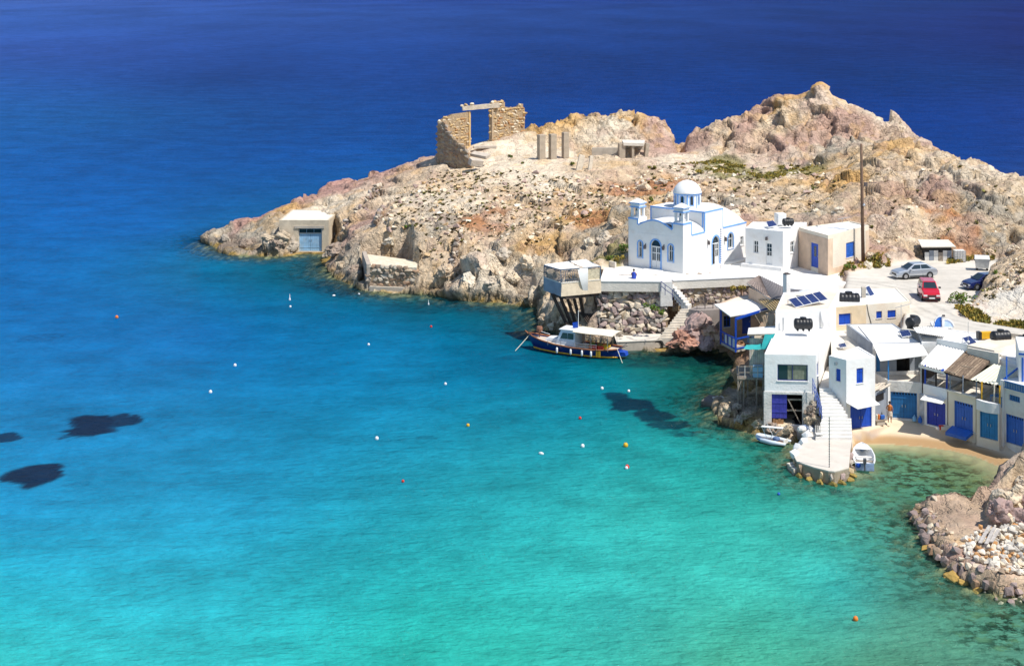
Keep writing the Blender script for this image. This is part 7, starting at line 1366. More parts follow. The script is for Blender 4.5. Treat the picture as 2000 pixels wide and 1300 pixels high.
for px, py, k, s_, lab in BU:
    c = G(px, py + 3); t = thing('buoy', lab, 'buoy', (0, 0, 0), 'mooring buoys in the bay'); cm = {'r': M_ORANGE if s_ > 1.2 else M_RED, 'w': M_DOORW, 's': M_DOORW, 'f': M_DOORW, 'y': M_YEL, 'rw': M_RED, 'o': M_ORANGE, 'b': M_MBLUE}[k]
    mb = MB()
    if k == 'f': mb.ball((0, 0, .10), .16, 8, 2.0, 1, 1)
    elif k == 's': mb.lathe([(.03, -.3), (.16, -.1), (.18, .15), (.12, .35), (.05, .5), (.04, .9)], 10)
    else: mb.ball((0, 0, .14), .22, 8, 1, 1, 1.15)
    mb.build('float', cm, t, smooth=True)
    if k == 's': mb = MB(); mb.tube([(0, 0, .9), (.02, 0, 1.15)], .03, 5); mb.build('stick', M_DOORW, t)
    elif k == 'rw': mb = MB(); mb.ball((-.2, 0, .1), .18, 6); mb.build('white_float', M_DOORW, t, smooth=True)
    else: mb = MB(); mb.lathe([(.05, .10), (.05, .13)], 8, (0, 0, .14 if k == 'f' else .26)); mb.build('cap', M_RUBBER if k == 'y' else cm, t)
    mb = MB(); mb.tube([(0, 0, -.05), (.1, -.1, -.8)], .02, 4); mb.build('mooring_line', M_RUBBER, t)
    place(t, c, random.Random(px).random() * 3, s_ * .62)
# ------------------------------------------------------------------ cars
def car(label, paint, L, Wd, Hh, prof_, roof, rimm, stripes=None):
    """prof_: lower body outline (x, z) from nose to tail; roof: (x0 base front, x1 top front, x2 top rear, x3 base rear, belt z)"""
    t = thing('parked_car', label, 'car', (0, 0, 0), 'cars in the car park')
    hw_ = Wd / 2; mb = MB(); rows = []
    for x, zb_, zt_ in prof_:
        ed = 1 - .10 * (abs(x) / (L / 2)) ** 4; w1 = hw_ * ed; rows.append([(x, -w1 * .93, zb_), (x, -w1, zb_ + (zt_ - zb_) * .45), (x, -w1 * .95, zt_ - .06), (x, -w1 * .86, zt_), (x, w1 * .86, zt_), (x, w1 * .95, zt_ - .06), (x, w1, zb_ + (zt_ - zb_) * .45), (x, w1 * .93, zb_)])
    vs = [p for r in rows for p in r]; k = 8
    mb.add(vs, [(j * k + i, j * k + (i + 1) % k, (j + 1) * k + (i + 1) % k, (j + 1) * k + i) for j in range(len(rows) - 1) for i in range(k)] + [tuple(range(k)), tuple(reversed(range((len(rows) - 1) * k, len(rows) * k)))])
    mb.build('body', paint, t, smooth=False, bevel=0)
    x0, x1, x2, x3, bz = roof; wb, wt = hw_ * .87, hw_ * .70
    cab = [(x0, -wb, bz), (x3, -wb, bz), (x3, wb, bz), (x0, wb, bz), (x1, -wt, Hh), (x2, -wt, Hh), (x2, wt, Hh), (x1, wt, Hh)]
    mb = MB(); mb.hexa([Vector(p) for p in cab]); mb.build('cabin', paint, t, bevel=.07)
    def pane(q, off, nm='window'):
        q = [Vector(p) for p in q]; c = sum(q, Vector()) / 4; nn = (q[1] - q[0]).cross(q[3] - q[0]).normalized(); g = MB(); g.slab([p + nn * off for p in q], .03, -nn); g.build(nm, M_GLASS, t)
    C_ = [Vector(p) for p in cab]
    def quad(a, b_, c, d_, s0, s1, t0, t1): 
        f_ = lambda s_, t_: a.lerp(b_, s_).lerp(d_.lerp(c, s_), t_); return [f_(s0, t0), f_(s1, t0), f_(s1, t1), f_(s0, t1)]
    pane(quad(C_[3], C_[0], C_[4], C_[7], .07, .93, .10, .90), .012, 'windscreen'); pane(quad(C_[1], C_[2], C_[6], C_[5], .1, .9, .15, .85), .012, 'rear_window')
    for (a, b_, c, d_) in ((C_[0], C_[1], C_[5], C_[4]), (C_[2], C_[3], C_[7], C_[6])):
        for s0, s1 in ((.10, .47), (.51, .88)): pane(quad(a, b_, c, d_, s0, s1, .12, .86), .012)
    wr = .31 if Hh < 1.5 else .29
    for x in (-L * .305, L * .295):
        for sg in (-1, 1):
            M = Matrix.Rotation(math.pi / 2 * 1, 3, 'X'); mb = MB(); mb.lathe([(wr * .62, -.10), (wr * .95, -.10), (wr, -.06), (wr, .06), (wr * .95, .10), (wr * .62, .10)], 18, (x, sg * (hw_ - .10), wr), M); w_ = mb.build('wheel', M_RUBBER, t, smooth=False)
            mb = MB(); mb.lathe([(.05, -.112), (wr * .62, -.105), (wr * .62, .105), (.05, .112)], 10, (x, sg * (hw_ - .10), wr), M); mb.build('rim', rimm, w_)
            mb = MB(); mb.lathe([(wr * 1.18, -.02), (wr * 1.18, .02)], 18, (x, sg * (hw_ - .03), wr), M); mb.build('wheel_arch', M_RUBBER, t)
    xf = prof_[0][0]; zf = prof_[0][2]
    for sg in (-1, 1):
        mb = MB(); mb.box((xf + .10, sg * hw_ * .68, zf - .12), (.22, .34, .17)); mb.build('headlight', mat('clear_lamp_glass', (.75, .77, .78), .15), t, bevel=.03)
        mb = MB(); mb.box((prof_[-1][0] - .06, sg * hw_ * .74, prof_[-1][2] - .18), (.16, .22, .26)); mb.build('tail_light', mat('red_lamp_glass', (.35, .02, .02), .2), t)
        mb = MB(); mb.box((x0 + .35, sg * (hw_ + .06), bz + .08), (.14, .20, .14)); mb.build('mirror', paint if Hh < 1.5 else M_BLACK, t, bevel=.02)
        for x in (-.42, .50): mb = MB(); mb.box((x, sg * (hw_ * .985), bz - .15), (.16, .04, .04)); mb.build('door_handle', paint, t)
        mb = MB(); mb.box((0, sg * (hw_ * .975), .28), (L * .40, .06, .10)); mb.build('sill_strip', M_BLACK, t)
    mb = MB(); mb.box((xf - .005, 0, zf - .15), (.06, hw_ * .9, .13)); mb.build('grille', M_BLACK, t)
    mb = MB(); mb.box((xf - .02, 0, .30), (.16, Wd * .93, .16)); mb.build('bumper', M_BLACK if Hh > 1.5 else paint, t, bevel=.03)
    mb = MB(); mb.box((xf - .115, 0, .36), (.02, .5, .11)); mb.build('number_plate', M_DOORW, t)
    mb = MB(); mb.tube([(x2 - .2, .25, Hh), (x2 + .1, .25, Hh + .3)], .01, 4); mb.build('aerial', M_BLACK, t); return t
M_SILVER = mat('silver_car_paint', (.50, .53, .57), .28, metal=.55, var=.02, coat=.6); M_RIM = mat('alloy_rim', (.45, .45, .46), .35, metal=.7)
c1_ = car('silver hatchback with five doors parked across the car park by the grass verge', M_SILVER, 4.35, 1.72, 1.44, [(-2.17, .35, .62), (-2.02, .22, .74), (-1.5, .2, .84), (-.95, .2, .92), (.6, .2, .96), (1.6, .2, .98), (2.05, .28, .92), (2.17, .40, .78)], (-1.15, -.30, 1.02, 1.95, .90), M_RIM)
a, b_ = G(1752, 546, 6.42), G(1826, 543, 6.42); d_ = b_ - a; place(c1_, (a + b_) / 2 + Vector((0, .8, 0)), math.atan2(d_.y, d_.x) + .05, 1.02)
c2_ = car('small red car facing the camera on the white road with a white number plate', mat('red_car_paint', (.55, .008, .025), .25, var=.03, coat=.8), 3.55, 1.62, 1.56, [(-1.77, .35, .66), (-1.68, .22, .82), (-1.2, .2, .96), (-.7, .2, 1.02), (.6, .2, 1.03), (1.5, .2, 1.03), (1.74, .3, .98)], (-.95, -.42, 1.45, 1.70, .98), M_RIM)
c_ = G(1824, 588, 6.42); place(c2_, c_ + Vector((-.1, 1.5, 0)), math.atan2(-1, -.10) + math.pi, 1.06)
c3_ = car('dark blue hatchback half hidden behind the pale bank and the green bush', mat('navy_car_paint', (.006, .015, .10), .25, var=.03, coat=.8), 4.0, 1.70, 1.44, [(-2.0, .35, .62), (-1.85, .22, .74), (-1.3, .2, .86), (-.8, .2, .94), (.6, .2, .96), (1.6, .2, .98), (1.95, .3, .9)], (-1.05, -.25, 1.1, 1.9, .92), M_RIM)
c_ = G(1902, 566, 6.42); place(c3_, c_ + Vector((1.2, .9, 0)), .30)
# dumpster
td_ = thing('dumpster', 'grey wheeled rubbish container standing alone at the back of the car park', 'dumpster'); mb = MB()
mb.hexa([(-.62, -.5, .25), (.62, -.5, .25), (.62, .5, .25), (-.62, .5, .25), (-.75, -.6, 1.2), (.75, -.6, 1.2), (.75, .6, 1.2), (-.75, .6, 1.2)]); mb.build('bin_body', mat('galvanised_bin', (.50, .51, .50), .5, metal=.3, var=.2), td_, bevel=.03)
mb = MB(); mb.hexa([(-.78, -.64, 1.21), (.78, -.64, 1.21), (.78, .64, 1.21), (-.78, .64, 1.21), (-.72, -.45, 1.42), (.72, -.45, 1.42), (.72, .45, 1.46), (-.72, .45, 1.46)]); mb.build('lid', mat('pale_bin_lid', (.70, .69, .66), .6), td_)
for x in (-.5, .5):
    for y in (-.4, .4): mb = MB(); mb.lathe([(.12, -.04), (.12, .04)], 10, (x, y, .12), Matrix.Rotation(math.pi / 2, 3, 'X')); mb.build('wheel', M_RUBBER, td_)
    mb = MB(); mb.box((x * 1.55, 0, 1.05), (.08, .9, .08)); mb.build('lifting_bar', M_IRON, td_)
place(td_, G(1918, 527, 6.42), -.25, 1.0)
# patchwork shed and water cage by the cliff
g = G(1838, 508, 6.5); ts_ = thing('patchwork_shed', 'small shed patched from white and grey sheets at the cliff foot', 'shed', g); f = Face((g.x - 1.75, g.y), (g.x + 1.1, g.y - .1))
pc = [M_OLDW, M_GREYW, M_OLDW, M_WOOD, M_OLDW, M_GREYW]
for k in range(6):
    mb = MB(); u = k * .48; f.block(mb, u + .01, u + .47, 6.3, 7.55 if k % 3 else 7.35, -.06, .02 * (k % 2)); mb.build('panel', pc[k], ts_)
for k in (0, 3): mb = MB(); f.block(mb, .1 + k * .48, .9 + k * .3, 7.6, 7.95, -.05, 0); mb.build('opening', M_DARK, ts_)
mb = MB(); f.block(mb, 0, 2.85, 6.3, 8.0, -2.2, -.10); mb.build('back', M_DARK, ts_); mb = MB(); mb.slab([f.p(-.4, 8.0, .35), f.p(3.2, 8.05, .35), f.p(3.1, 8.3, -2.4), f.p(-.2, 8.3, -2.4)], .10); mb.build('roof', M_PALEC, ts_)
t = thing('water_cage', 'white water container in a wire cage right of the patchwork shed', 'water container', (g.x + 1.8, g.y - .1, 6.4)); o_ = Vector((g.x + 1.85, g.y - .2, 6.4)); mb = MB(); mb.box(o_ + Vector((0, 0, .65)), (1.15, 1.0, 1.15)); mb.build('tank', M_OLDW, t, bevel=.06)
mb = MB()
for k in range(5): mb.box(o_ + Vector((-.58 + k * .29, -.53, .65)), (.03, .03, 1.2)); mb.box(o_ + Vector((0, -.54, .1 + k * .28)), (1.2, .03, .03))
mb.build('cage', M_STEEL, t, kind='stuff')
# power pole
pb, ptop = G(1686, 521, 6.3), P(1682, 281, G(1686, 521, 6.3).y); t = thing('power_pole', 'tall wooden power pole standing against the corner of the tan house', 'pole', pb); mb = MB(); mb.tube([pb, pb.lerp(ptop, .5), ptop], [.20, .17, .13], 10); mb.build('shaft', mat('brown_pole_wood', (.17, .105, .07), .9, var=.3, scale=3, bump=.4), t, smooth=True)
z = pb.lerp(ptop, .52).z; mb = MB(); mb.box((pb.x + .9, pb.y, z + 2.1), (1.0, .05, .05)); mb.build('bracket', M_IRON, t); mb = MB(); mb.lathe([(.05, .2), (.16, 0), (.1, -.1)], 10, (pb.x + .02, pb.y - .28, z - .2)); mb.build('lamp', M_STEEL, t); mb = MB(); mb.box((pb.x + .25, pb.y, z + 1.95), (.35, .25, .4)); mb.build('junction_box', M_IRON, t)
# ------------------------------------------------------------------ black water tanks
tk0 = thing('water_tank', '', 'water tank', (0, 0, 0), 'black plastic water tanks on the flat roofs')
pr_ = [(.10, -.98), (.38, -.95), (.52, -.86)]
for k in range(5): pr_ += [(.56, -.80 + k * .34), (.58, -.72 + k * .34), (.58, -.58 + k * .34), (.555, -.52 + k * .34)]
pr_ += [(.56, .84), (.52, .90), (.38, .98), (.10, 1.0)]
mb = MB(); mb.lathe(pr_, 22, (0, 0, .70), Matrix.Rotation(math.pi / 2, 3, 'Y')); mb.build('tank_body', M_BLACK, tk0, smooth=True)
mb = MB(); mb.lathe([(.30, 0), (.30, .10), (.34, .10), (.34, .17), (.1, .2)], 14, (0, 0, 1.22)); mb.build('lid', M_BLACK, tk0)
for x in (-.6, 0, .6): mb = MB(); mb.box((x, 0, .12), (.22, .80, .26)); mb.build('foot', M_BLACK, tk0, bevel=.03)
TK = [((1657.6, 599), 141.6, -.1, 1.0, 'large black ribbed water tank on the beige house beside the concrete post'), ((1568.5, 645), 131.6, -.05, .80, 'black ribbed water tank on the white harbour house roof against the wall'), ((1783, 640), 133.5, .9, .78, 'black water tank seen end on behind the corrugated white lean-to'), ((1954, 671), 128.8, .25, .85, 'black water tank with a raised lid next to the yellow crate'), ((2003, 676), 128.0, .2, .7, 'black water tank cut off by the right edge'), ((1539, 441), 165.5, .15, .62, 'small black water tank on the roof of the white house by the church')]
for i, ((px, py), Y, rz, s_, lab) in enumerate(TK):
    o = tk0 if i == 0 else copy_tree(tk0); place(o, P(px, py, Y), rz, s_, lab)
# ------------------------------------------------------------------ solar panels
def panel(label, cs, m=M_SOLAR, legs=True, n_=1, fr=M_DOORW, group=None, name='solar_panel'):
    cs = [Vector(c) for c in cs]; c0_ = sum(cs, Vector()) / 4; t = thing(name, label, 'solar panel', c0_, group); xa = (cs[1] - cs[0]); nn = xa.cross(cs[3] - cs[0]).normalized()
    for k in range(n_):
        q = [cs[0].lerp(cs[1], k / n_ + .004), cs[0].lerp(cs[1], (k + 1) / n_ - .004), cs[3].lerp(cs[2], (k + 1) / n_ - .004), cs[3].lerp(cs[2], k / n_ + .004)]
        mb = MB(); mb.slab(q, .06, -nn); fo_ = mb.build('panel_frame', fr, t); ins_ = [p.lerp(sum(q, Vector()) / 4, .06) + nn * .006 for p in q]; w_ = (q[1] - q[0]).normalized(); h_ = nn.cross(w_)
        ce = sum(ins_, Vector()) / 4; Rm = Matrix((w_, h_, nn)).transposed(); me = bpy.data.meshes.new('cell_glass'); me.from_pydata([tuple(Rm.transposed() @ (p - ce)) for p in ins_], [], [(0, 1, 2, 3)]); me.materials.append(m)
        o = bpy.data.objects.new('cell_glass', me); COL.objects.link(o); o.parent = fo_; o.matrix_local = Matrix.Translation(ce - c0_) @ Rm.to_4x4()
    if legs:
        zb_ = min(c.z for c in cs) - .08
        for c in (cs[2], cs[3]):
            mb = MB(); mb.bar(c - nn * .05, (c.x, c.y, zb_), .05); mb.build('leg', M_STEEL, t)
    return t
bz = 8.15
panel('row of four dark blue solar panels tilted on the beige roof beside the white chimney', [P(1554, 600, 134.9), P(1618, 584.5, 136.3), P(1601, 568.5, 137.6), P(1539, 584, 136.2)], n_=4)
panel('flat thin solar panel lying behind the row of four', [P(1560, 570, 140), P(1580, 564, 140), P(1582, 566.5, 139.4), P(1562, 572.5, 139.4)], legs=False)
panel('steeply tilted blue solar panel leaning by the concrete post on the beige house', [P(1704, 588, 143.4), P(1714, 584, 144.3), P(1697, 557, 144.9), P(1690, 560, 144.2)], n_=1)
panel('small bright blue solar panel on the white roof above the first beach canopy', [P(1762, 658, 131.2), P(1781, 654.5, 131.2), P(1774.5, 643, 132.4), P(1756, 646.5, 132.4)])
panel('dark solar panel in two strips on the white roof above the beach houses', [P(1894, 677.5, 127.4), P(1916, 676, 127.5), P(1894.5, 655, 129.3), P(1879, 659, 129.0)], n_=1)
panel('dark flat solar panel on the white house next to the church dome side', [P(1501, 444, 164.6), P(1519, 440, 165.4), P(1510, 430, 166.4), P(1496, 432.5, 166)])
t = panel('small dark solar water heater panel on the white lane roof above the cube house', [P(1640, 679, 131.5), P(1654, 676, 131.5), P(1650, 669, 132.4), P(1637, 671.5, 132.4)])
# concrete post, crate, hatch, aerials, box
mb = MB(); a, b_ = P(1686.5, 592, 143), P(1686.5, 560, 143); mb.box((a.x, a.y, (a.z + b_.z) / 2), (.38, .38, b_.z - a.z)); o = mb.build('concrete_post', M_CONC, None, bevel=.02); tag(o, 'square concrete post between the large tank and the tilted panel', 'post')
mb = MB(); mb.box(P(1524, 427, 167) , (1.0, .9, 1.2), .3); o = mb.build('roof_box', M_WHITE, None, bevel=.04); tag(o, 'white plastered box on the roof beside the small black tank', 'roof box')
t = thing('crate', 'yellow crate with a black end on the white roof left of the black tank', 'crate', P(1923, 660, 130.6)); c = P(1926, 654, 130.3)
mb = MB(); mb.box(c, (.95, .5, .55), .12); mb.build('box', M_YEL, t, bevel=.02); mb = MB(); mb.box(c + Vector((-.62, -.06, 0)), (.28, .52, .6), .12); mb.build('end_panel', M_BLACK, t)
hq = P(1842, 640, 134.2); t = thing('roof_hatch', 'small white roof hatch with a blue left side and pale blue right side', 'hatch', hq); mb = MB(); n_ = 8
for sg, m_, x0 in ((-1, M_MBLUE, -.12), (1, mat('pale_blue_paint', (.45, .58, .80), .5), .12)):
    mb = MB(); vs = [hq + Vector((x0, 0, 0)), hq + Vector((x0, .1, .98 if sg < 0 else .72))]; arcp = [hq + Vector((x0 + sg * (.70 if sg < 0 else .80) * math.sin(a) ** .8, .1 * math.cos(a), (.98 if sg < 0 else .72) * math.cos(a))) for a in [math.pi / 2 * i / n_ for i in range(1, n_ + 1)]]
    poly_ = [vs[0], vs[1]] + arcp; mb.slab(poly_ if sg > 0 else poly_, .06, (0, 1, 0)); mb.build('side_panel', m_, t)
    mb = MB(); mb.tube([vs[1]] + arcp + [vs[0]], .07, 5); mb.build('rim', M_WHITE, t)
mb = MB(); mb.box(hq + Vector((0, .05, .5)), (.22, .2, 1.0)); mb.build('post', M_WHITE, t); mb = MB(); mb.box(hq + Vector((.05, 0, 1.05)), (.2, .2, .14)); mb.build('cap', M_IRON, t); mb = MB(); mb.slab([hq + Vector((-.8, .2, 0)), hq + Vector((1.0, .2, 0)), hq + Vector((.8, 1.6, .2)), hq + Vector((-.7, 1.6, .2))], .25); mb.build('base', M_WHITE, t)
for px, py, Y, h_, lab in [(1760, 640, 132, 2.0, 'thin white aerial pole on the roof by the small bright blue panel'), (1891, 676, 127.5, 2.0, 'thin white aerial mast with a round insulator beside the two strip panel'), (1645, 450, 166.3, 1.4, 'thin television aerial on the roof of the tan house')]:
    a = P(px, py, Y); t = thing('aerial', lab, 'aerial', a); mb = MB(); mb.tube([a, a + Vector((0, 0, h_))], .022, 5); mb.build('mast', M_STEEL, t); mb = MB()
    if px == 1891: mb.ball(a + Vector((0, 0, .35)), .14, 6); mb.build('insulator', M_CANVAS, t)
    else: mb.tube([a + Vector((-.5, 0, h_ * .85)), a + Vector((.8, 0, h_ * 1.02))], .025, 5); mb.build('crossbar', M_STEEL, t)
# ------------------------------------------------------------------ beach clutter
t = thing('bench', 'long low plank bench on two block legs in front of the teal door', 'bench', W(1922, 855, .9)); a, b_ = W(1891, 842, 1.2), W(1956, 855, 1.25); mb = MB(); mb.bar(a, b_, .4, .07); mb.build('seat', M_OLDW, t)
for p, m_ in ((a.lerp(b_, .1), M_CREAM), (a.lerp(b_, .9), M_PALEC)): mb = MB(); mb.box((p.x, p.y, .85), (.55 if m_ is M_CREAM else .7, .35, .62)); mb.build('leg', m_, t)
t = thing('bench', 'short stone bench with folded towels and a blue bag beside the woman', 'bench', W(1718, 830, .9)); c = W(1719, 829, .9); mb = MB(); mb.box((c.x, c.y, c.z + .38), (.95, .4, .08), .3); mb.build('seat', M_WOOD, t); mb = MB(); mb.box((c.x, c.y, c.z + .16), (.7, .3, .34), .3); mb.build('block', M_CONC, t)
for i, (dx, m_, n_, lab) in enumerate([(-.28, M_CANVASC, 'towel', 'pale yellow folded towel standing on the short stone bench'), (-.12, M_ORANGE, 'towel', 'orange folded towel on the short stone bench'), (.18, M_MBLUE, 'bag', 'bright blue bag on the short stone bench')]):
    mb = MB(); mb.box((0, 0, 0), (.12 if i < 2 else .34, .2, .42 if i < 2 else .3), .3, .15); o = mb.build(n_, m_, None, bevel=.03); o.location = (c.x + dx, c.y, c.z + .62); tag(o, lab, n_)
for i, (px, py, s_, m_, lab) in enumerate([(1786, 822, 1, mat('clear_blue_plastic', (.20, .45, .70), .2), 'round pale blue water bottle, left of the pair by the boathouse pier'), (1797, 825, 1, M_MBLUE, 'bright blue water bottle, right of the pair by the boathouse pier')]):
    c = W(px, py, .95); mb = MB(); mb.lathe([(.15, 0), (.17, .05), (.17, .32), (.07, .42), (.05, .5), (.055, .53)], 12, (0, 0, 0)); o = mb.build('water_bottle', m_, None, smooth=True); o.location = c; tag(o, lab, 'bottle')
t = thing('ice_box', 'red and white cool box on the sand beside the violet blue door', 'cool box', W(1836, 838, .95)); c = W(1836, 838, .95); mb = MB(); mb.box((c.x + .1, c.y, c.z + .15), (.34, .28, .32)); mb.build('box', M_RED, t); mb = MB(); mb.box((c.x - .15, c.y, c.z + .10), (.26, .26, .2), .4); mb.build('lid', M_DOORW, t)
mb = MB(); c = W(1848, 838, .95); mb.box((c.x, c.y + .1, c.z + .12), (.9, .5, .3)); o = mb.build('door_step', M_CREAM); tag(o, 'cream doorstep between the violet and bright blue boat doors', 'step')
mb = MB(); c = W(1800, 800, .95); A, B = W(1796, 823, .95), W(1806, 824, .95); f = Face(A, B); f.block(mb, 0, (f.B - f.A).length, .4, 3.2, -.3, .10); o = mb.build('painted_pier', mat('blue_stained_plaster', (.46, .48, .52), .9, var=.3, scale=2.5, dirt=(.10, .22, .45), dscale=2, damt=.7)); tag(o, 'narrow wall pier with flaking blue paint between the first two boathouses', 'pier')
rn = random.Random(12)
o = add_stone(None, W(1994, 873, .6) + Vector((0, 0, .2)), (.8, .7, .7), .3, ST_PALE[:1], rn); o.name = 'stone_block'; tag(o, 'white rounded stone on the sand at the right edge', 'stone')
# ------------------------------------------------------------------ people
M_SKIN = mat('tanned_skin', (.42, .20, .11), .6, var=.08); M_HAIR = mat('dark_hair', (.03, .018, .012), .6, var=.3)
def skin_body(name, joints, edges, root_i, m, parent):
    me = bpy.data.meshes.new(name); me.from_pydata([j[:3] for j in joints], edges, []); o = bpy.data.objects.new(name, me); COL.objects.link(o)
    sk_ = o.modifiers.new('skin', 'SKIN'); 
    if not me.skin_vertices: bpy.context.view_layer.objects.active = o
    lay = me.skin_vertices[0].data if me.skin_vertices else None
    if lay is None: return o
    for i, j in enumerate(joints): lay[i].radius = (j[3], j[3]); lay[i].use_root = (i == root_i)
    sk_.use_smooth_shade = True; sb_ = o.modifiers.new('sub', 'SUBSURF'); sb_.levels = 1; sb_.render_levels = 2
    dg_ = bpy.context.evaluated_depsgraph_get(); me2 = bpy.data.meshes.new_from_object(o.evaluated_get(dg_)); o.modifiers.clear(); o.data = me2; me2.materials.clear(); me2.materials.append(m); me2.polygons.foreach_set('use_smooth', [True] * len(me2.polygons)); o.parent = parent; return o
def hand(j, e, wi, base, dirv, side):
    """five short chains from the palm"""
    d = Vector(dirv).normalized(); s_ = Vector(side).normalized(); b0 = Vector(base); pi_ = len(j); j.append((*(b0 + d * .05), .026)); e.append((wi, pi_))
    for k, (o_, ln) in enumerate(((-.030, .065), (-.010, .080), (.010, .075), (.030, .058))):
        a = len(j); q = b0 + d * .085 + s_ * o_; j.append((*q, .0095)); e.append((pi_, a)); r = q + d * ln * .6 + Vector((0, 0, -.004)); j.append((*r, .0085)); e.append((a, a + 1)); r2 = r + d * ln * .4 + d.cross(s_) * .018; j.append((*r2, .007)); e.append((a + 1, a + 2))
    a = len(j); q = b0 + d * .03 - s_ * .045; j.append((*q, .011)); e.append((pi_, a)); j.append((*(q + d * .04 - s_ * .012), .009)); e.append((a, a + 1))
def standing():
    j = [(0, 0, .92, .125), (0, .01, 1.12, .105), (0, .015, 1.32, .125), (0, .01, 1.45, .05), (0, -.01, 1.52, .047), (0, -.015, 1.60, .085), (0, -.01, 1.68, .075),
         (-.09, 0, .86, .085), (-.10, -.02, .47, .058), (-.10, .01, .09, .036), (-.11, -.14, .03, .030), (.09, 0, .86, .085), (.11, -.06, .48, .058), (.13, .02, .09, .036), (.14, -.13, .03, .030),
         (-.17, .01, 1.39, .048), (-.25, .03, 1.12, .036), (-.20, -.08, .92, .026), (.17, .01, 1.39, .048), (.30, .02, 1.15, .036), (.16, -.10, 1.02, .026)]
    e = [(0, 1), (1, 2), (2, 3), (3, 4), (4, 5), (5, 6), (0, 7), (7, 8), (8, 9), (9, 10), (0, 11), (11, 12), (12, 13), (13, 14), (2, 15), (15, 16), (16, 17), (2, 18), (18, 19), (19, 20)]
    hand(j, e, 17, (-.20, -.08, .92), (.1, -.3, -1), (0, 1, 0)); hand(j, e, 20, (.16, -.10, 1.02), (-.8, -.3, -.4), (0, .2, -1)); return j, e
def face(t, c, fw):
    """eyes, nose, mouth and ears on a head at c, looking along fw"""
    c, fw = Vector(c), Vector(fw).normalized(); s_ = fw.cross(Vector((0, 0, 1))).normalized()
    mb = MB(); mb.hexa([c + fw * .08 + s_ * a + Vector((0, 0, b_)) for a, b_ in ((-.016, -.03), (.016, -.03), (.006, .03), (-.006, .03))] + [c + fw * (.118 if i < 2 else .088) + s_ * a + Vector((0, 0, b_)) for i, (a, b_) in enumerate(((-.014, -.03), (.014, -.03), (.005, .03), (-.005, .03)))]); mb.build('nose', M_SKIN, t)
    for sg in (-1, 1):
        mb = MB(); mb.ball(c + fw * .075 + s_ * sg * .033 + Vector((0, 0, .022)), .012, 5); mb.build('eye', M_BLACK, t); mb = MB(); mb.ball(c + s_ * sg * .088 + Vector((0, 0, .0)), .028, 5, .5, .8, 1); mb.build('ear', M_SKIN, t)
    mb = MB(); mb.ball(c + fw * .080 + Vector((0, 0, -.045)), .024, 5, 1, .6, .35); mb.build('mouth', mat('lip_red', (.30, .08, .07), .5), t)
pw1 = thing('person', 'woman in an orange top and white patterned wrap standing with back to the bright sand', 'person'); j, e = standing(); skin_body('body', j, e, 0, M_SKIN, pw1); face(pw1, (0, -.02, 1.61), (0, -1, 0))
mb = MB(); mb.lathe([(.155, .98), (.135, 1.12), (.15, 1.28), (.165, 1.38), (.10, 1.45)], 14, (0, .008, 0), Matrix.Diagonal((1.08, .85, 1))); mb.build('top', mat('orange_cotton', (.62, .20, .05), .85, var=.15, scale=8), pw1, smooth=True)
mb = MB(); mb.lathe([(.22, .50), (.21, .60), (.195, .78), (.175, .95), (.15, 1.0)], 14, (0, 0, 0), Matrix.Diagonal((1.05, .85, 1))); mb.build('wrap', mat('white_patterned_cotton', (.66, .56, .46), .85, var=.5, scale=12), pw1, smooth=True)
mb = MB(); mb.ball((0, .02, 1.65), .105, 8, 1, 1.05, 1.0); mb.ball((0, .10, 1.60), .06, 6); mb.build('hair', M_HAIR, pw1, smooth=True)
place(pw1, W(1738, 826, .93), 2.6, 1.02)
def sitting():
    j = [(0, 0, .12, .13), (0, .03, .32, .115), (0, .02, .50, .125), (0, .0, .62, .05), (0, -.02, .69, .047), (0, -.03, .77, .085), (0, -.025, .85, .075),
         (-.10, -.05, .12, .085), (-.16, -.38, .34, .06), (-.12, -.42, .08, .038), (-.12, -.55, .04, .03), (.10, -.05, .12, .085), (.18, -.36, .32, .06), (.12, -.44, .08, .038), (.12, -.57, .04, .03),
         (-.17, .02, .56, .048), (-.26, -.10, .36, .036), (-.16, -.30, .34, .026), (.17, .02, .56, .048), (.27, -.10, .36, .036), (.17, -.29, .34, .026)]
    e = [(0, 1), (1, 2), (2, 3), (3, 4), (4, 5), (5, 6), (0, 7), (7, 8), (8, 9), (9, 10), (0, 11), (11, 12), (12, 13), (13, 14), (2, 15), (15, 16), (16, 17), (2, 18), (18, 19), (19, 20)]
    hand(j, e, 17, (-.16, -.30, .34), (.2, -1, .1), (1, 0, 0)); hand(j, e, 20, (.17, -.29, .34), (-.2, -1, .1), (1, 0, 0)); return j, e
pw2 = thing('person', 'person in blue sitting on the edge of the church yard', 'person'); j, e = sitting(); skin_body('body', j, e, 0, M_SKIN, pw2); face(pw2, (0, -.035, .78), (0, -1, 0))
mb = MB(); mb.lathe([(.21, .02), (.18, .12), (.145, .30), (.165, .48), (.16, .56), (.09, .63)], 14, (0, .015, 0), Matrix.Diagonal((1.1, .95, 1))); mb.build('top', mat('blue_cotton', (.03, .07, .42), .85, var=.25, scale=8), pw2, smooth=True)
for x in (-.13, .14): mb = MB(); mb.tube([(x * .7, -.02, .13), (x * 1.2, -.37, .345), (x * .95, -.41, .14)], [.115, .082, .06], 8); mb.build('trouser_leg', mat('blue_cotton', (.03, .07, .42), .85), pw2, smooth=True)
mb = MB(); mb.ball((0, .0, .815), .107, 8, 1, 1.05, 1.0); mb.build('hair', M_HAIR, pw2, smooth=True)
place(pw2, W(1238, 544, PZ + .05), 2.9, 1.1)
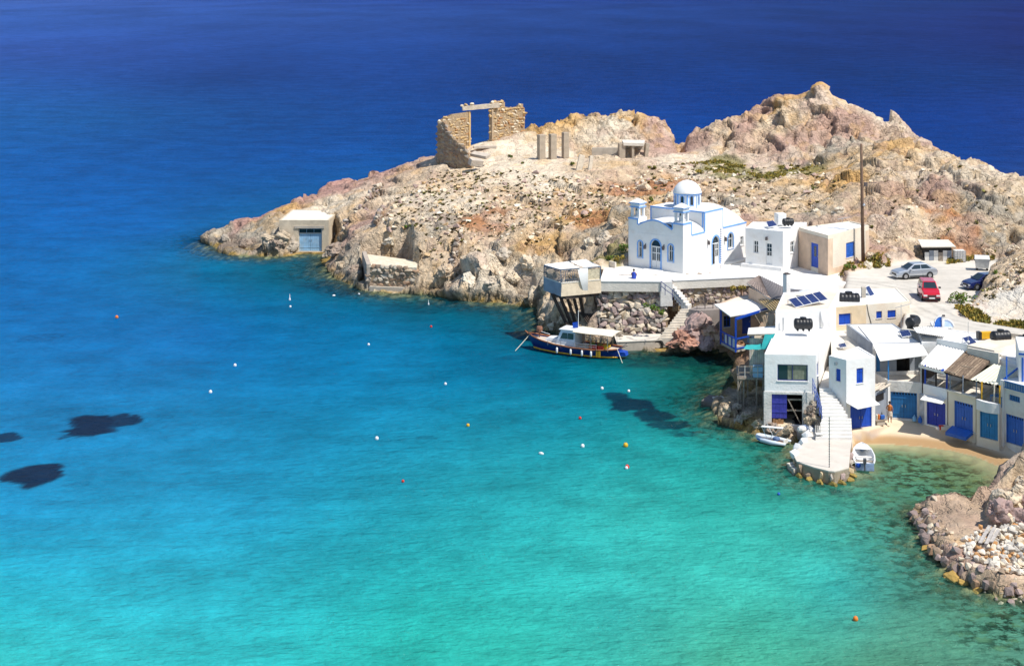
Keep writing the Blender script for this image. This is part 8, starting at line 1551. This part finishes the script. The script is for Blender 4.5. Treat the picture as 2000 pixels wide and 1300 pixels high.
# ------------------------------------------------------------------ vegetation, boulders, rubble
def leaf_mat(name, c): 
    m = mat(name, c, .7, var=.35, scale=6, spec=.2); return m
L_GREEN, L_OLIVE, L_OCHRE, L_DRY = leaf_mat('green_leaves', (.13, .23, .035)), leaf_mat('olive_leaves', (.21, .20, .05)), leaf_mat('ochre_leaves', (.42, .30, .06)), leaf_mat('dry_scrub', (.17, .13, .07))
def foliage(mb, c, r, n_, leaf, rn, flat=.8):
    lob = [Vector((rn.gauss(0, .42), rn.gauss(0, .42), .25 + rn.random() * .5)) for _ in range(max(3, int(n_ / 50)))]
    for k in range(n_):
        q = rn.choice(lob); d = Vector((rn.gauss(0, 1), rn.gauss(0, 1), rn.gauss(0, 1))).normalized() * (.22 + .14 * rn.random()); p = Vector(c) + Vector(((q.x + d.x) * r, (q.y + d.y) * r, max(.02, (q.z + d.z) * r * flat)))
        u = Vector((rn.gauss(0, 1), rn.gauss(0, 1), rn.gauss(0, .6))).normalized() * leaf; w = u.cross(Vector((rn.gauss(0, 1), rn.gauss(0, 1), rn.gauss(0, 1)))).normalized() * leaf * .6
        mb.cur = rn.choice((0, 0, 1)); mb.add([p - u, p - w * .8, p + u, p + w * .8], [(0, 1, 2, 3)])
    mb.cur = 0
BUSH = [(1873, 590, 1.35, L_GREEN, L_OLIVE, 'big green bush at the foot of the pale bank beside the road'), (1893, 612, .8, L_OCHRE, L_OLIVE, 'ochre bush below the big green bush by the road'), (1908, 620, .55, L_OLIVE, L_OCHRE, 'small olive bush at the road corner under the white bank'), (1943, 533, .55, L_GREEN, L_OLIVE, 'small green bush on the skyline of the pale bank'), (1915, 553, .5, L_GREEN, L_OLIVE, 'light green bush in front of the dark blue car'),
 (1273, 606, .85, L_GREEN, L_OLIVE, 'green shrub growing from the rubble wall left of the steps'), (1291, 612, .55, L_GREEN, L_OLIVE, 'smaller green shrub beside the steps in the rubble wall'), (1216, 492, 1.0, L_GREEN, L_OLIVE, 'green shrub on the bank left of the church'), (1192, 506, .75, L_OLIVE, L_GREEN, 'olive shrub lower on the bank left of the church'), (1211, 510, .7, L_OCHRE, L_OLIVE, 'ochre shrub at the left corner of the church'),
 (996, 307, .55, L_GREEN, L_OLIVE, 'round green shrub on the flat right of the ruin'), (1022, 320, .45, L_OLIVE, L_GREEN, 'small green shrub below the round one right of the ruin'), (1118, 322, .5, L_OLIVE, L_GREEN, 'green shrub left of the leaning slabs'), (1276, 331, .7, L_OLIVE, L_OCHRE, 'ochre green shrub right of the collapsed shelter'), (1440, 570, .8, L_OCHRE, L_OLIVE, 'ochre plant hanging over the dark stone wall'), (1266, 393, .6, L_OLIVE, L_GREEN, 'olive shrub on the slope behind the left bell turret'),
 (1366, 340, .8, L_OCHRE, L_GREEN, 'yellow green shrub at the near edge of the grass behind the church dome'), (1588, 372, .8, L_OLIVE, L_GREEN, 'olive shrub at the right end of the grassy hollow'), (795, 466, .5, L_GREEN, L_OLIVE, 'dark green shrub on the slope above the terrace wall'), (1640, 527, .6, L_OLIVE, L_GREEN, 'green weed clump at the corner of the tan house'), (1660, 525, .7, L_GREEN, L_OLIVE, 'green weed clump under the blue window of the tan house'), (1665, 640, .45, L_OLIVE, L_OCHRE, 'potted plant under the blue window of the beige house'), (1718, 523, .7, L_OLIVE, L_OCHRE, 'green weeds right of the power pole'), (1735, 518, .6, L_OCHRE, L_OLIVE, 'yellow weeds on the verge left of the silver car'), (1892, 508, .7, L_OCHRE, L_OLIVE, 'ochre weeds between the water cage and the dumpster')]
rn = random.Random(77)
for px, py, r, m1_, m2_, lab in BUSH:
    c = on_ground(px, py) if lab != 'ochre plant hanging over the dark stone wall' else P(px, py, 155.9)
    if 'rubble wall' in lab: c = P(px, py, 154.6)
    if 'potted' in lab: c = P(px, py, 137.6)
    t = thing('bush', lab, 'bush', c); mb = MB(); foliage(mb, c - Vector((0, 0, .05)), r, int(260 * max(r, .6)), .10 + .03 * r, rn); mb.build('foliage', [m1_, m2_], t, rec=False)
    mb = MB()
    for k in range(4): mb.tube([c - Vector((0, 0, .2)), c + Vector((rn.gauss(0, .3) * r, rn.gauss(0, .3) * r, .55 * r))], .025, 4)
    mb.build('stems', M_DWOOD, t, kind='stuff')
def gzv(xs, ys): return np.array([ground_z(a, b_) for a, b_ in zip(xs, ys)])
def scatter(poly, n_, seed):
    rg = np.random.RandomState(seed); poly = np.array([(v.x, v.y) for v in poly]); lo, hi = poly.min(0), poly.max(0); out = []
    while len(out) < n_:
        q = lo + rg.rand(4000, 2) * (hi - lo); q = q[sdist(q[:, 0], q[:, 1], poly) > 0]; out += list(map(tuple, q))
    return out[:n_]
SLOPE = [P(*q) for q in [(770, 470, 187), (745, 420, 199), (790, 370, 211), (850, 338, 220), (930, 325, 217), (1010, 330, 214), (1120, 345, 209), (1230, 350, 207), (1225, 400, 193), (1150, 440, 184), (1050, 470, 181), (960, 490, 182), (860, 500, 182)]]
PLAT = [P(*q) for q in [(1230, 345, 210), (1330, 310, 222), (1480, 325, 218), (1600, 320, 217), (1660, 380, 188), (1590, 425, 181), (1480, 425, 181), (1400, 395, 187), (1300, 395, 192), (1230, 400, 192)]]
RIGHT = [P(*q) for q in [(1700, 500, 167), (1700, 350, 195), (1800, 320, 200), (1990, 380, 182), (1990, 480, 171), (1850, 490, 170)]]
BANK = [P(*q) for q in [(1885, 588, 143.5), (1940, 535, 146), (2000, 500, 149), (2030, 548, 144.5), (1950, 572, 143.8), (1905, 600, 142.5)]]
# low dark scrub tufts on the slopes
mb = MB(); rn = random.Random(31)
for poly, n_, r0 in ((SLOPE, 950, .22), (PLAT, 420, .24), (RIGHT, 110, .25), (BANK, 60, .2)):
    for x, y in scatter(poly, n_, int(r0 * 1000) + n_):
        r = r0 * (.6 + 1.1 * rn.random() ** 2); c = Vector((x, y, ground_z(x, y) - .02))
        for k in range(9):
            a = rn.random() * 6.28; d = Vector((math.cos(a), math.sin(a), .5 + rn.random())).normalized() * r * (.6 + .6 * rn.random()); s_ = Vector((-math.sin(a), math.cos(a), 0)) * r * .45
            mb.cur = rn.choice((0, 0, 1)); mb.add([c - s_ * .6, c + s_ * .6, c + d + s_, c + d - s_], [(0, 1, 2, 3)])
o = mb.build('scrub', [L_DRY, L_OLIVE], None, rec=False); o['kind'] = 'stuff'; o['label'] = 'low dark dry scrub dotted over the pale slopes'; o['category'] = 'scrub'
# loose stones on the slopes
def pebbles(name, polys, mats, seed, label):
    rn = random.Random(seed); mb = MB(); src = [hull('tmp', 10, s_, M_MORTAR, .6) for s_ in range(6)]; src = [([Vector(v.co) for v in me.vertices], [tuple(p.vertices) for p in me.polygons]) for me in src]
    for poly, n_, s0, s1 in polys:
        for x, y in scatter(poly, n_, seed + n_):
            s_ = s0 + (s1 - s0) * rn.random() ** 3; a = rn.random() * 6.28; ca, sa = math.cos(a) * s_, math.sin(a) * s_; vs, fs_ = rn.choice(src); z = ground_z(x, y) + .12 * s_; k = .5 + .5 * rn.random(); mb.cur = min(len(mats) - 1, int(rn.random() ** 1.4 * len(mats)))
            mb.add([(x + ca * v.x - sa * v.y, y + sa * v.x + ca * v.y, z + s_ * k * v.z) for v in vs], fs_)
    o = mb.build(name, mats, None, rec=False); o['kind'] = 'stuff'; o['label'] = label; o['category'] = 'stones'; return o
S_SL = [smat('cream_slope_stone', (.76, .62, .44)), smat('white_slope_stone', (.82, .72, .57)), smat('ochre_slope_stone', (.62, .43, .24)), smat('mauve_slope_stone', (.50, .36, .30))]
pebbles('loose_stones', [(SLOPE, 800, .15, .95), (PLAT, 480, .15, 1.0), (RIGHT, 120, .2, .7), (BANK, 200, .12, .45)], S_SL, 5, 'loose pale stones strewn over the slopes')
CLIFF = [P(*q) for q in [(690, 540, 187), (770, 470, 187), (860, 500, 182), (960, 490, 182), (1050, 500, 178), (1055, 580, 173), (900, 575, 177)]]
# grass of the hollow, the verges and the road corner
def grass(name, polys, mats, seed, label):
    rn = random.Random(seed); mb = MB()
    for poly, n_, h_ in polys:
        for x, y in scatter(poly, n_, seed + n_):
            if fbm(np.array([[x / 2.0, y / 2.0, seed]]), 2, 5)[0] < -.12: continue
            z = ground_z(x, y) - .03; a = rn.random() * 6.28; hh_ = h_ * (.4 + rn.random()); mb.cur = rn.choice((0, 0, 1, 2)[:len(mats) + 1])
            for k in range(3):
                b_ = a + k * 2.1; s_ = Vector((math.cos(b_), math.sin(b_), 0)) * .09; d = Vector((rn.gauss(0, .12), rn.gauss(0, .12), hh_)); c = Vector((x, y, z)); mb.add([c - s_, c + s_, c + d + s_ * .6, c + d - s_ * .6], [(0, 1, 2, 3)])
    o = mb.build(name, mats, None, rec=False); o['kind'] = 'stuff'; o['label'] = label; o['category'] = 'grass'
HOL1 = [P(*q) for q in [(1345, 315, 222), (1400, 312, 223), (1460, 325, 220), (1470, 343, 213), (1400, 338, 215)]]; HOL2 = [P(*q) for q in [(1470, 340, 214), (1540, 328, 218), (1600, 328, 216), (1590, 352, 208), (1530, 366, 203), (1460, 352, 210)]]
VERGE = [G(*q, 6.4) for q in [(1622, 537), (1690, 527), (1760, 518), (1745, 510), (1700, 512)]]; VERGE2 = [G(*q, 6.5) for q in [(1850, 514), (1905, 508), (1945, 506), (1940, 500), (1850, 506)]]; CORNER = [G(*q, 6.35) for q in [(1938, 630), (2010, 634), (2010, 622), (1950, 624)]]; CORN2 = [G(*q, 6.5) for q in [(1862, 600), (1925, 626), (1935, 618), (1890, 598)]]
grass('grass', [(HOL1, 1300, .22), (HOL2, 1900, .22), (VERGE, 500, .3), (VERGE2, 350, .35), (CORNER, 420, .35), (CORN2, 350, .35)], [L_OCHRE, L_OLIVE, L_OLIVE], 17, 'olive and ochre grass in the hollow behind the church and along the road')
# boulders one can tell apart
BO = [(1000, 545, 1.5), (960, 560, 1.7), (915, 555, 1.6), (870, 540, 1.5), (1030, 520, 1.6), (985, 500, 1.4), (760, 492, 1.2), (690, 530, 1.3), (665, 522, 1.0), (640, 500, 1.1), (480, 480, 1.3), (520, 470, 1.2), (440, 470, 1.2), (548, 478, 1.1), (1080, 640, 1.0), (1065, 628, 1.1), (1100, 646, .8), (1180, 470, 1.4), (1150, 480, 1.2), (1205, 440, 1.2), (1310, 392, 1.4), (1395, 398, 1.3), (1430, 425, 1.6), (1450, 415, 1.2), (1255, 372, 1.5), (1290, 360, 1.3), (1640, 415, 1.2), (1620, 350, 1.3), (1700, 505, .9), (1730, 505, .8), (1695, 522, .9), (1930, 497, 1.1), (1980, 492, 1.2), (1330, 665, 1.8), (1355, 650, 2.2), (1385, 655, 2.0), (1345, 672, 1.6), (1375, 672, 1.8), (1400, 668, 1.5), (1315, 676, 1.2), (1370, 632, 1.6), (1420, 812, .9), (1440, 800, .9), (1460, 818, 1.0), (1480, 835, .9), (1445, 822, .8), (1510, 842, .9), (1540, 845, .9), (1558, 850, .8), (1581, 806, .7), (1592, 818, .7), (1588, 792, .6), (1600, 828, .6), (1579, 824, .7), (1595, 804, .6), (1586, 814, .6), (552, 470, 2.2), (566, 482, 2.0), (540, 486, 1.8), (576, 470, 1.4), (648, 470, 2.0), (655, 490, 1.8), (640, 492, 1.3)]
rn = random.Random(3); DARKB = [smat('grey_shore_rock', (.42, .36, .29)), smat('brown_shore_rock', (.36, .28, .22)), smat('tan_shore_rock', (.52, .42, .30))]; RUSTB = [smat('rust_red_rock', (.46, .25, .18)), smat('mauve_rock', (.42, .30, .27)), smat('tan_red_rock', (.55, .37, .26))]; bmm = [smat('cream_boulder', (.68, .56, .41)), smat('grey_cream_boulder', (.56, .48, .38)), smat('pale_boulder', (.74, .65, .51)), smat('fawn_boulder', (.60, .46, .32))]
for i, (px, py, s_) in enumerate(BO):
    c = on_ground(px, py, 112); quayb = 1300 < px < 1410 and py > 620; m_ = RUSTB[i % 3] if quayb else (DARKB[i % 3] if px < 720 or 1400 < px < 1610 and py > 780 else bmm[i % 4])
    if 1570 < px < 1605: c = P(px, py, 122.9 + (835 - py) * .03)
    if quayb: c = P(px, py, 152.6 - (py - 640) * .045)
    o = bpy.data.objects.new('boulder', boulder_mesh(m_, i % 5)); COL.objects.link(o); o.location = c + Vector((0, .1, .12 * s_)); o.scale = (s_ * (.9 + .5 * rn.random()), s_ * (.8 + .4 * rn.random()), s_ * (.6 + .4 * rn.random())); o.rotation_euler = (rn.random() * .5, rn.random() * .5, rn.random() * 6)
    lab, grp = ('reddish craggy boulder at the waterline right of the mooring steps', 'reddish rocks by the mooring steps') if quayb else (('rounded boulder on the pale cliff and shore left of the church', 'boulders on the left flank') if px < 1240 and py < 660 else ('weathered boulder on the hillside behind the church and houses', 'boulders on the hillside') if py < 640 else ('sea worn boulder at the foot of the white harbour house', 'boulders by the harbour house'))
    tag(o, lab, 'boulder', grp)
# rubble heap on the near slab
RUB = [G(*q, .9) for q in [(1868, 1062), (1925, 1030), (2020, 1032), (2040, 1120), (1975, 1122), (1895, 1090)]]
rn = random.Random(15)
for i, (x, y) in enumerate(scatter(RUB, 290, 3)):
    s_ = .22 + .36 * rn.random() ** 2; z = ground_z(x, y); hx = max(0, 1 - abs(x - 34) / 5) * .55; o = add_stone(None, (x, y, z + .12 + hx * rn.random()), (s_ * 1.2, s_, s_ * .85), rn.random() * 6, [ST_PALE[0], ST_PALE[1], ST_PALE[0], ST_PALE[3], ST_PALE[2]], rn, 'rubble_stone', .4)
    tag(o, 'loose pale stone in the rubble heap on the near rock slab', 'stone', 'rubble heap on the near slab')
EDG = [(1790, 1002), (1800, 1030), (1812, 1055), (1825, 1075), (1845, 1095), (1865, 1110), (1885, 1125), (1905, 1138), (1930, 1148), (1955, 1155), (1985, 1158)]
for i in range(len(EDG) - 1):
    for k in range(11):
        t_ = (k + rn.random()) / 11; px = EDG[i][0] + (EDG[i + 1][0] - EDG[i][0]) * t_ + rn.random() * 34; py = EDG[i][1] + (EDG[i + 1][1] - EDG[i][1]) * t_ - rn.random() * 20; c = W(px, py, .6); s_ = .16 + .42 * rn.random() ** 1.6; c.z = ground_z(c.x, c.y)
        o = add_stone(None, (c.x, c.y, c.z + s_ * .15), (s_, s_, s_ * .7), rn.random() * 6, [ST_PURP[0], ST_PURP[2], ST_PALE[1], ST_PURP[1], ST_BROWN[0]], rn, 'edge_boulder', .3); tag(o, 'rough mauve grey stone along the seaward edge of the near rock slab', 'stone', 'edge stones of the near slab')
for i in range(len(EDG) - 1):
    for k in range(4):
        t_ = (k + rn.random()) / 4; c = G(EDG[i][0] + (EDG[i + 1][0] - EDG[i][0]) * t_ - 2 - rn.random() * 4, EDG[i][1] + (EDG[i + 1][1] - EDG[i][1]) * t_ + 4 + rn.random() * 8); s_ = .3 + .45 * rn.random()
        o = add_stone(None, (c.x, c.y + .3, .15 + .3 * rn.random()), (s_, s_ * .8, s_), rn.random() * 6, [ST_PURP[3], ST_BROWN[0], ST_PURP[0], ST_BROWN[2]], rn, 'edge_boulder', .4, 20); tag(o, 'dark wet stone in the face of the near rock slab just above the water', 'stone', 'wet face stones of the near slab')
for i, (px, py, s_, m_) in enumerate([(1955, 1010, 1.5, 0), (1975, 985, 1.5, 2), (1990, 972, .9, 2), (1945, 1000, 1.1, 0), (1998, 1020, 1.4, 0), (1968, 1022, 1.0, 2), (1992, 950, .7, 1), (1950, 975, 1.1, 1), (1996, 990, 1.2, 0)]):
    c = on_ground(px, py, 90); o = bpy.data.objects.new('boulder', boulder_mesh([RUSTB[1], bmm[1], bmm[0]][m_], i % 5)); COL.objects.link(o); o.location = c; o.scale = (s_, s_, s_ * .9); o.rotation_euler = (rn.random(), rn.random(), rn.random() * 6); tag(o, 'craggy reddish boulder of the outcrop at the right edge above the rubble', 'boulder', 'outcrop boulders at the right edge')
for i, (a, b_, lab) in enumerate([((1914, 1060), (1933, 1026), 'leftmost of the weathered driftwood boards on the rubble heap'), ((1926, 1062), (1942, 1030), 'middle one of the driftwood boards on the rubble heap'), ((1936, 1058), (1950, 1034), 'rightmost of the driftwood boards on the rubble heap')]):
    p, q = W(*a, 1.35), W(*b_, 1.5); mb = MB(); mb.bar(Vector((0, 0, 0)), q - p, .22, .06); o = mb.build('driftwood_board', mat('silver_driftwood', (.48, .44, .40), .9, var=.3, scale=5)); o.location = p; tag(o, lab, 'board')
for i, (px, py, s_) in enumerate([(1806, 1070, .6), (1852, 1123, .7), (1868, 1130, .9), (1885, 1138, .6), (1910, 1150, .7)]):
    c = G(px, py); o = add_stone(None, (c.x, c.y, .02), (s_ * 1.4, s_, s_ * .5), i, [smat('ochre_wet_rock', (.46, .30, .09))], rn, 'wet_rock'); tag(o, 'flat ochre rock awash beside the near slab', 'rock', 'ochre rocks awash by the near slab')
